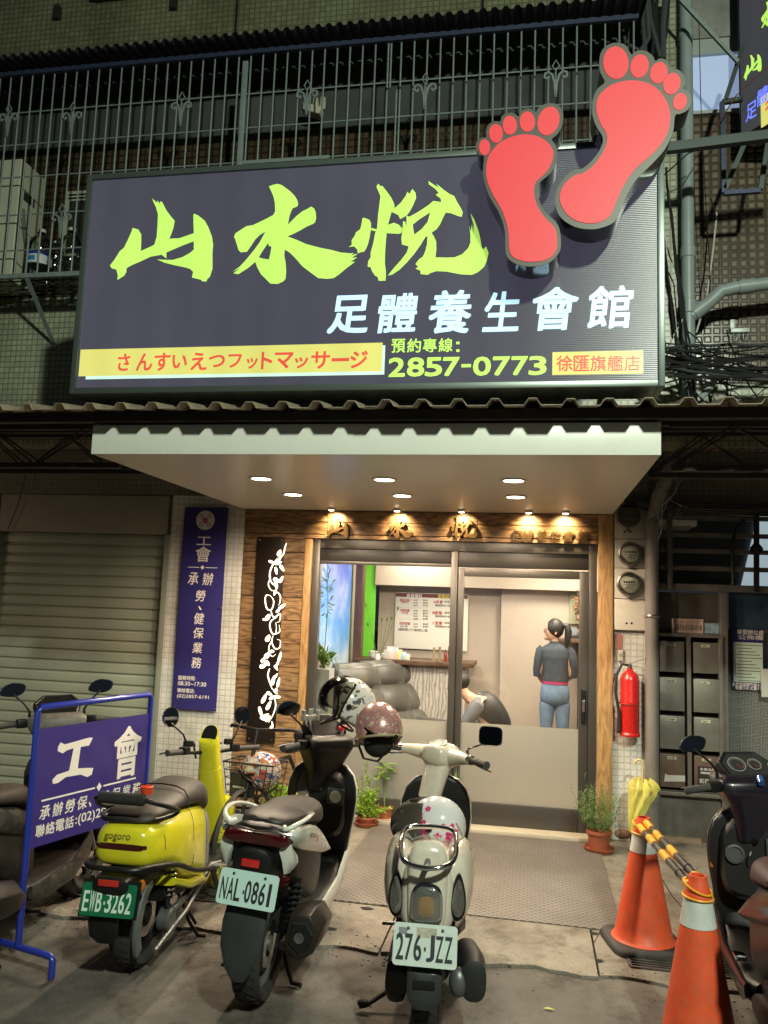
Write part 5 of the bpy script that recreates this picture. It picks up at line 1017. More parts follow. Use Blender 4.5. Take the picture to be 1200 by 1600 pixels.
tw = thing('rolled_towel', 'rolled tan towel lying on the foot stool', 'towel', (tb.location.x, 7.24, ZF+.56+.052), local=True); MB().tube([(-.2, 0, 0), (-.18, 0, 0), (.18, 0, 0), (.2, 0, 0)], [.03, .05, .05, .03], 14).build('roll', mat('towel_tan', (.42, .30, .15), .9), tw, True)
# leaf helper
def leafy(m_, c, rx, rz, n, ll, lw, seed, up=.3, ry=None):
    r2 = random.Random(seed); ry = ry or rx
    for i in range(n):
        while True:
            u = Vector([r2.uniform(-1, 1) for _ in range(3)])
            if u.length < 1: break
        q_ = u*(.55+.45*r2.random()); p_ = Vector(c)+Vector((q_.x*rx, q_.y*ry, q_.z*rz)); d_ = (u+Vector((0, 0, up))+Vector([r2.uniform(-.6, .6) for _ in range(3)])).normalized()
        s_ = d_.orthogonal().normalized(); s_ = Matrix.Rotation(r2.uniform(0, 6.28), 3, d_) @ s_; l = ll*r2.uniform(.6, 1.3); w = lw*r2.uniform(.7, 1.2); nn = s_.cross(d_)*l*.12
        m_.add([p_, p_+d_*l*.5+s_*w/2+nn, p_+d_*l, p_+d_*l*.5-s_*w/2+nn], [(0, 1, 2), (0, 2, 3)])
def leafmat(name, c):
    if name in MATS: return MATS[name]
    m, nt, p, o = _nodes(name); L = nt.links; nz = noise(nt, objco(nt), 22, 3); cc_ = ramp(nt, nz, [(.3, tuple(x*.45 for x in c)), (.7, tuple(x*1.35 for x in c))]); L.new(cc_, p.inputs['Base Color']); p.inputs['Roughness'].default_value = .45
    t = N(nt, 'ShaderNodeBsdfTranslucent'); L.new(cc_, t.inputs[0]); mx = N(nt, 'ShaderNodeMixShader'); mx.inputs[0].default_value = .3; L.new(p.outputs[0], mx.inputs[1]); L.new(t.outputs[0], mx.inputs[2]); L.new(mx.outputs[0], o.inputs[0]); MATS[name] = m; return m
# indoor plants by the window
ip = thing('spider_plant', 'arching green spider plant in a pale planter behind the left glass', 'plant', (-1.72, 6.98, ZF)); lm = leafmat('plant_green', (.13, .22, .04)); m_ = MB(); cpt = onY(505, 1040, 7.0)
for i in range(46):
    a_ = rn.uniform(0, 6.28); l = rn.uniform(.2, .46); w = .008; P_ = [cpt+Vector((math.cos(a_)*l*t*.55, math.sin(a_)*l*t*.4, .34*t*rn.uniform(.9, 1.1)-(.42*t*t*l*2))) for t in (0, .3, .6, 1)]; sd = Vector((-math.sin(a_), math.cos(a_), 0))*w
    m_.add([p_+sd*s_*(1-.8*(j/3)) for j, p_ in enumerate(P_) for s_ in (-1, 1)], [(0, 1, 3, 2), (2, 3, 5, 4), (4, 5, 7, 6)])
leafy(m_, cpt+Vector((-.03, 0, .05)), .08, .10, 60, .09, .05, 3); leafy(m_, cpt+Vector((0, 0, .62)), .05, .26, 60, .06, .014, 4)
m_.build('foliage', lm, ip, kind='stuff', fixn=False); MB().box(cpt.x-.1, cpt.x+.09, 6.88, 7.06, ZF, cpt.z-.02).build('planter', mat('planter_pale', (.42, .43, .40), .5), ip, bevel=.01)
MB().tube([cpt, cpt+Vector((.02, 0, .5)), cpt+Vector((.0, 0, .9))], .004, 5).build('stem', lm, ip)
tw_ = thing('willow_twigs', 'thin tall bare twigs rising in front of the green wall inside', 'twigs', (0, 0, 0)); m_ = MB()
for px, py in ((572, 945), (575, 975), (612, 965), (605, 968), (622, 950), (597, 968)): b0_ = onY(590, 1035, 8.45); e_ = onY(px, py, 8.45); m_.tube([b0_, b0_.lerp(e_, .5)+Vector((.01, 0, 0)), e_], .0025, 4); m_.sphere(e_, .012, (1, 1, 2), 6, 4)
m_.build('twig', lm, tw_, kind='stuff'); MB().lathe([(0, 0), (.02, 0), (.03, .05), (.018, .09), (0, .09)], 12, Matrix.Translation((b0_.x, 8.45+.0, zc-.03))).build('vase', mat('vase_white', (.6, .6, .55), .3), tw_, True)
df = thing('dried_flower_bunch', 'bunch of dried brown flowers hung on the wall by the right jamb inside', 'dried flowers', onY(907, 950, 9.0)); m_ = MB(); leafy(m_, onY(907, 950, 8.95), .07, .28, 150, .05, .03, 8, -.3); m_.build('petals', mat('dried_brown', (.28, .15, .09), .8, var=.5, vs=30), df, kind='stuff')
sf = thing('wall_shelf', 'small dark shelf holding a device behind the standing woman', 'shelf', onY(893, 1001, 8.9)); fbox(874, 998, 915, 1004, 8.85, .25, 'shelf_board', mat('shelf_brown', (.12, .07, .05), .4), sf, .003)
rt = thing('router_box', 'small dark router with stand on the wall shelf', 'router', onY(895, 990, 8.95)); fbox(884, 993, 906, 997.6, 8.92, .1, 'case', blk, rt, .003); fbox(892, 981, 902, 992.5, 8.96, .03, 'screen', mat('screen_grey', (.2, .22, .25), .2), rt, .003)
# room lamps
for i, (x_, y_) in enumerate(((-1.22, 8.70), (-.10, 7.22), (-1.25, 7.25), (.4, 8.2))):
    t = thing('ceiling_downlight', ('round ceiling lamp shining on the bulkhead above the price board', 'round ceiling lamp in the middle of the massage room', 'round ceiling lamp over the recliners', 'round ceiling lamp over the standing woman')[i], 'ceiling lamp', (x_, y_, 2.44)); MB().lathe([(0, 2.44), (.09, 2.44), (.09, 2.449), (0, 2.449)], 20, Matrix.Translation((x_, y_, 0))).build('diffuser', mat('room_emit', (1, .9, .8), .5, emit=(1, .86, .66), es=5), t)
    lamp('room_lamp', 'AREA', (x_, y_, 2.43), ROOM_W*(1.1 if i else .6), (1, .86, .66), t, .5)
# ------------------------------------------------------------------ people
skn = mat('skin', (.50, .30, .20), .5)
def skinmesh(name, pts, edges, m, parent, root=0, sub=2, flat=None):
    me = bpy.data.meshes.new(name); me.from_pydata([p[:3] for p in pts], edges, []); o = bpy.data.objects.new(name, me); COL.objects.link(o); o.parent = parent
    o.modifiers.new('skin', 'SKIN').use_smooth_shade = True
    for i, p in enumerate(pts): sv = me.skin_vertices[0].data[i]; r_ = p[3]; sv.radius = r_ if isinstance(r_, tuple) else (r_, r_); sv.use_root = i == root
    sb_ = o.modifiers.new('sub', 'SUBSURF'); sb_.levels = sub; sb_.render_levels = sub; me.materials.append(m); return o
wv0 = onY(868, 1128, 8.5); woman = thing('person', 'woman standing inside with back turned, dark ponytail, denim jacket and blue jeans', 'person', (wv0.x-.01, 8.5, ZF), local=True)
k = (onY(868, 971, 8.5).z-ZF)/1.60; woman.scale = (k*.93, k*.95, k)
dn = mat('denim_jacket', (.040, .050, .064), .8, var=.25, vs=25, bump=.3, bs=200); jn = mat('blue_jeans', (.12, .18, .27), .8, var=.25, vs=12, bump=.2, bs=200); hr = mat('black_hair', (.012, .009, .008), .55, bump=.5, bs=60)
body = [(0, 0, .93, .11), (0, 0, 1.10, .105), (0, -.01, 1.24, .12), (0, 0, 1.33, .07), (-.01, 0, 1.40, .048), (-.02, 0, 1.49, .078), (-.035, 0, 1.56, .065), (-.14, 0, 1.30, .055), (-.175, .02, 1.07, .042), (-.10, -.17, .96, .032), (.14, 0, 1.30, .055), (.18, .01, 1.07, .042), (.10, -.17, 1.0, .032), (-.08, 0, .86, .06), (-.09, 0, .47, .045), (-.10, .02, .07, .038), (-.11, .13, .03, .035), (.08, 0, .86, .06), (.092, 0, .47, .045), (.095, .02, .07, .038), (.10, .13, .03, .035)]
skinmesh('body', [(x, -y if i in (9, 12) else y, z, r_*(.8 if i < 3 else 1)) for i, (x, y, z, r_) in enumerate(body)], [(0, 1), (1, 2), (2, 3), (3, 4), (4, 5), (5, 6), (2, 7), (7, 8), (8, 9), (2, 10), (10, 11), (11, 12), (0, 13), (13, 14), (14, 15), (15, 16), (0, 17), (17, 18), (18, 19), (19, 20)], skn, woman)
MB().loft([ring((0, 0, z_), w_, d_, 28, 2.3, ax='z') for z_, w_, d_ in ((1.00, .135, .10), (1.04, .138, .102), (1.14, .130, .10), (1.24, .148, .105), (1.31, .158, .10), (1.345, .135, .088), (1.37, .085, .065), (1.385, .06, .055), (1.40, .062, .058))]).build('denim_jacket', dn, woman, True, angle=70)
for s_ in (-1, 1): MB().tube([(s_*.13, 0, 1.33), (s_*.155, 0, 1.30), (s_*.178, .0, 1.20), (s_*.190, .01, 1.12), (s_*.188, .03, 1.05)], [.045, .056, .052, .048, .046], 14).build('jacket_sleeve', dn, woman, True)
MB().loft([ring((0, 0, .978), .142, .106, 24, 2.3, ax='z'), ring((0, 0, 1.02), .136, .10, 24, 2.3, ax='z')]).build('magenta_shirt_hem', mat('magenta_cloth', (.30, .02, .08), .8), woman, True)
MB().loft([ring((0, 0, .755), .085, .05, 24, 2.3, ax='z'), ring((0, 0, .80), .15, .10, 24, 2.3, ax='z'), ring((0, -.005, .86), .158, .118, 24, 2.3, ax='z'), ring((0, 0, .93), .150, .108, 24, 2.3, ax='z'), ring((0, 0, .975), .138, .10, 24, 2.3, ax='z')]).build('jeans_seat', jn, woman, True, angle=70)
MB().loft([ring((0, 0, 1.005), .142, .106, 24, 2.3, ax='z'), ring((0, 0, 1.035), .143, .107, 24, 2.3, ax='z')]).build('jacket_hem', dn, woman, True)
m_ = MB(); m_.tube([(-.13, -.125, 1.25), (0, -.138, 1.24), (.13, -.125, 1.25)], .004, 5); m_.build('yoke_seam', mat('seam_dark', (.02, .025, .03), .8), woman)
for s_ in (-1, 1): skinmesh('trouser_leg', [(s_*.078, 0, .84, (.078, .10)), (s_*.085, 0, .62, .078), (s_*.09, 0, .47, .060), (s_*.093, 0, .10, .048)], [(0, 1), (1, 2), (2, 3)], jn, woman)
for s_ in (-1, 1): MB().sphere((s_*.10, .05, .035), .05, (.9, 2.2, .7)).build('shoe', mat('shoe_dark', (.06, .05, .05), .6), woman, True)
hd = MB(); hd.sphere((-.03, -.005, 1.505), .088, (1.0, .86, 1.25), 20, 14); hd.add([(-.108, -.015, 1.52), (-.108, .015, 1.52), (-.132, 0, 1.485), (-.108, 0, 1.475)], [(0, 1, 2), (0, 2, 3), (1, 3, 2)]); hd.sphere((-.09, 0, 1.435), .035, (1, .9, .8)); hd.build('face', skn, woman, True)
h_ = MB(); h_.sphere((-.005, -.012, 1.53), .095, (1.02, .95, 1.08), 20, 14); h_.build('hair', hr, woman, True)
MB().tube([(.075, -.04, 1.57), (.12, -.05, 1.56), (.135, -.05, 1.50), (.125, -.05, 1.40), (.11, -.05, 1.34)], [.02, .036, .040, .032, .008], 12).build('ponytail', hr, woman, True)
MB().tube([(.0, -.082, 1.515), (-.06, -.082, 1.52), (-.122, -.055, 1.52), (-.125, -.03, 1.50), (-.122, -.05, 1.49), (-.10, -.07, 1.495)], .003, 5).build('glasses', blk, woman)
MB().sphere((.0, -.088, 1.49), .02, (.7, .4, 1.2)).build('ear', skn, woman, True)
def hand(parent, c, dirv, m, s=1.0, side=1):
    d = Vector(dirv).normalized(); sd = d.orthogonal().normalized(); nrm = d.cross(sd); m_ = MB(); c = Vector(c)
    m_.loft([[c+d*.0*s+sd*a*.02*s+nrm*b*.013*s for a, b in O8], [c+d*.04*s+sd*a*.036*s+nrm*b*.014*s for a, b in O8], [c+d*.085*s+sd*a*.038*s+nrm*b*.012*s for a, b in O8]])
    for i, l in enumerate((.062, .072, .066, .05)):
        b0_ = c+d*.08*s+sd*(.027-.018*i)*s; m_.tube([b0_, b0_+d*l*.45*s+nrm*.004*s, b0_+d*l*.75*s+nrm*.016*s, b0_+d*l*s+nrm*.03*s], [.0085*s, .008*s, .0075*s, .005*s], 8)
    b0_ = c+d*.025*s+sd*.032*s*side; m_.tube([b0_, b0_+d*.03*s+sd*.02*s*side+nrm*.01*s, b0_+d*.055*s+sd*.022*s*side+nrm*.022*s], [.011*s, .0095*s, .006*s], 8); m_.build('hand', m, parent, True)
O8 = [(math.cos(i*math.pi/4), math.sin(i*math.pi/4)) for i in range(8)]
hand(woman, (-.10, .17, .96), (.5, .8, -.1), skn); hand(woman, (.10, .17, 1.0), (-.6, .8, -.1), skn)
man = thing('person', 'man in black vest and grey shirt sitting bent forward behind the door mullion', 'person', (0, 0, 0), local=True); hp = onY(715, 1070, 7.9); man.location = (hp.x, 7.9, ZF); hz = hp.z-ZF
vest = mat('vest_black', (.015, .015, .017), .5); tee = mat('tee_grey', (.12, .12, .13), .8)
bp = [(.42, .05, .50, .12), (.36, .04, .66, .12), (.24, .02, hz-.16, .13), (.10, 0, hz-.10, .05), (.03, 0, hz-.04, .06), (0, 0, hz+.02, .07), (.20, -.16, hz-.17, .05), (.10, -.20, hz-.34, .042), (-.10, -.10, hz-.42, .033), (.2, .18, hz-.17, .05), (.08, .2, hz-.36, .042), (-.10, .1, hz-.42, .033), (.08, -.13, .46, .08), (.05, -.13, .06, .045), (-.06, -.13, .04, .035), (.08, .2, .46, .08), (.05, .2, .06, .045), (-.06, .2, .04, .035)]
skinmesh('body', bp, [(0, 1), (1, 2), (2, 3), (3, 4), (4, 5), (2, 6), (6, 7), (7, 8), (2, 9), (9, 10), (10, 11), (0, 12), (12, 13), (13, 14), (0, 15), (15, 16), (16, 17)], skn, man)
skinmesh('vest', [(.42, .05, .50, .15), (.36, .04, .66, .16), (.25, .02, hz-.15, .165), (.13, 0, hz-.10, .07)], [(0, 1), (1, 2), (2, 3)], vest, man)
for s_ in (-1, 1): MB().tube([(.21, s_*.10, hz-.13), (.20, s_*.165, hz-.17), (.16, s_*.19, hz-.24), (.10, s_*.205, hz-.33)], [.05, .068, .064, .060], 14).build('shirt_sleeve', tee, man, True)
skinmesh('trousers', [(.42, .05, .47, .14), (.08, -.13, .46, .095), (.05, -.13, .08, .06), (.08, .2, .46, .095), (.05, .2, .08, .06)], [(0, 1), (1, 2), (0, 3), (3, 4)], mat('trouser_dark', (.02, .02, .025), .8), man)
m_ = MB(); m_.sphere((-.005, 0, hz), .088, (.95, .85, 1.2), 20, 14, Matrix.Rotation(R(-35), 3, 'Y')); m_.sphere((-.085, 0, hz-.035), .018); m_.sphere((.0, -.075, hz-.01), .022, (.8, .5, 1.2)); m_.build('face', skn, man, True)
MB().sphere((.015, 0, hz+.032), .098, (1.05, .93, .92), 20, 14, Matrix.Rotation(R(-25), 3, 'Y')).build('hair', hr, man, True)
MB().tube([(.01, -.082, hz+.0), (-.06, -.075, hz-.005), (-.088, -.04, hz-.02), (-.09, .03, hz-.02)], .003, 5).build('glasses', blk, man)
hand(man, (-.10, -.10, hz-.42), (-1, .1, -.2), skn); hand(man, (-.10, .10, hz-.42), (-1, -.1, -.2), skn)
ms = thing('round_stool', 'black round stool under the bending man', 'stool', (hp.x+.42, 7.95, ZF), local=True); MB().lathe([(0, .30), (.17, .30), (.18, .34), (.16, .375), (0, .38)], 24).build('seat', lea, ms, True); MB().lathe([(0, 0), (.16, 0), (.03, .03), (.025, .3), (0, .3)], 16).build('pedestal', stl, ms, True)
# ------------------------------------------------------------------ plants outside
terra = mat('terracotta', (.30, .085, .04), .6, var=.15)
def pot(px, py, r_, h_, lab, saucer=True, pm=None, y=None):
    v = onZ(px, py, .0); v.z = .012 if v.y < 6.5 and v.x < .5 else .0; t = thing('potted_plant', lab, 'potted plant', v, local=True)
    if saucer: MB().lathe([(0, 0), (r_*1.1, 0), (r_*1.3, .03), (r_*1.22, .03), (r_*1.05, .012), (0, .012)], 28).build('saucer', pm or terra, t, True)
    MB().lathe([(0, .013), (r_*.78, .013), (r_*.95, h_*.85), (r_*1.06, h_*.85), (r_*1.06, h_), (r_*.94, h_), (r_*.9, h_*.9), (0, h_*.9)], 28).build('pot', pm or terra, t, True); return t
t = pot(936, 1330, .088, .15, 'bushy feathery green herb in a terracotta pot right of the door'); m_ = MB(); g1 = leafmat('rosemary', (.17, .26, .085))
r2 = random.Random(3)
for i in range(95):
    a_ = r2.uniform(0, 6.28); b2 = r2.uniform(0, 1)**.7*.20; h_ = r2.uniform(.16, .36)*(1.1-b2*1.4)+(.10 if i < 8 else 0); tipp = Vector((math.cos(a_)*b2+(-.07 if i < 8 else 0), math.sin(a_)*b2, .13+h_)); ro = Vector((math.cos(a_)*.03, math.sin(a_)*.03, .13)); mid = ro.lerp(tipp, .5)+Vector((math.cos(a_)*.05, math.sin(a_)*.05, -.02))
    for k_ in range(22):
        t_ = k_/22*.85+.15; p_ = ro*(1-t_)**2+mid*2*t_*(1-t_)+tipp*t_*t_; d_ = Vector([r2.uniform(-1, 1) for _ in range(3)]); d_.z = abs(d_.z)*.7+.2; d_.normalize(); s_ = d_.orthogonal().normalized()*.0028; m_.add([p_-s_, p_+s_, p_+d_*.03], [(0, 1, 2)])
m_.build('foliage', g1, t, kind='stuff', fixn=False)
t = pot(573, 1290, .075, .07, 'lime green leafy shrub in a shallow terracotta saucer left of the door'); m_ = MB(); r2 = random.Random(9); lg_ = leafmat('lime_leaf', (.30, .46, .05))
for i in range(34):
    a_ = r2.uniform(0, 6.28); b2 = r2.uniform(.02, .17); tipp = Vector((math.cos(a_)*b2, math.sin(a_)*b2*.7, r2.uniform(.12, .30)))
    if i in (0, 1): tipp = Vector((.06*(i*2-.3), 0, .50-.06*i))
    if i in (2, 3, 4): tipp = Vector((.09-.05*i, 0.02, .44-.03*i))
    ro = Vector((0, 0, .05)); m_.tube([ro, ro.lerp(tipp, .6)+Vector((0, 0, .03)), tipp], .0025, 4, cap=False)
    for k_ in range(16): leafy(m_, ro.lerp(tipp, .3+.7*k_/15), .02, .015, 2, .028, .016, i*40+k_, .4)
m_.build('foliage', lg_, t, kind='stuff', fixn=False)
t = pot(600, 1283, .07, .12, 'tall broad leaved green plant behind the pink helmet scooter', y=1); m_ = MB(); hgt_ = onY(600, 1190, t.location.y).z; m_.tube([(0, 0, .1), (-.01, 0, .35), (.01, 0, hgt_-.08)], .005, 6)
for i in range(12):
    a_ = i*2.4; z_ = hgt_-.02-.035*(i//3); d_ = Vector((math.cos(a_), math.sin(a_), .25)).normalized(); s_ = Vector((-math.sin(a_), math.cos(a_), 0))*.027; p_ = Vector((0, 0, z_)); l = .11; m_.add([p_, p_+d_*l*.45+s_, p_+d_*l-Vector((0, 0, .02)), p_+d_*l*.45-s_], [(0, 1, 2), (0, 2, 3)])
m_.build('foliage', leafmat('broad_leaf', (.22, .40, .06)), t, kind='stuff', fixn=False)
t = pot(712, 1297, .07, .12, 'spiky grey green plant behind the cream scooter by the door'); m_ = MB(); r2 = random.Random(4)
for i in range(260): a_ = r2.uniform(0, 6.28); d_ = Vector((math.cos(a_)*.6, math.sin(a_)*.6, r2.uniform(.4, 1.3))).normalized(); z_ = r2.uniform(.1, .36); s_ = Vector((-math.sin(a_), math.cos(a_), 0))*.003; p_ = Vector((0, 0, z_)); m_.add([p_+s_, p_-s_, p_+d_*r2.uniform(.06, .15)], [(0, 1, 2)])
m_.build('foliage', g1, t, kind='stuff', fixn=False)
t = pot(432, 1296, .07, .1, 'small bright green plant partly hidden behind the white scooter seat'); m_ = MB(); zt = onY(430, 1232, t.location.y).z; leafy(m_, (0, 0, zt-.08), .12, .10, 300, .05, .03, 6); m_.build('foliage', lg_, t, kind='stuff', fixn=False)
# stone by the umbrella and a fallen leaf
v = onZ(962, 1318, 0); st_ = MB(); st_.sphere((0, 0, .05), .085, (1.2, .8, .7), 12, 8)
o = st_.build('broken_brick', mat('brick_brown', (.25, .16, .10), .9, var=.4, vs=20, bump=.8, bs=25), None, True, loc=(v.x+.06, v.y+.15, 0)); tag(o, 'broken brown brick lump lying at the foot of the tiled pier', 'brick')
v = onZ(848, 1577, -.012); tag(MB().add([(0, 0, .004), (.02, .012, .008), (.055, .004, .004), (.028, -.010, .007)], [(0, 1, 2), (0, 2, 3)]).build('fallen_leaf', mat('leaf_yellow', (.45, .45, .12), .6), loc=v, fixn=False), 'single small yellow leaf lying on the asphalt', 'leaf')
# ------------------------------------------------------------------ cones with striped bars
cor = mat('cone_orange', (.70, .085, .024), .5, var=.16, vs=9, dust=.35, bump=.1, bs=25); rf = mat('cone_reflective', (.55, .58, .56), .35, var=.12, vs=15); cbk = mat('cone_base_black', (.035, .033, .032), .7, var=.3, vs=12)
def cone(x, y, z, H_, rz, lab, rB=.158, fold=False):
    t = thing('traffic_cone', lab, 'traffic cone', (x, y, z), rz, 'orange traffic cones joined by striped bars', local=True)
    def prof(r0, z0, r1, z1, n=40, e=0):
        rg = []
        for z_, r_ in ((z0, r0), (z1, r1)): rg.append([Vector(((r_+e-(0.02*max(0, math.cos(8*(a-4.6)))**2 if fold and abs(a-4.75) < .2 else 0))*math.cos(a), (r_+e)*math.sin(a), z_)) for a in [i*2*math.pi/n for i in range(n)]])
        return rg
    rr = lambda z_: .036+(rB-.036)*(1-z_/H_)
    sq = [(.195*math.copysign(abs(math.cos(a))**.42, math.cos(a)), .195*math.copysign(abs(math.sin(a))**.42, math.sin(a))) for a in [i*2*math.pi/40 for i in range(40)]]
    MB().loft([[Vector((a, b, 0)) for a, b in sq], [Vector((a, b, .022)) for a, b in sq], [Vector((a*.94, b*.94, .036)) for a, b in sq], [Vector((a*.86, b*.86, .038)) for a, b in sq]]).build('base', cbk, t, True, angle=50)
    pts = [(rr(0)+.006, .039), (rr(0), .045)]+[(rr(z_), z_) for z_ in [H_*i/12 for i in range(1, 12)]]+[(rr(H_*.945), H_*.945), (.0375, H_*.965), (.034, H_), (.026, H_), (.026, H_-.05)]
    MB().lathe(pts, 48, cap=False).build('body', cor, t, True, angle=50)
    MB().lathe([(rr(z_)+.0022, z_) for z_ in (H_*.735, H_*.74, H_*.88, H_*.885)], 48, cap=False).build('reflective_sleeve', rf, t, True)
    return t
cA = cone(.60, 4.665, 0, .645, R(12), 'orange traffic cone farther back beside the mat, black rubber base visible'); cB = cone(.668, 3.57, -.014, .70, R(5), 'orange traffic cone nearest the viewer, cut by the bottom photo edge')
yb = mat('bar_yellow', (.75, .36, .02), .4); bk = mat('bar_black', (.025, .022, .022), .35, coat=.3)
for i, (pa, pb, lab) in enumerate((((1000, 1292, 4.62), (1080, 1386, 3.62), 'lower left striped black and yellow telescopic bar between the cones'), ((1010, 1286, 4.62), (1094, 1377, 3.63), 'upper right striped black and yellow telescopic bar between the cones'))):
    a, b_ = onY(*pa), onY(*pb); t = thing('cone_bar', lab, 'barrier bar', (0, 0, 0), group='striped bars linking the two cones'); MB().tube([a, b_], .0165, 14).build('tube', bk, t, True)
    for u in (.0, .22, .50, .92): MB().tube([a.lerp(b_, u), a.lerp(b_, min(1, u+.13))], .0180, 14).build('yellow_band', yb, t, True)
    MB().tube([a.lerp(b_, .80), a.lerp(b_, .82)], .0195, 14).build('joint_ring', bk, t, True)
    for cn, end in ((cA, a), (cB, b_)):
        zz_ = (.60 if cn is cA else .655)-(0 if i else .035); Hc = .645 if cn is cA else .70; r_ = .036+.122*(1-zz_/Hc)+.0075
        MB().tube([Vector((cn.location.x+r_*math.cos(k), cn.location.y+r_*math.sin(k), cn.location.z+zz_+.02*math.sin(k-1)*(1 if i else .2))) for k in [j*2*math.pi/24 for j in range(24)]], .0045, 6, closed=True).build('hook_ring', yb, t, True)
# ------------------------------------------------------------------ blue pavement stand
bt = mat('stand_blue', (.02, .035, .30), .3, coat=.4); sd_ = thing('blue_stand_sign', 'navy blue sign panel in a blue tube stand at the left kerb', 'stand sign', (-2.3, 3.62, 0))
Lp, Rp = Vector((-2.305, 3.60, 0)), Vector((-2.10, 4.36, 0)); ux = (Rp-Lp).normalized(); nn = Vector((ux.y, -ux.x, 0))
H0 = onY(70, 1106, Lp.y).z
m_ = MB(); m_.tube([Lp+Vector((0, 0, .09)), Lp+Vector((0, 0, H0-.02)), Lp+Vector((0, 0, H0))+ux*.02, Rp+Vector((0, 0, H0))-ux*.02, Rp+Vector((0, 0, H0-.02)), Rp+Vector((0, 0, .09))], .0155, 14); m_.build('tube_frame', bt, sd_, True, angle=60)
fa, fb = onZ(74, 1478, .08), onZ(-60, 1440, .08)
for P_ in (Lp, Rp):
    dvec = (onZ(70, 1500, 0)-onZ(0, 1480, 0)); dvec = Vector((nn.x, nn.y, 0))
    m_ = MB(); m_.tube([P_+dvec*.22+Vector((0, 0, .0)), P_+dvec*.22+Vector((0, 0, .075)), P_+dvec*.205+Vector((0, 0, .09)), P_-dvec*.205+Vector((0, 0, .09)), P_-dvec*.22+Vector((0, 0, .075)), P_-dvec*.22], .0155, 12); m_.build('foot', bt, sd_, True, angle=60)
zb0 = onY(46, 1328, Lp.y).z; zt0 = onY(64, 1141, Lp.y).z
pn = MB(); Pn = [Lp+ux*.012, Rp-ux*.012]; q = (Vector((0, 0, 0))+Lp+nn*.006, ux, Vector((0, 0, 1)), nn); Wd = (Rp-Lp).length
MB().poly([[(.012, zb0), (Wd-.012, zb0), (Wd-.012, zt0), (.012, zt0)]], (Lp-nn*.004, ux, Vector((0, 0, 1)), nn), .01).build('panel', mat('stand_navy', (.045, .03, .19), .35, coat=.2), sd_)
m_ = MB(); hh = zt0-zb0; yy = lambda f: zb0+hh*f
# brush characters for the big heading
def gong(u0, u1, v0, v1):
    G_ = [(.08,1.0),(.2,.93),(.9,1.0),(1.0,.98),(.9,.80),(.66,.80),(.62,.27),(.85,.24),(1.08,.20),(1.05,.04),(.92,.0),(.72,.10),(.3,.12),(.1,.02),(-.04,.02),(-.06,.12),(.05,.22),(.38,.26),(.46,.80),(.28,.78),(.16,.72),(.02,.80),(.02,.9)]
    return [[(u0+(u1-u0)*a, v0+(v1-v0)*b) for a, b in G_]]
m_.poly(gong(.13, .36, yy(.50), yy(.86)), q, .001); m_.build('character', WHT, sd_); m_ = MB()
one(sd_, '會', q, .52, yy(.42), .72, yy(.90), off=.022, d=.001)
m_.poly([[(.06, yy(.375)), (.40, yy(.375)), (.40, yy(.39)), (.06, yy(.39))]], q, .001); m_.poly([[(.46, yy(.375)), (.70, yy(.375)), (.70, yy(.39)), (.46, yy(.39))]], q, .001); m_.poly([[(.43+.018*a, yy(.383)+.022*b) for a, b in ((-1, 0), (0, 1), (1, 0), (0, -1))]], q, .001)
for i, ch in enumerate('承辦勞保、健保業務'):
    u = .055+i*.078; one(sd_, ch, q, u, yy(.22), u+(.062 if ch != '、' else .016), yy(.22)+(.062 if ch != '、' else .025), off=.016, shear=.1, d=.001)
for i, ch in enumerate('聯絡電話'): one(sd_, ch, q, .04+i*.06, yy(.08), .093+i*.06, yy(.08)+.055, off=.018, d=.001)
text(m_, ':(02)2857-6191', q, .285, yy(.075), .72, yy(.075)+.058, off=.014, d=.001)
m_.build('small_lettering', WHT, sd_, kind='stuff')
# ------------------------------------------------------------------ scooters
rub = mat('tyre_rubber', (.022, .021, .020), .75, var=.25, vs=15); blkp = mat('black_plastic', (.009, .009, .0095), .40, var=.3, vs=14, bump=.15, bs=120, spec=.35); glossb = mat('black_paint', (.010, .010, .012), .12, coat=.8)
gry = mat('alloy_grey', (.16, .165, .165), .4, .6, var=.15); chr_ = mat('chrome', (.75, .75, .74), .08, 1); mgl = mat('mirror_glass', (.45, .47, .5), .04, 1); dred = mat('lamp_red', (.045, .002, .002), .1, coat=1); amb = mat('lamp_amber', (.40, .13, .01), .12, coat=1)
gripm = mat('grip_rubber', (.045, .042, .040), .75, bump=.3, bs=300); rfr = mat('reflector_red', (.50, .02, .015), .15, coat=1); clr = mat('clear_lens', (.34, .34, .32), .16, .75, coat=1, bump=1, bs=70)
MX = Matrix.Rotation(R(90), 4, 'Y')
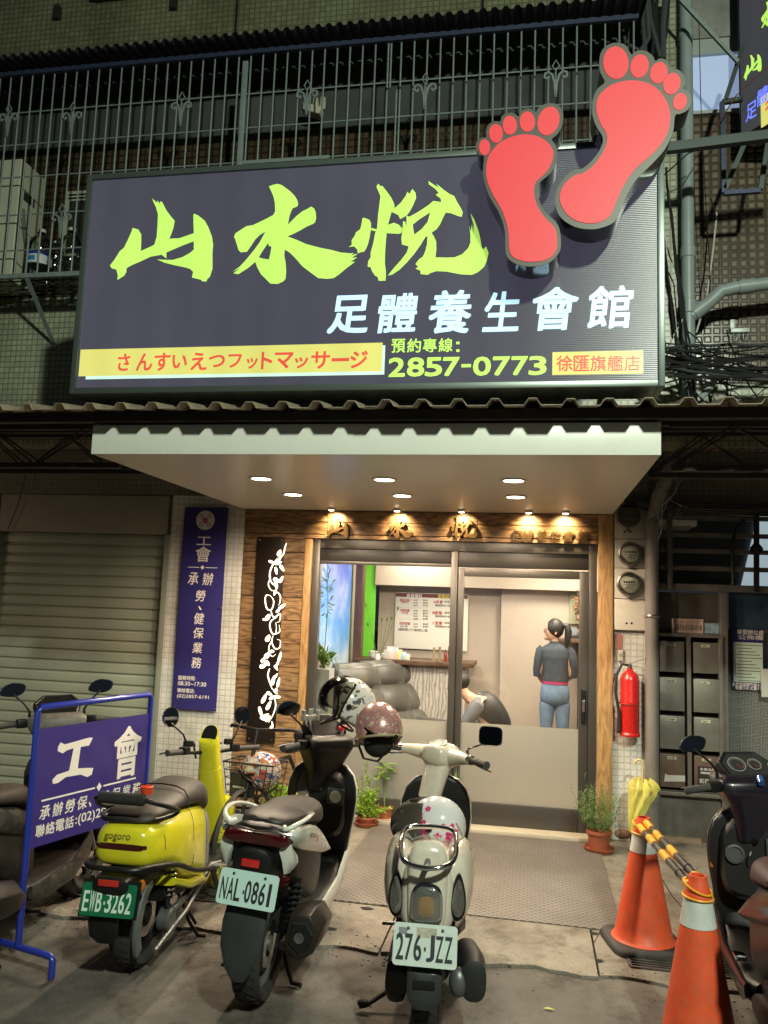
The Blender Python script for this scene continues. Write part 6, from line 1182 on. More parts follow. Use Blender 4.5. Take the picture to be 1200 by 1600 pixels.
def wheel(t, y, r, w, rimm, z=None, disc=True):
    z = r if z is None else z; M = Matrix.Translation((0, y, z)) @ MX; h = w/2
    o = MB().lathe([(r-.065, -h*.62), (r-.05, -h*.9), (r-.022, -h), (r-.006, -h*.72), (r, -h*.3), (r, h*.3), (r-.006, h*.72), (r-.022, h), (r-.05, h*.9), (r-.065, h*.62)], 40, M, cap=False).build('wheel', rub, t, True, angle=50)
    gm = MB()
    for k in range(36):
        a = 2*math.pi*k/36
        for s_ in (-1, 1): gm.bar((s_*h*.15, y+(r-.001)*math.cos(a), z+(r-.001)*math.sin(a)), (s_*h*.75, y+(r-.006)*math.cos(a+.09), z+(r-.006)*math.sin(a+.09)), .006, .006)
    gm.build('tread_groove', hole, o, kind='stuff')
    MB().lathe([(r-.066, -h*.6), (r-.078, -h*.55), (r-.085, -h*.2), (r-.085, h*.2), (r-.078, h*.55), (r-.066, h*.6)], 32, M, cap=False).build('rim', rimm, o, True)
    m_ = MB()
    for k in range(5):
        a = 2*math.pi*k/5; m_.bar((0, y+.03*math.cos(a), z+.03*math.sin(a)), (0, y+(r-.08)*math.cos(a), z+(r-.08)*math.sin(a)), .03, .022, up=(1, 0, 0))
    m_.lathe([(0, -.045), (.035, -.045), (.035, .045), (0, .045)], 16, M); m_.build('spoke', rimm, o)
    if disc: MB().lathe([(.055, h*.55), (.10, h*.55), (.10, h*.62), (.055, h*.62)], 28, M, cap=False).build('brake_disc', stl, o)
    return o
def spring(t, p, q, r, turns, w, m, name='shock_absorber'):
    p, q = Vector(p), Vector(q); d = q-p; u = d.normalized(); a = u.orthogonal().normalized(); b = u.cross(a); P_ = []
    for i in range(turns*10+1): k_ = i/10*2*math.pi; P_.append(p+d*(.12+.62*i/(turns*10))+a*r*math.cos(k_)+b*r*math.sin(k_))
    o = MB().tube([p, q], r*.5, 10).tube([p+d*.72, q], r*.8, 12).build(name, blkp, t, True); MB().tube(P_, w, 6).build('coil_spring', m, o, True); return o
def plate(t, c, w, h, tilt, txt, bg, fg, yaw=0, extra=None, label=None):
    o = bpy.data.objects.new('license_plate', None); 
    U = Vector((math.cos(yaw), math.sin(yaw), 0)); V = Matrix.Rotation(tilt, 3, 'X') @ Vector((0, 0, 1)); V = (V-U*V.dot(U)).normalized(); Nn = U.cross(V); O = Vector(c)
    rc = []; rr = .014
    for cx_, cy_, a0 in ((w/2-rr, h/2-rr, 0), (-w/2+rr, h/2-rr, 90), (-w/2+rr, -h/2+rr, 180), (w/2-rr, -h/2+rr, 270)):
        for k in range(5): a = R(a0+22.5*k); rc.append((cx_+rr*math.cos(a), cy_+rr*math.sin(a)))
    bpy.data.objects.remove(o)
    o = MB().poly([rc], (O, U, V, Nn), .003).build('license_plate', bg, t, bevel=0, label=label); m_ = MB(); q = (O+Nn*.0033, U, V, Nn)
    n = len(txt); pw = w*.90; x = -pw/2; un = pw/(n-.55)
    for ch in txt:
        if ch == '-' or ch == '·': m_.poly([[(x+un*.12, -.012-.008), (x+un*.34, -.012-.008), (x+un*.34, -.012+.006), (x+un*.12, -.012+.006)]], q, .001); x += un*.45
        else:
            ww = un*(.80 if ch != '1' else .3); ox = 0 if ch != '1' else un*.25; text(m_, ch, q, x+ox, -h*.36, x+ox+ww, h*.24, off=.022, d=.001); x += un
    m_.build('plate_lettering', fg, o)
    for s_ in (-1, 1): MB().lathe([(0, 0), (.007, 0), (.006, .004), (0, .005)], 10, Matrix.Translation(O+U*s_*w*.27+V*h*.38+Nn*.003) @ Matrix((U, V, Nn)).transposed().to_4x4()).build('plate_bolt', stl, o, True)
    if extra: extra(o, q)
    return o
def mirror(bar, base, top, size, shape, nrm, stemm=blkp, rimm=blkp):
    base, top = Vector(base), Vector(top); mid = Vector((base.x*.7+top.x*.3, base.y, base.z+(top.z-base.z)*.55)); nrm = Vector(nrm).normalized(); u = nrm.cross(Vector((0, 0, 1))).normalized(); v = u.cross(nrm)
    MB().tube([base, base+Vector((0, 0, .03)), mid, top], [.010, .007, .0055, .006], 8).build('mirror_stem', stemm, bar, True)
    n = 28; ol = []
    for i in range(n):
        a = 2*math.pi*i/n; e = 2/shape; ol.append((size[0]*math.copysign(abs(math.cos(a))**e, math.cos(a)), size[1]*math.copysign(abs(math.sin(a))**e, math.sin(a))))
    if shape == 3.1: ol = [(x*(1-.28*(y/size[1])*(1 if x > 0 else -.6)), y*(1-.18*abs(x/size[0]))) for x, y in ol]
    c = top+v*size[1]*.55*(1 if top.z >= base.z else -1); rg = [[c+u*x*k+v*y*k-nrm*d for x, y in ol] for k, d in ((.45, .032), (.85, .022), (1, .006), (1.0, -.003), (.94, -.004))]
    MB().loft(rg).build('mirror_housing', rimm, bar, True); MB().loft([[c+u*x*k+v*y*k+nrm*d for x, y in ol] for k, d in ((.92, .0035), (.92, .0055))]).build('mirror_glass', mgl, bar)
def bars(t, loc, steer, w=.34, h=.0, drop=.0, m=blkp, lean=0):
    o = MB().tube([(-w+.10, -.03, -drop), (-w*.4, -.01, 0), (0, .02, h), (w*.4, -.01, 0), (w-.10, -.03, -drop)], .013, 10).build('handlebar', m, t, True, loc=loc, rot=(0, lean, steer))
    for s_ in (-1, 1):
        MB().tube([(s_*(w-.125), -.028, -drop), (s_*(w-.115), -.03, -drop), (s_*(w-.01), -.065, -drop-.006), (s_*w, -.068, -drop-.006), (s_*(w+.004), -.069, -drop-.006)], [.020, .0165, .0165, .019, .012], 14).build('grip', gripm, o, True)
        MB().obox((s_*(w-.155), -.022, -drop+.002), (.06, .05, .05), Matrix.Rotation(s_*-.3, 3, 'Z')).build('switch_pod', blkp, o, bevel=.010)
        MB().tube([(s_*(w-.15), .02, -drop-.002), (s_*(w-.10), .035, -drop-.004), (s_*(w-.01), .018, -drop-.012)], [.009, .006, .005], 8, flat=.6).build('brake_lever', gry if m is not chr_ else chr_, o, True)
    return o
def stand_leg(t, pts, r=.009): MB().tube(pts, r, 8).build('side_stand', blkp, t, True)
def shield(t, y0, z0, z1, hw, mi, mo, tilt=-.18, name='leg_shield', top=.16, e=1.014):
    def oln(k):
        pr_ = [(.0, 1.0), (.35, .995), (.62, .965), (.85, .89), (.97, .78), (1.0, .66), (.95, .5), (.86, .32), (.80, .12), (.72, .0), (0, 0)]; L_ = [(x*hw*k, z) for x, z in pr_]; return L_+[(-x, z) for x, z in reversed(L_[1:-1])]
    H = z1-z0
    def P_(x, z, d): return Vector((x, y0+tilt*(z*H)+d-abs(x/hw)**2*.07, z0+z*H))
    MB().loft([[P_(x*k, .5+(z-.5)*k, d) for x, z in oln(1)] for k, d in ((.93, -.022), (.985, -.012), (1, .0))]).build(name, mi, t, True, angle=50)
    MB().loft([[P_(x*k, .5+(z-.5)*k, d) for x, z in oln(e)] for k, d in ((1.0, .003), (1.012, .02), (.97, .045), (.7, .10), (.35, .13))]).build('front_apron', mo, t, True, angle=60)
DROPW = None
# ---------- yellow electric scooter
gog = thing('scooter', 'yellow electric scooter with green plate and grey seat parked by the blue stand', 'scooter', (-1.80, 3.78, 0), R(1), 'scooters parked in a row before the shop', local=True); gog.scale = (.95,)*3
yel2 = mat('scooter_yellow', (.66, .60, .022), .22, coat=.7, var=.04, vs=5); seatb = mat('seat_brown_grey', (.036, .031, .028), .55, bump=.12, bs=60)
wheel(gog, 0, .235, .115, blkp); wheel(gog, 1.22, .235, .09, blkp)
def prof_loft(secs, n=28, e=3, top=None):
    return [ring((x_ if False else 0, y, (zt_+zb_)/2), hw, (zt_-zb_)/2, n, e, top=top) for y, zt_, zb_, hw in secs for x_ in (0,)]
MB().loft(prof_loft([(-.265, .67, .58, .07), (-.262, .695, .555, .115), (-.245, .712, .535, .145), (-.20, .722, .52, .165), (-.05, .73, .485, .185), (.15, .73, .36, .190), (.38, .70, .27, .178), (.46, .68, .25, .16)], e=3.8, top=.86)).build('body_shell', yel2, gog, True, angle=60)
MB().loft(prof_loft([(.455, .675, .255, .165), (.50, .66, .25, .158), (.54, .64, .25, .14), (.55, .62, .26, .11)], e=3.6, top=.9)).build('body_front_panel', mat('lavender_grey', (.20, .19, .27), .4), gog, True, angle=60)
MB().loft(prof_loft([(.0, .36, .30, .12), (.2, .335, .27, .13), (.5, .31, .25, .14), (.9, .33, .27, .12), (.95, .34, .29, .1)], e=4)).build('floorboard', blkp, gog, True)
MB().loft(prof_loft([(.02, .42, .37, .17), (.2, .355, .30, .185), (.42, .315, .25, .18), (.55, .29, .26, .15)], e=4)).build('lower_trim', yel2, gog, True)
MB().loft(prof_loft([(-.22, .745, .725, .07), (-.205, .765, .725, .13), (-.1, .79, .725, .155), (.12, .805, .72, .165), (.22, .825, .71, .17), (.38, .83, .68, .168), (.48, .80, .62, .15), (.52, .75, .60, .12), (.53, .7, .62, .08)], e=2.8, top=.8)).build('seat', seatb, gog, True, angle=60)
MB().tube([(-.13, .15, .808), (-.08, .155, .826), (.0, .157, .832), (.08, .155, .826), (.13, .15, .808), (.158, .14, .775), (.165, .13, .73)], .004, 6).build('seat_strap', blkp, gog, True)
m_ = MB(); m_.loft([ring((0, y, z), hw, hh, 20, 4) for y, z, hw, hh in ((-.267, .628, .10, .011), (-.27, .628, .11, .013), (-.255, .628, .128, .013))]); m_.build('tail_light', dred, gog, True)
m_ = MB(); text(m_, 'gogoro', frame((0, -.268, .655), (1, .0, 0), (0, .25, 1)), -.085, -.004, .045, .026, off=.012, d=.003); m_.build('wordmark', mat('mark_olive', (.13, .14, .02), .4), gog)
MB().tube(cr([(-.17, .0, .74), (-.175, -.14, .775), (-.15, -.25, .83), (-.10, -.285, .850), (.10, -.285, .850), (.155, -.26, .835), (.19, -.14, .79), (.185, -.05, .755), (.16, -.08, .735), (.10, -.19, .735), (-.10, -.22, .735), (-.17, -.12, .738)], True), .0115, 10, closed=True).build('grab_rail', blkp, gog, True)
MB().tube([(-.115, -.285, .85), (-.11, -.286, .851), (.11, -.286, .851), (.115, -.285, .85)], [.016, .027, .027, .016], 14).build('foam_pad', mat('foam_black', (.018, .018, .018), .95), gog, True)
MB().lathe([(0, 0), (.026, 0), (.030, .035), (.024, .037), (.022, .02), (0, .02)], 20, Matrix.Translation((.10, -.24, .87))).build('red_cap', mat('cap_red', (.65, .06, .02), .4), gog, True)
MB().tube(cr([(-.19, .42, .36), (-.20, .2, .40), (-.195, -.05, .50), (-.17, -.25, .545), (-.11, -.335, .55), (0, -.35, .55), (.11, -.335, .55), (.17, -.25, .545), (.195, -.05, .50), (.20, .2, .40), (.195, .46, .335)]), .0125, 10).build('bumper_bar', blkp, gog, True)
MB().loft(prof_loft([(-.36, .50, .46, .06), (-.35, .515, .435, .085), (-.25, .53, .42, .10), (0, .52, .40, .11), (.15, .48, .38, .1)], e=3)).build('rear_fender', blkp, gog, True)
MB().obox((0, -.362, .492), (.10, .012, .028)).build('reflector', rfr, gog, bevel=.005)
for s_ in (-1, 1): MB().sphere((s_*.125, -.28, .465), .026, (.7, .7, 1.1)).build('turn_signal', amb, gog, True)
def ex_(o, q):
    m_ = MB(); text(m_, '電動車', q, -.035, .042, .035, .06, off=.01, d=.001); m_.build('plate_caption', mat('plate_text_pale', (.45, .60, .48), .5), o)
plate(gog, (.0, -.352, .415), .26, .14, R(-14), 'EWB-3262', mat('plate_green', (.008, .13, .055), .35, coat=.2), mat('plate_white_text', (.62, .74, .66), .5), yaw=R(3), extra=ex_)
MB().poly([[(-.14, -.08), (.14, -.08), (.14, .08), (-.14, .08)]], frame((-.0, -.335, .415), (1, .05, 0), (0, .24, 1)), .004).build('plate_holder', blkp, gog)
MB().loft([ring((-.03, -.31, .36), .05, .012, 16, 3, ax='z'), ring((-.03, -.325, .31), .078, .014, 16, 3, ax='z'), ring((-.03, -.315, .24), .070, .014, 16, 3, ax='z'), ring((-.03, -.295, .205), .040, .010, 16, 3, ax='z')]).build('mud_flap', blkp, gog, True)
arc = [( -math.cos(a)*.248-.0, math.sin(a)*.248) for a in [R(-28+7*i) for i in range(14)]]+[(-math.cos(a)*.192, math.sin(a)*.192) for a in [R(63-7*i) for i in range(14)]]
MB().poly([[(u, v) for u, v in arc]], (Vector((.078, 0, .235)), Vector((0, 1, 0)), Vector((0, 0, 1)), Vector((1, 0, 0))), .022).build('swingarm_cover', mat('arm_grey', (.13, .15, .155), .45, .3), gog, bevel=.006)
spring(gog, (.125, .03, .27), (.125, .10, .60), .024, 9, .0065, chr_)
MB().lathe([(0, 0), (.055, 0), (.055, .05), (.045, .06), (0, .06)], 20, Matrix.Translation((.085, .06, .20)) @ MX).build('motor_hub', gry, gog, True); MB().tube([(.10, .02, .20), (.12, .18, .23), (.12, .32, .25)], .018, 10).build('swingarm', gry, gog, True)
MB().tube([(.13, -.10, .11), (.16, .2, .20), (.17, .5, .34), (.20, .58, .33)], .013, 10).build('side_bar', gry, gog, True)
MB().obox((.215, .50, .335), (.09, .05, .018)).build('foot_peg', gry, gog, bevel=.006)
stand_leg(gog, [(.10, .28, .22), (.13, .32, .10), (.17, .36, .015), (.21, .37, .012)]); stand_leg(gog, [(.05, .35, .22), (.10, .50, .02)])
for y_, hw_ in ((-.13, .1785), (.20, .1915)):
    MB().tube([Vector((p.x*1.004, p.y, p.z)) for p in ring((0, y_, .59 if y_ < 0 else .545), hw_, .13 if y_ < 0 else .19, 40, 3.6, top=.86) if p.x > .02][:], .0016, 4).build('panel_gap', hole, gog)
# column and front
axf, axt = Vector((0, .99, .36)), Vector((0, .80, .985)); axf = Vector((0, .97, .30)); ax_ = (axt-axf).normalized(); si = Vector((1, 0, 0)); nb = ax_.cross(si)
ov = lambda c, a, b, sk=0: [c+si*a*math.copysign(abs(math.cos(k))**.8, math.cos(k))+nb*b*math.copysign(abs(math.sin(k))**.8, math.sin(k))+ax_*sk*math.sin(k) for k in [i*2*math.pi/28 for i in range(28)]]
MB().loft([ov(axf, .092, .05), ov(axf.lerp(axt, .35), .090, .06), ov(axf.lerp(axt, .70), .070, .058), ov(axf.lerp(axt, .72), .069, .057)]).build('front_column', yel2, gog, True, angle=50)
hb = MB().loft([ov(axf.lerp(axt, .722), .065, .054), ov(axf.lerp(axt, .95), .060, .054, .03), ov(axt, .056, .052, .045)]).build('handlebar', yel2, gog, True, angle=50); hb.location = axt; hb.data.transform(Matrix.Translation(-axt)); hb.name = 'handlebar'
MB().loft([[p-axt+ax_*d for p in ov(axt, .048, .044, .045)] for d in (-.001, .0025)]).build('display', glossb, hb)
hl = MB(); hl.tube([(-.22, -.03, -.06), (-.10, .0, -.075), (0, .03, -.08), (.10, .0, -.075), (.22, -.03, -.06)], .011, 10); hl.build('bar_tube', blkp, hb, True)
for s_ in (-1, 1):
    MB().tube([(s_*.21, -.028, -.06), (s_*.22, -.03, -.06), (s_*.325, -.065, -.055), (s_*.335, -.067, -.055)], [.019, .016, .016, .019], 14).build('grip', gripm, hb, True)
    MB().obox((s_*.185, -.022, -.055), (.055, .05, .045), Matrix.Rotation(s_*-.3, 3, 'Z')).build('switch_pod', blkp, hb, bevel=.010); MB().obox((s_*.15, .0, -.02), (.05, .035, .035)).build('brake_reservoir', blkp, hb, bevel=.006)
    MB().tube([(s_*.19, .02, -.06), (s_*.24, .035, -.062), (s_*.33, .01, -.07)], [.009, .006, .005], 8).build('brake_lever', blkp, hb, True)
    mirror(hb, (s_*.17, -.01, -.04), (s_*.265, .03, .10), (.058, .058), 2, (-.1*s_, -1, .12), rimm=chr_)
MB().tube([(.1, -.0, -.03), (.06, .05, .0), (.03, .07, -.12)], .006, 6).build('cable', cb, hb, True); MB().tube([(-.1, -.0, -.03), (-.07, .06, -.02), (-.03, .07, -.12)], .006, 6).build('cable', cb, hb, True)
MB().loft([ring((0, .945, .70), .016, .034, 14, 2), ring((0, .93, .70), .016, .034, 14, 2)]).build('keyhole_recess', hole, gog, True, loc=(-.02, -.072, .03))
SH = [c for c in hb.children if not c.name.startswith('display')]
for c in SH: c.rotation_euler = (0, R(3), R(58)); c.location = (.0, 0, -.022)
shield(gog, 1.10, .33, .58, .10, yel2, yel2, -.1); MB().tube([(.0, 1.02, .5), (0, 1.20, .24)], .025, 10).build('fork', gry, gog, True)
MB().lathe([(.25, -.055), (.258, -.03), (.26, 0), (.258, .03), (.25, .055)], 16, Matrix.Translation((0, 1.22, .235)) @ Matrix.Rotation(R(10), 4, 'X') @ MX, ang=-2.2, cap=False).build('front_fender', yel2, gog, True)
# ---------- sport scooter builder
def sport(label, loc, rz, lean, C):
    t = thing('scooter', label, 'scooter', loc, rz, 'scooters parked in a row before the shop', local=True); t.scale = (.95,)*3; t.rotation_euler = (0, lean, rz)
    wheel(t, 0, .245, .125, gry if C.get('white') else blkp); wheel(t, 1.28, .245, .105, blkp)
    P_, B = C['panel'], C['base']; e = 3
    MB().loft(prof_loft([(-.27, .83, .73, .11), (-.25, .84, .67, .150), (-.1, .83, .55, .165), (.12, .78, .44, .172), (.35, .74, .32, .165), (.48, .69, .28, .14), (.55, .60, .28, .11)], e=3, top=.9)).build('rear_body', B, t, True, angle=60)
    for s_ in (-1, 1):       # outer side panels, pointed to the front
        def pp(y, zt_, zb_, x): return [Vector((s_*x, y, zt_)), Vector((s_*(x+.022), y, zt_-.012)), Vector((s_*(x+.030), y, (zt_+zb_)/2)), Vector((s_*(x+.016), y, zb_+.012)), Vector((s_*(x-.01), y, zb_)), Vector((s_*(x-.03), y, (zt_+zb_)/2))]
        MB().loft([pp(-.285, .835, .80, .135), pp(-.26, .845, .76, .150), pp(-.12, .835, .70, .158), (pp(.04, .795, .65, .163)), pp(.18, .74, .61, .166), pp(.30, .67, .575, .166), pp(.42, .60, .55, .163), pp(.48, .565, .545, .160)]).build('side_panel', P_, t, True, sub=1, angle=50)
        MB().loft([pp(-.275, .79, .70, .132), pp(-.25, .76, .64, .140), pp(-.18, .72, .64, .142)]).build('tail_blade', P_, t, True, angle=50)
    MB().loft([ring((0, y, z), hw, hh, 24, 3.2) for y, z, hw, hh in ((-.305, .785, .125, .020), (-.300, .785, .145, .026), (-.26, .79, .160, .030))]).build('tail_light', dred, t, True)
    MB().tube([(-.15, -.285, .818), (-.07, -.308, .826), (0, -.314, .820), (.07, -.308, .826), (.15, -.285, .818)], .005, 6).build('tail_trim', chr_, t, True)
    MB().loft(prof_loft([(-.22, .85, .82, .06), (-.20, .86, .815, .11), (-.1, .862, .80, .135), (.06, .845, .77, .14), (.14, .83, .75, .15), (.34, .82, .71, .155), (.48, .80, .66, .13), (.56, .74, .64, .09), (.57, .70, .65, .05)], e=2.7, top=.82)).build('seat', C['seat'], t, True, angle=60)
    if C.get('white'):
        for s_ in (-1, 1): MB().tube(cr([(s_*.13, .10, .81), (s_*.165, .02, .84), (s_*.185, -.10, .862), (s_*.180, -.20, .862), (s_*.155, -.27, .852), (s_*.125, -.285, .838), (s_*.11, -.26, .84)]), .0115, 12, flat=.8).build('grab_rail', P_, t, True)
    else:
        MB().tube([(-.15, .05, .81), (-.18, -.12, .86), (-.14, -.30, .87), (0, -.34, .87), (.14, -.30, .87), (.18, -.12, .86), (.15, .05, .81)], .013, 10).build('grab_rail', blkp, t, True)
    MB().loft(prof_loft([(-.325, .735, .66, .05), (-.315, .75, .60, .085), (-.2, .75, .52, .105), (.05, .65, .42, .1)], e=3)).build('rear_fender', blkp, t, True); MB().obox((0, -.332, .692), (.080, .012, .032)).build('reflector', rfr, t, bevel=.005)
    for s_ in (-1, 1): MB().loft([ring((s_*.125, -.28, .62), .022, .022, 12), ring((s_*.145, -.25, .62), .016, .018, 12)]).build('turn_signal', dred, t, True)
    if C.get('plate'): plate(t, (0.005, -.345, .590), .26, .14, R(-14), C['plate'], mat('plate_white', (.48, .66, .63), .35, coat=.2), blk, yaw=R(-1))
    MB().loft([ring((0, y, z), w_, .018, 18, 3, ax='z') for y, z, w_ in ((-.27, .58, .07), (-.29, .53, .088), (-.315, .44, .098), (-.335, .35, .09), (-.33, .26, .060), (-.315, .21, .03))]).build('mud_guard', mat('guard_grey', (.030, .034, .035), .35, var=.2), t, True)
    hx = lambda y, s_, x=.215, z=.37: [Vector((x+a*s_, y, z+b*s_)) for a, b in ((-.055, .085), (.035, .095), (.085, .03), (.065, -.06), (0, -.10), (-.07, -.05))]
    mf = MB().loft([hx(-.185, .80), hx(-.18, 1), hx(-.07, 1.04), hx(.13, .9, z=.34), hx(.27, .55, .19, .29)]).build('muffler', mat('muffler_brown', (.030, .024, .021), .35, .4), t, bevel=.006, angle=60)
    MB().loft([hx(-.192, .62), hx(-.186, .70)]).build('muffler_cap', blkp, mf); MB().lathe([(0, 0), (.022, 0), (.022, .006), (.014, .006), (.014, -.001)], 16, Matrix.Translation((.215, -.193, .37)) @ Matrix.Rotation(R(90), 4, 'X')).build('outlet', gry, mf, True)
    spring(t, (.13, -.04, .29), (.125, .04, .60), .028, 8, .007, blkp if C.get('white') else gry); spring(t, (-.13, -.04, .29), (-.125, .04, .60), .028, 8, .007, blkp)
    MB().loft([ring((-.12, y, .24), .04, hh, 16, 3) for y, hh in ((-.09, .05), (-.07, .085), (.1, .09), (.3, .07), (.38, .04))]).build('engine_case', blkp, t, True)
    MB().tube([(.10, 0, .245), (.10, .18, .26), (.06, .4, .28)], .022, 10).build('swingarm', gry, t, True); MB().loft(prof_loft([(.1, .40, .25, .11), (.3, .40, .22, .12), (.5, .34, .22, .1)], e=3)).build('engine_block', mat('engine_dark', (.03, .03, .03), .5, .4), t, True)
    MB().loft(prof_loft([(.44, .30, .20, .13), (.5, .30, .19, .165), (.8, .30, .19, .175), (.98, .33, .21, .16), (1.04, .40, .25, .12)], e=4)).build('floorboard', B, t, True)
    for s_ in (-1, 1): MB().loft([ring((s_*.165, y, z), .014, hh, 10, 3) for y, z, hh in ((.42, .27, .03), (.5, .245, .045), (.85, .255, .05), (1.02, .33, .06), (1.06, .38, .03))]).build('floor_trim', P_, t, True)
    shield(t, 1.10, .30, .90, C.get('shw', .205), B, P_, -.20)
    # inner storage boxes, knob and sticker
    MB().loft([ring((0, y, .66), w_, h_, 22, 3.5) for y, w_, h_ in ((.98, .155, .20), (.93, .155, .19), (.90, .14, .16))]).build('inner_box', B, t, True)
    MB().lathe([(.0, -.004), (.036, -.004), (.044, 0), (.044, .01), (.034, .012), (.034, .004), (0, .004)], 24, Matrix.Translation((-.095, .895, .69)) @ Matrix.Rotation(R(90), 4, 'X')).build('fuel_cap', chr_ if C.get('white') else gry, t, True)
    MB().obox((.095, .888, .72), (.10, .012, .09)).build('pocket_lid', mat('lid_grey', (.06, .07, .07), .4), t, bevel=.012); MB().lathe([(0, 0), (.034, 0), (.034, .002), (0, .002)], 20, Matrix.Translation((.095, .880, .72)) @ Matrix.Rotation(R(90), 4, 'X')).build('round_sticker', mat('sticker_mint', (.70, .82, .78), .4), t)
    MB().lathe([(0, 0), (.012, 0), (.012, .003), (0, .003)], 12, Matrix.Translation((0, .888, .75)) @ Matrix.Rotation(R(90), 4, 'X')).build('ignition', chr_, t)
    MB().tube([(-.02, .895, .70), (-.035, .86, .69), (-.03, .85, .67)], .004, 6).build('bag_hook', chr_, t, True)
    MB().tube([(0, 1.04, .55), (.0, 1.27, .245)], .03, 10).build('fork', gry, t, True)
    for s_ in (-1, 1): MB().tube([(s_*.075, 1.16, .5), (s_*.075, 1.28, .245)], .018, 10).build('fork_leg', gry, t, True)
    MB().lathe([(.262, -.06), (.272, -.03), (.274, 0), (.272, .03), (.262, .06)], 16, Matrix.Translation((0, 1.28, .245)) @ MX, ang=-2.4, cap=False).build('front_fender', P_, t, True)
    stand_leg(t, [(.02, .25, .2), (.09, .20, .06), (.12, .18, .012), (.17, .17, .012)], .011); stand_leg(t, [(-.1, .35, .22), (-.16, .28, .06), (-.22, .24, .012), (-.25, .22, .014)], .009)
    # steering head with dash
    hb = bars(t, (0, .93, C.get('hz', 1.0)), C['steer'], w=.345)
    sec = lambda z, w_, y0_, y1_: [Vector(p) for p in ((-w_, y0_+.02, z), (-w_*.7, y0_, z), (w_*.7, y0_, z), (w_, y0_+.02, z), (w_*.85, y1_-.03, z), (w_*.4, y1_, z), (-w_*.4, y1_, z), (-w_*.85, y1_-.03, z))]
    MB().loft([sec(-.26, .085, -.03, .08), sec(-.16, .095, -.05, .10), sec(-.08, .125, -.07, .13), sec(-.02, .16, -.08, .16), sec(.025, .165, -.07, .18), sec(.05, .13, -.04, .19)]).build('headset_cowl', B if C.get('white') else C.get('cowl', P_), hb, bevel=.012, seg=2, angle=50)
    DT = Matrix.Translation((0, .045, .085)) @ Matrix.Rotation(R(40), 4, 'X') @ Matrix.Scale(1.10, 4)
    dsh = MB(); dsh.loft([[DT @ Vector((x*k, y*k, z)) for x, y in ((-.095, -.06), (.095, -.06), (.115, .02), (.07, .075), (-.07, .075), (-.115, .02))] for k, z in ((1.08, -.03), (1.05, .004), (.95, .009), (.9, .002))]); dsh.build('dash_surround', blkp, hb, bevel=.004, angle=50)
    if C.get('dials'):
        dg = MB(); dg.loft([[DT @ Vector((x*.88, y*.88, z)) for x, y in ((-.095, -.06), (.095, -.06), (.115, .02), (.07, .075), (-.07, .075), (-.115, .02))] for z in (.0035, .005)]); dg.build('dash_face', blk, hb)
        m1, m2 = MB(), MB()
        for cx_, r_ in ((-.038, .034), (.042, .026)):
            for k in range(30):
                a = R(-40+260*k/29); b_ = .82 if k % 3 else .72; m1.bar(DT @ Vector((cx_+r_*math.cos(a), .005+r_*math.sin(a), .0065)), DT @ Vector((cx_+r_*b_*math.cos(a), .005+r_*b_*math.sin(a), .0065)), .0016, .0006)
            m1.lathe([(r_*1.08, .0055), (r_*1.16, .0055), (r_*1.16, .0075), (r_*1.08, .0075), (r_*1.08, .0055)], 28, DT @ Matrix.Translation((cx_, .005, 0)), cap=False); m2.bar(DT @ Vector((cx_, .005, .0075)), DT @ Vector((cx_+r_*.3, .005-r_*.65, .0075)), .0025, .0008)
        m1.build('dial_marks', mat('dial_mark', (.32, .31, .28), .4), hb); m2.build('dial_needle', mat('needle_red', (.6, .04, .02), .4), hb)
    else:
        MB().loft([[DT @ Vector((x*.88, y*.88, z)) for x, y in ((-.095, -.06), (.095, -.06), (.115, .02), (.07, .075), (-.07, .075), (-.115, .02))] for z in (.0035, .006)]).build('dash_glass', mat('dash_glass', (.012, .011, .011), .12, spec=.4), hb)
    for s_ in (-1, 1):
        if s_ in C.get('mirrors', (-1, 1)): mirror(hb, (s_*.15, .03, .03), (s_*.245, .07, .165), (.068, .042), 3.1, (-.15*s_, -1, .1) if not C.get('mtilt') else C['mtilt'])
    return t, hb
whp = mat('panel_white', (.62, .63, .58), .22, coat=.6, var=.04)
nal, nhb = sport('white and black scooter with white plate, grab rails and red tail lamp in mid row', (-1.155, 3.60, 0), R(1), R(4), dict(panel=whp, base=blkp, seat=mat('seat_camo', (.022, .019, .017), .5, var=.6, vs=9), white=True, plate='NAL-0861', steer=R(50), mtilt=(-.35, -1, .35)))
m_ = MB()
qd = frame((.187, -.10, .69), (.12, .99, 0), (-.30, 0, 1)); text(m_, 'BON-X', (Vector((.1905, -.10, .765)), Vector((.05, 1, -.25)).normalized(), Vector((-.05, .25, 1)).normalized(), Vector((1, 0, .1))), 0, 0, .12, .022, off=.02, d=.004); m_.build('wordmark', blk, nal)
m_ = MB(); m_.poly([[(.016*(1 if k % 2 == 0 else .42)*math.cos(k*math.pi/5+.3), .018*(1 if k % 2 == 0 else .42)*math.sin(k*math.pi/5+.3)) for k in range(10)]], (Vector((.1965, .05, .725)), Vector((0, 1, 0)), Vector((0, 0, 1)), Vector((1, 0, 0))), .002); m_.build('star_mark', rfr, nal)
silv = mat('holder_silver', (.45, .45, .43), .35, .6); m_ = MB(); m_.bar((-.11, .02, .07), (-.11, .04, .13), .012); m_.obox((-.11, .04, .14), (.12, .012, .035), Matrix.Rotation(.3, 3, 'X')); m_.obox((-.16, .038, .155), (.012, .03, .06)); m_.obox((-.06, .038, .155), (.012, .03, .06)); m_.obox((-.11, .04, .165), (.03, .014, .05)); m_.build('phone_holder', silv, nhb, bevel=.003)
MB().obox((.10, -.01, .085), (.07, .035, .022), Matrix.Rotation(.5, 3, 'Z')).build('red_tag', mat('tag_red', (.55, .04, .03), .4), nhb, bevel=.005)
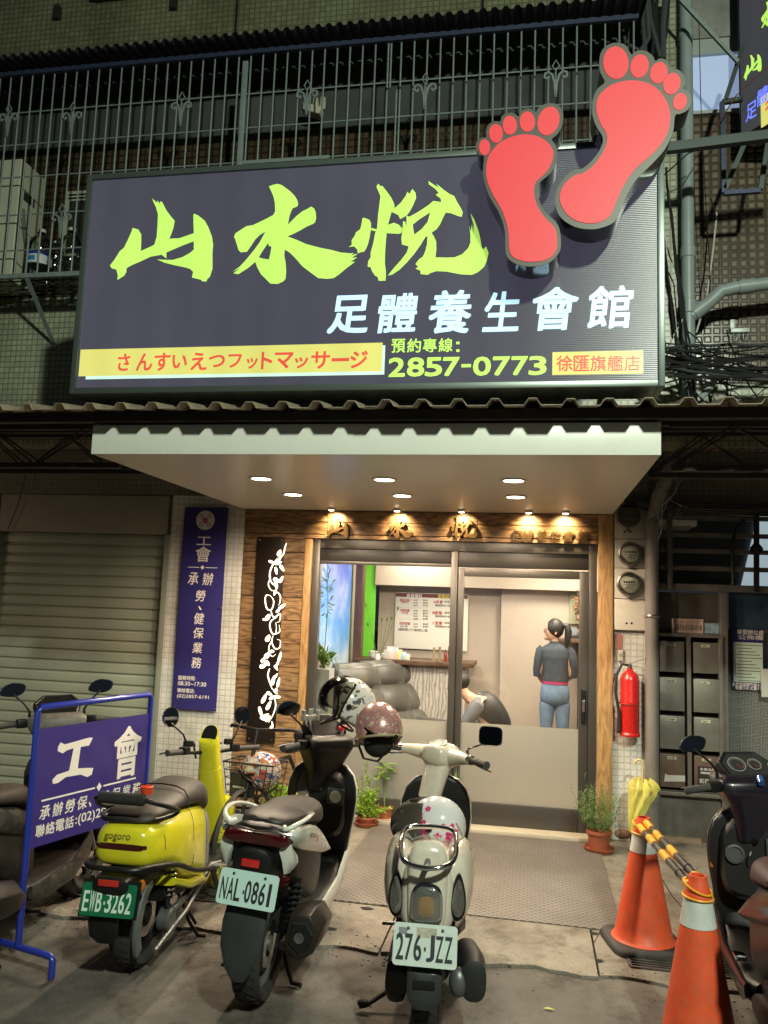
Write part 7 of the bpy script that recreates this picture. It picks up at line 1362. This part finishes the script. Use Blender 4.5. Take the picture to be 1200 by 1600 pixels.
MB().lathe([(0, 0), (.018, 0), (.02, .02), (0, .025)], 14, Matrix.Translation((.13, .03, .10))).build('bar_plug', blkp, nhb, True)
dgrey = mat('dusty_grey', (.085, .080, .070), .5, var=.2, vs=6, dust=.5)
lef, _ = sport('dusty dark grey scooter parked behind the blue stand at the left photo edge', (-2.50, 3.37, 0), R(3), R(-3), dict(panel=mat('dusty_black', (.03, .028, .026), .35, var=.2, dust=.4), base=mat('dusty_base', (.035, .028, .024), .45, var=.2), cowl=dgrey, seat=mat('seat_taupe', (.055, .042, .035), .6), steer=R(30), hz=1.06))
MB().loft([ring((-.0, y, .93), w_, h_, 20, 2.6) for y, w_, h_ in ((.06, .05, .04), (.08, .10, .085), (.14, .125, .105), (.20, .11, .09), (.22, .06, .05))]).build('backrest_pad', mat('seat_taupe', ()), lef, True)
pur = mat('paint_purple', (.012, .009, .016), .3, coat=.35)
rig, _ = sport('dark purple scooter with twin dials and blue tinted mirror at the right photo edge', (1.02, 3.22, 0), R(-1), R(-2), dict(panel=pur, base=mat('inner_charcoal', (.022, .021, .022), .35, spec=.35), cowl=pur, seat=mat('seat_plum', (.050, .022, .032), .5), steer=R(14), dials=True, plate=None))
MB().loft([ring((-.185, .975, .62), .010, .022, 12), ring((-.19, .960, .62), .008, .018, 12)]).build('amber_reflector', amb, rig, True)
MB().tube([(.0+.03, .875, 1.05), (.03, .84, 1.03)], .016, 12).build('blue_lock', mat('lock_blue', (.03, .09, .30), .3, coat=.5), rig, True)
MB().obox((-.15, .62, .33), (.05, .07, .02)).build('foot_peg', chr_, rig, bevel=.006)
# ---------- cream classic scooter
crm = mat('cream_pearl', (.62, .56, .47), .2, coat=.7, var=.07, vs=6, dust=.25)
JZ = 1
jz = thing('scooter', 'cream retro scooter with rear chrome rack and worn white plate in front of the door', 'scooter', (-.40, 3.50, 0), R(5), 'scooters parked in a row before the shop', local=True); jz.scale = (.95,)*3
wheel(jz, 0, .225, .105, gry); wheel(jz, 1.20, .225, .095, gry)
MB().loft(prof_loft([(-.30, .80, .50, .085), (-.28, .815, .49, .115), (-.15, .818, .47, .135), (.1, .81, .42, .145), (.35, .76, .35, .14), (.45, .70, .30, .12)], e=2.8, top=.85)).build('body_core', crm, jz, True, angle=60)
for s_ in (-1, 1):
    MB().loft([ring((s_*x, y, z), w_, h_, 20, 2.2) for y, x, z, w_, h_ in ((-.27, .090, .665, .03, .09), (-.25, .105, .67, .052, .125), (-.17, .118, .67, .066, .15), (-.02, .123, .66, .072, .165), (.15, .118, .62, .070, .16), (.30, .105, .56, .058, .13), (.39, .095, .51, .03, .08))]).build('side_cowl', crm, jz, True, angle=70)
    MB().loft([[Vector((s_*(.125+.026*math.cos(k)*(1.0-.35*math.sin(k))*sc), -.288+d+abs(math.cos(k))*.004+.02*max(0, s_*1*math.cos(k)*s_), .650+.078*math.sin(k)*sc)) for k in [i*2*math.pi/24 for i in range(24)]] for sc, d in ((1.15, .03), (1.15, .004), (1, -.002))]).build('signal_bezel', blkp, jz, True)
    MB().loft([[Vector((s_*(.125+.026*math.cos(k)*(1.0-.35*math.sin(k))*sc), -.294+d+.02*max(0, math.cos(k)), .650+.078*math.sin(k)*sc)) for k in [i*2*math.pi/24 for i in range(24)]] for sc, d in ((.92, .004), (.9, -.004), (.5, -.012))]).build('turn_signal', clr, jz, True)
MB().loft([ring((0, y, z), w_, h_, 24, 3.5) for y, z, w_, h_ in ((-.285, .68, .084, .18), (-.305, .675, .078, .17), (-.315, .67, .068, .15))]).build('tail_panel', crm, jz, True, angle=50)
lz = lambda k, y: [Vector((.056*k*math.copysign(abs(math.cos(a))**.55, math.cos(a))*(1-.08*math.sin(a)), y, .628+.070*k*math.copysign(abs(math.sin(a))**.6, math.sin(a)))) for a in [i*2*math.pi/28 for i in range(28)]]
MB().loft([lz(1.15, -.31), lz(1.15, -.322), lz(1.02, -.326)]).build('tail_light_rim', chr_, jz, True); MB().loft([lz(1.0, -.322), lz(.97, -.334), lz(.6, -.345)]).build('tail_light', clr, jz, True)
MB().loft([lz(.55, -.3455), lz(.5, -.347)]).build('lamp_core', mat('lamp_core', (.25, .16, .08), .2, coat=.8), jz, True)
MB().loft(prof_loft([(.02, .845, .83, .08), (.04, .852, .81, .12), (.10, .852, .79, .145), (.2, .845, .77, .155), (.4, .80, .72, .13), (.47, .78, .72, .08)], e=2.7)).build('seat', mat('seat_black', (.022, .02, .02), .5), jz, True)
rk = [(-.106, -.18, .868), (-.112, -.25, .846), (-.106, -.33, .816), (-.076, -.375, .796), (0, -.392, .788), (.076, -.375, .796), (.106, -.33, .816), (.112, -.25, .846), (.106, -.18, .868), (.076, -.158, .880), (0, -.152, .884), (-.076, -.158, .880)]
MB().tube(cr(rk, True), .0105, 12, closed=True).build('chrome_rack', chr_, jz, True); MB().tube([(0, -.28, .80), (0, -.35, .785), (0, -.39, .785)], .012, 8).build('rack_stay', gry, jz, True)
MB().tube([(.112, -.14, .90), (.14, -.22, .87), (.10, -.26, .84)], .0055, 6).build('tie_cord', mat('cord_tan', (.3, .26, .18), .8), jz, True)
def ex2(o, q):
    m_ = MB(); m_.poly([[(-.035, .028), (.045, .028), (.045, .062), (-.035, .062)]], q, .0008); m_.build('plate_sticker', mat('sticker_worn', (.40, .38, .30), .6, var=.3, vs=60), o)
    m_ = MB(); m_.poly([[(-.105, .034), (-.072, .034), (-.072, .058), (-.105, .058)]], q, .0008); m_.build('plate_patch', mat('patch_grey', (.22, .23, .26), .5), o)
plate(jz, (0, -.36, .490), .250, .15, R(-14), '276-JZZ', mat('plate_old_white', (.58, .66, .62), .4, var=.08, vs=25), mat('plate_ink', (.03, .035, .045), .5), yaw=R(-2), extra=ex2)
MB().loft([ring((0, y, z), w_, .016, 18, 3, ax='z') for y, z, w_ in ((-.30, .42, .055), (-.335, .38, .070), (-.345, .29, .066), (-.33, .245, .04))]).build('mud_flap', mat('guard_grey', ()), jz, True)
MB().obox((0, -.362, .345), (.085, .006, .03)).build('flap_reflector', blkp, jz, bevel=.003)
MB().loft(prof_loft([(-.29, .52, .42, .10), (-.1, .50, .36, .11), (.2, .42, .30, .11)], e=3)).build('rear_fender', blkp, jz, True)
mf = MB().loft([ring((x, y, z), w_, h_, 22, 2.6) for y, x, z, w_, h_ in ((-.20, .195, .30, .035, .055), (-.19, .195, .30, .052, .080), (-.08, .19, .295, .058, .09), (.12, .17, .27, .052, .08), (.2, .15, .26, .03, .05))]).build('muffler', mat('muffler_black', (.03, .03, .03), .45, .3), jz, True); MB().sphere((.135, -.17, .285), .058, (.7, .7, 1)).build('muffler_end', gry, mf, True)
MB().loft([ring((-.125, y, .24), .045, hh, 16, 3) for y, hh in ((-.12, .05), (-.1, .085), (.1, .11), (.3, .08), (.38, .04))]).build('engine_case', blkp, jz, True)
MB().loft(prof_loft([(.0, .36, .2, .10), (.3, .36, .2, .11), (.45, .33, .22, .1)], e=3)).build('engine_block', mat('engine_dark', ()), jz, True)
spring(jz, (-.12, -.03, .26), (-.12, .02, .46), .026, 7, .007, blkp); spring(jz, (.10, -.03, .26), (.10, .02, .46), .022, 7, .006, gry)
MB().loft(prof_loft([(.40, .30, .24, .14), (.5, .30, .23, .17), (.8, .30, .23, .17), (.93, .34, .25, .13)], e=4)).build('floorboard', blkp, jz, True)
shield(jz, .99, .28, .90, .190, blkp, crm, -.17, e=1.02)
MB().loft([ring((0, y, .60), w_, h_, 20, 3.5) for y, w_, h_ in ((.94, .15, .20), (.86, .14, .18), (.84, .12, .15))]).build('inner_box', blkp, jz, True)
stand_leg(jz, [(-.08, .28, .2), (-.16, .22, .07), (-.27, .17, .012), (-.30, .15, .012)], .010); MB().sphere((-.285, .165, .022), .022, (1.3, 1, .8)).build('stand_foot', rub, jz, True)
MB().tube([(-.13, .5, .25), (-.24, .52, .24)], .010, 8).build('foot_peg', gry, jz, True)
MB().tube([(0, .98, .6), (0, 1.19, .225)], .028, 10).build('fork', gry, jz, True)
MB().lathe([(.245, -.06), (.258, -.03), (.262, 0), (.258, .03), (.245, .06)], 16, Matrix.Translation((0, 1.20, .225)) @ MX, ang=-2.4, cap=False).build('front_fender', crm, jz, True)
jb = MB().loft([[Vector(p) for p in ring((0, y, z), w_, h_, 24, 2.6)] for y, z, w_, h_ in ((-.055, .015, .05, .035), (-.045, .01, .072, .055), (.0, .0, .082, .07), (.07, .0, .085, .07), (.13, -.005, .065, .055), (.15, -.01, .03, .03))]).build('handlebar', crm, jz, True, angle=60, loc=(0, .84, 1.0), rot=(0, 0, R(-36)))
MB().loft([ring((0, .02-.025*k, -.02-.06*k), .075-.004*k, .06-.004*k, 22, 2.5, ax='z') for k in range(4)]).build('headset_neck', crm, jb, True)
for s_ in (-1, 1):
    MB().tube([(s_*.05, .04, .0), (s_*.12, .02, .008), (s_*.20, -.01, .015), (s_*.225, -.02, .016)], [.055, .040, .028, .026], 16).build('headset_arm', crm, jb, True)
    MB().tube([(s_*.222, -.02, .016), (s_*.25, -.03, .018)], .024, 14).build('throttle_ring', chr_, jb, True)
    MB().tube([(s_*.245, -.03, .018), (s_*.255, -.033, .018), (s_*.365, -.07, .016), (s_*.372, -.073, .016)], [.020, .017, .017, .021], 14).build('grip', gripm, jb, True)
    MB().tube([(s_*.22, .02, .0), (s_*.26, .03, -.02), (s_*.35, .005, -.03)], [.008, .005, .005], 8).build('brake_lever', chr_, jb, True)
MB().lathe([(0, 0), (.040, 0), (.048, .003), (.050, .012), (.043, .016), (.041, .010), (0, .010)], 28, Matrix.Translation((0, .01, .062)) @ Matrix.Rotation(R(18), 4, 'X')).build('dial_bezel', crm, jb, True)
MB().lathe([(0, .0105), (.038, .0105), (.038, .012), (0, .012)], 24, Matrix.Translation((0, .01, .062)) @ Matrix.Rotation(R(18), 4, 'X')).build('speed_dial', mat('dial_cream', (.35, .36, .32), .15, coat=.8), jb)
m_ = MB(); DT = Matrix.Translation((0, .01, .062)) @ Matrix.Rotation(R(18), 4, 'X')
for k in range(15): a = R(-20+220*k/14); m_.bar(DT @ Vector((.033*math.cos(a), .033*math.sin(a), .0128)), DT @ Vector((.027*math.cos(a), .027*math.sin(a), .0128)), .002, .0006)
m_.build('dial_marks', blk, jb)
MB().obox((0, -.048, -.10), (.07, .008, .022)).build('sticker_strip', mat('strip_grey', (.2, .2, .2), .4), jb, bevel=.002); MB().sphere((-.01, -.052, -.155), .009).build('key_hole', blk, jb)
mirror(jb, (.20, .0, .035), (.33, .02, .12), (.062, .050), 4.5, (.40, -1, .05), stemm=chr_, rimm=chr_)
# ------------------------------------------------------------------ helmets
def helmet(name, label, loc, rot, shell, trim, pad, visor=None, vang=0, r_=.135):
    t = thing(name, label, 'helmet', loc, 0, 'motorcycle helmets left on the scooters', local=True); t.rotation_euler = rot
    rg = []; n = 36      # opening faces -y, crown +z
    for i in range(15):
        th = R(6+i*8.3); rg.append([Vector((r_*.93*math.sin(th)*math.cos(a), r_*1.08*math.sin(th)*math.sin(a), r_*1.0*math.cos(th))) for a in [2*math.pi*k/n for k in range(n)]])
    m_ = MB(); vs = []; idx = {}
    for i, rr in enumerate(rg):
        for k, p in enumerate(rr): idx[i, k] = len(vs); vs.append(p)
    def opn(i, k):
        p = rg[i][k]; return p.y < -r_*.25 and p.z < r_*.50-.0*abs(p.x) and abs(p.x) < r_*.84
    fs = []
    for i in range(14):
        for k in range(n):
            k2 = (k+1) % n
            if not (opn(i, k) and opn(i+1, k2) and opn(i+1, k) and opn(i, k2)): fs.append((idx[i, k], idx[i, k2], idx[i+1, k2], idx[i+1, k]))
    fs.append(tuple(idx[0, k] for k in range(n))); m_.add(vs, fs); o = m_.build('shell', shell, t, True, angle=60, fixn=True); md = o.modifiers.new('s', 'SOLIDIFY'); md.thickness = .014; md.offset = -1
    # padded liner and edge trim
    MB().sphere((0, .004, 0), r_*.90, (.92, 1.04, .99), 20, 12).build('liner', pad, t, True) if not visor == 'hang' else None
    e_ = [];
    for a in range(0, 33):
        k = a/32*math.pi; e_.append(Vector((r_*.83*math.cos(k), -r_*(.30+.62*math.sin(k)**.8), -r_*.30+r_*.80*math.sin(k)**.7)))
    MB().tube([Vector((r_*.80, -r_*.2, -r_*.72))]+e_+[Vector((-r_*.80, -r_*.2, -r_*.72))], .006, 8).build('edge_trim', trim, t, True)
    MB().tube([Vector((r_*.88*math.cos(k), r_*(.35+.75*math.sin(k))*1-.05, -r_*.74)) for k in [math.pi*j/14 for j in range(15)]], .006, 8).build('rim_trim', trim, t, True)
    if visor in ('smoke', 'hang'):
        vm = frost('visor_smoke', (.115, .10, .080), .45, .12) if visor == 'smoke' else pane('visor_clear', (.72, .70, .66), 1.2, .1); V_ = []; Mv = Matrix.Rotation(vang, 4, 'X')
        for i in range(9):
            ph = R(-32+i*11); V_.append([Mv @ Vector((r_*1.05*math.sin(th)*1.0, -r_*(1.75 if visor == 'smoke' else 1.28)*math.cos(th)*math.cos(ph), r_*1.12*math.sin(ph)*.95)) for th in [R(-82+k*164/16) for k in range(17)]])
        o = MB().loft(V_, closed=False).build('visor', vm, t, True, fixn=False); md = o.modifiers.new('s', 'SOLIDIFY'); md.thickness = .0025
        for s_ in (-1, 1): MB().lathe([(0, 0), (.014, 0), (.012, .008), (0, .009)], 14, Matrix.Translation((s_*r_*.95, 0, 0)) @ Matrix.Rotation(s_*R(90), 4, 'Y')).build('visor_screw', blkp, t, True)
    MB().tube([Vector((-r_*.8, -.01, -r_*.6)), Vector((-r_*.5, -.05, -r_*1.15)), Vector((r_*.1, -.06, -r_*1.25)), Vector((r_*.8, -.01, -r_*.6))], .006, 6).build('chin_strap', blkp, t, True)
    return t
def printed(name, base, cols, sc, thr=.56, metal=0, rough=.15):
    m, nt, p, o = _nodes(name); L = nt.links; co_ = objco(nt); c = base
    for i, (cc_, s_) in enumerate(zip(cols, sc)):
        f = ramp(nt, noise(nt, objco(nt, (1, 1, 1), (i, i*.7, 0)), s_, 3, .5), [(thr, (0, 0, 0)), (thr+.015, (1, 1, 1))]); c = mixcol(nt, f, c, cc_)
    L.new(c, p.inputs['Base Color']); p.inputs['Roughness'].default_value = rough; p.inputs['Coat Weight'].default_value = .7; p.inputs['Metallic'].default_value = metal; MATS[name] = m; return m
pad = mat('helmet_pad', (.02, .018, .016), .9)
# white helmet with pink flowers on the cream scooter's seat
h1 = helmet('helmet', 'white helmet with pink hibiscus print and smoked visor on the cream scooter seat', onY(682, 1289, 3.60), (R(4), R(-4), R(-100)), mat('helmet_white', (.62, .61, .62), .12, coat=.8), blkp, pad, 'smoke', R(2), .118)
def flower(t, th, ph, s_, m, r_=.132, rot=0):
    n0 = Vector((math.sin(th)*math.cos(ph)*.93, math.sin(th)*math.sin(ph)*1.08, math.cos(th))); c = n0*r_; nn_ = n0.normalized(); u = nn_.orthogonal().normalized(); v = nn_.cross(u); mm = MB()
    for k in range(5):
        a0 = rot+k*2*math.pi/5; pts = []
        for j in range(10):
            b_ = 2*math.pi*j/10; ra = s_*(.55+.45*math.cos(b_)); rb = s_*.34*math.sin(b_); q_ = u*(ra*math.cos(a0)-rb*math.sin(a0))+v*(ra*math.sin(a0)+rb*math.cos(a0)); p_ = c+q_; w_ = Vector((p_.x/.93, p_.y/1.08, p_.z)); w_ = w_*(r_+.0012)/w_.length; pts.append(Vector((w_.x*.93, w_.y*1.08, w_.z)))
        cc_ = sum(pts, Vector())/10; vs_ = []
        for kk in (.4, .75, 1):
            for p_ in pts:
                v_ = cc_.lerp(p_, kk); w_ = Vector((v_.x/.93, v_.y/1.08, v_.z)); w_ *= (r_+.0016)/w_.length; vs_.append(Vector((w_.x*.93, w_.y*1.08, w_.z)))
        mm.add(vs_, [tuple(range(10))]+[(i_+j_*10, (i_+1) % 10+j_*10, (i_+1) % 10+10+j_*10, i_+10+j_*10) for j_ in (0, 1) for i_ in range(10)])
    return mm.build('flower_print', m, t, fixn=False)
pkm = mat('print_magenta', (.55, .03, .17), .3)
Mi = (Matrix.Rotation(R(-100), 3, 'Z') @ Matrix.Rotation(R(-4), 3, 'Y') @ Matrix.Rotation(R(4), 3, 'X')).inverted()
for px, py, s_ in ((664, 1293, .036), (700, 1304, .026), (683, 1303, .020), (656, 1276, .020), (668, 1262, .014), (690, 1290, .010), (704, 1290, .010), (650, 1290, .02), (712, 1300, .014)):
    d = Mi @ ((onY(px, py, 3.52)-h1.location)); d = Vector((d.x/.93, d.y/1.08, d.z)).normalized(); flower(h1, math.acos(max(-1, min(1, d.z))), math.atan2(d.y, d.x), s_, pkm, .1185, px)
# pink glitter helmet hung over the left grip
pinkg = printed('pink_glitter', (.50, .25, .23), [(.58, .33, .29), (.70, .60, .48), (.42, .16, .18)], [18, 60, 80], .60, .35, .22)
h2 = helmet('helmet', 'pink glitter helmet hanging over the left grip of the cream scooter', onY(592, 1138, 3.72), (R(34), R(0), R(30)), pinkg, mat('trim_tan', (.32, .26, .16), .5), mat('pad_dark', (.012, .011, .011), .95), None, 0, .114)
for q_ in h2.children:
    if q_.name.startswith('liner'): q_.scale = (.93, .80, .93); q_.location = (0, .03, 0)
MB().sphere((0, -.04, -.05), .07, (1, .8, 1)).build('face_pad', mat('pad_dark', ()), h2, True)
MB().sphere((.03, -.128, .055), .012, (1, .6, 2.2)).build('peak_snap', blkp, h2, True)
# white stickered helmet on the right mirror of the white scooter
stk = printed('sticker_bomb', (.60, .58, .54), [(.10, .10, .11), (.14, .13, .12), (.55, .54, .50)], [20, 34, 26], .60)
h3 = helmet('helmet', 'white and black graphic helmet with raised clear visor hung on the white scooter mirror', onY(546, 1100, 4.05), (R(-34), R(0), R(-78)), stk, blkp, pad, 'hang', R(10), .128)
# small bike basket with printed helmet behind the two scooters
bkc = Vector(onY(398, 1222, 4.95)); bk_ = thing('bicycle', 'basket bicycle mostly hidden behind the yellow and white scooters', 'bicycle', (bkc.x, bkc.y, 0), R(172), local=True); wire = mat('basket_wire', (.02, .02, .02), .4); zb_ = bkc.z
bs_ = MB()
for k in range(6): z_ = zb_-.10+.045*k; w_ = .13+.008*k; bs_.tube([(w_, .1, z_), (w_, -.1, z_), (-w_, -.1, z_), (-w_, .1, z_)], .003 if k < 5 else .006, 5, closed=True)
for i in range(9): x_ = -.13+.0325*i; bs_.tube([(x_, -.1, zb_-.10), (x_*1.3, -.1, zb_+.125)], .0028, 5); bs_.tube([(x_, .1, zb_-.10), (x_*1.3, .1, zb_+.125)], .0028, 5)
bs_.build('basket', wire, bk_)
for y_ in (.18, -.85):
    M = Matrix.Translation((0, y_, .30)) @ MX; w_ = MB().lathe([(.285, -.018), (.30, 0), (.285, .018), (.27, 0), (.285, -.018)], 36, M, cap=False).build('bicycle_wheel', rub, bk_, True)
    m_ = MB()
    for k in range(14): a = k*2*math.pi/14; m_.tube([(0, y_, .30), (0, y_+.275*math.cos(a), .30+.275*math.sin(a))], .0015, 4)
    m_.build('spoke', gry, w_)
MB().tube([(0, .18, .30), (0, .05, .75), (0, 0, .92)], .014, 8).build('fork', blkp, bk_, True); MB().tube([(0, .05, .72), (0, -.35, .30), (0, -.85, .30), (0, -.50, .68), (0, .04, .70)], .014, 8).build('bicycle_frame', blkp, bk_, True)
MB().tube([(-.28, -.18, .90), (-.2, -.04, .93), (0, .0, .92), (.2, -.04, .93), (.28, -.18, .90)], .011, 8).build('bicycle_handlebar', blkp, bk_, True); MB().sphere((0, -.52, .74), .09, (.8, 1.3, .4)).build('saddle', blkp, bk_, True)
h4 = helmet('helmet', 'red white and blue printed helmet lying in the wire basket behind', (bkc.x+.03, bkc.y, zb_+.06), (R(20), R(10), R(-60)), printed('racing_print', (.42, .40, .37), [(.38, .07, .06), (.05, .07, .24), (.35, .18, .08)], [16, 18, 24], .55), blkp, pad, None, 0, .125)
bg_ = thing('black_bag', 'small black bag with an orange badge in the wire basket', 'bag', (bkc.x-.06, bkc.y-.07, zb_-.03), local=True); MB().box(-.07, .07, -.02, .06, -.05, .10).build('bag_body', mat('bag_black', (.02, .02, .021), .6), bg_, bevel=.015, seg=3); MB().poly([ci(.045, .015, .014, 16)], FRONT(-.0215), .002).build('badge', mat('badge_orange', (.7, .12, .02), .4), bg_)
m_ = MB(); text(m_, 'RAVING', FRONT(-.0212), -.045, .008, .022, .022, off=.02, d=.001); m_.build('bag_lettering', WHT, bg_)
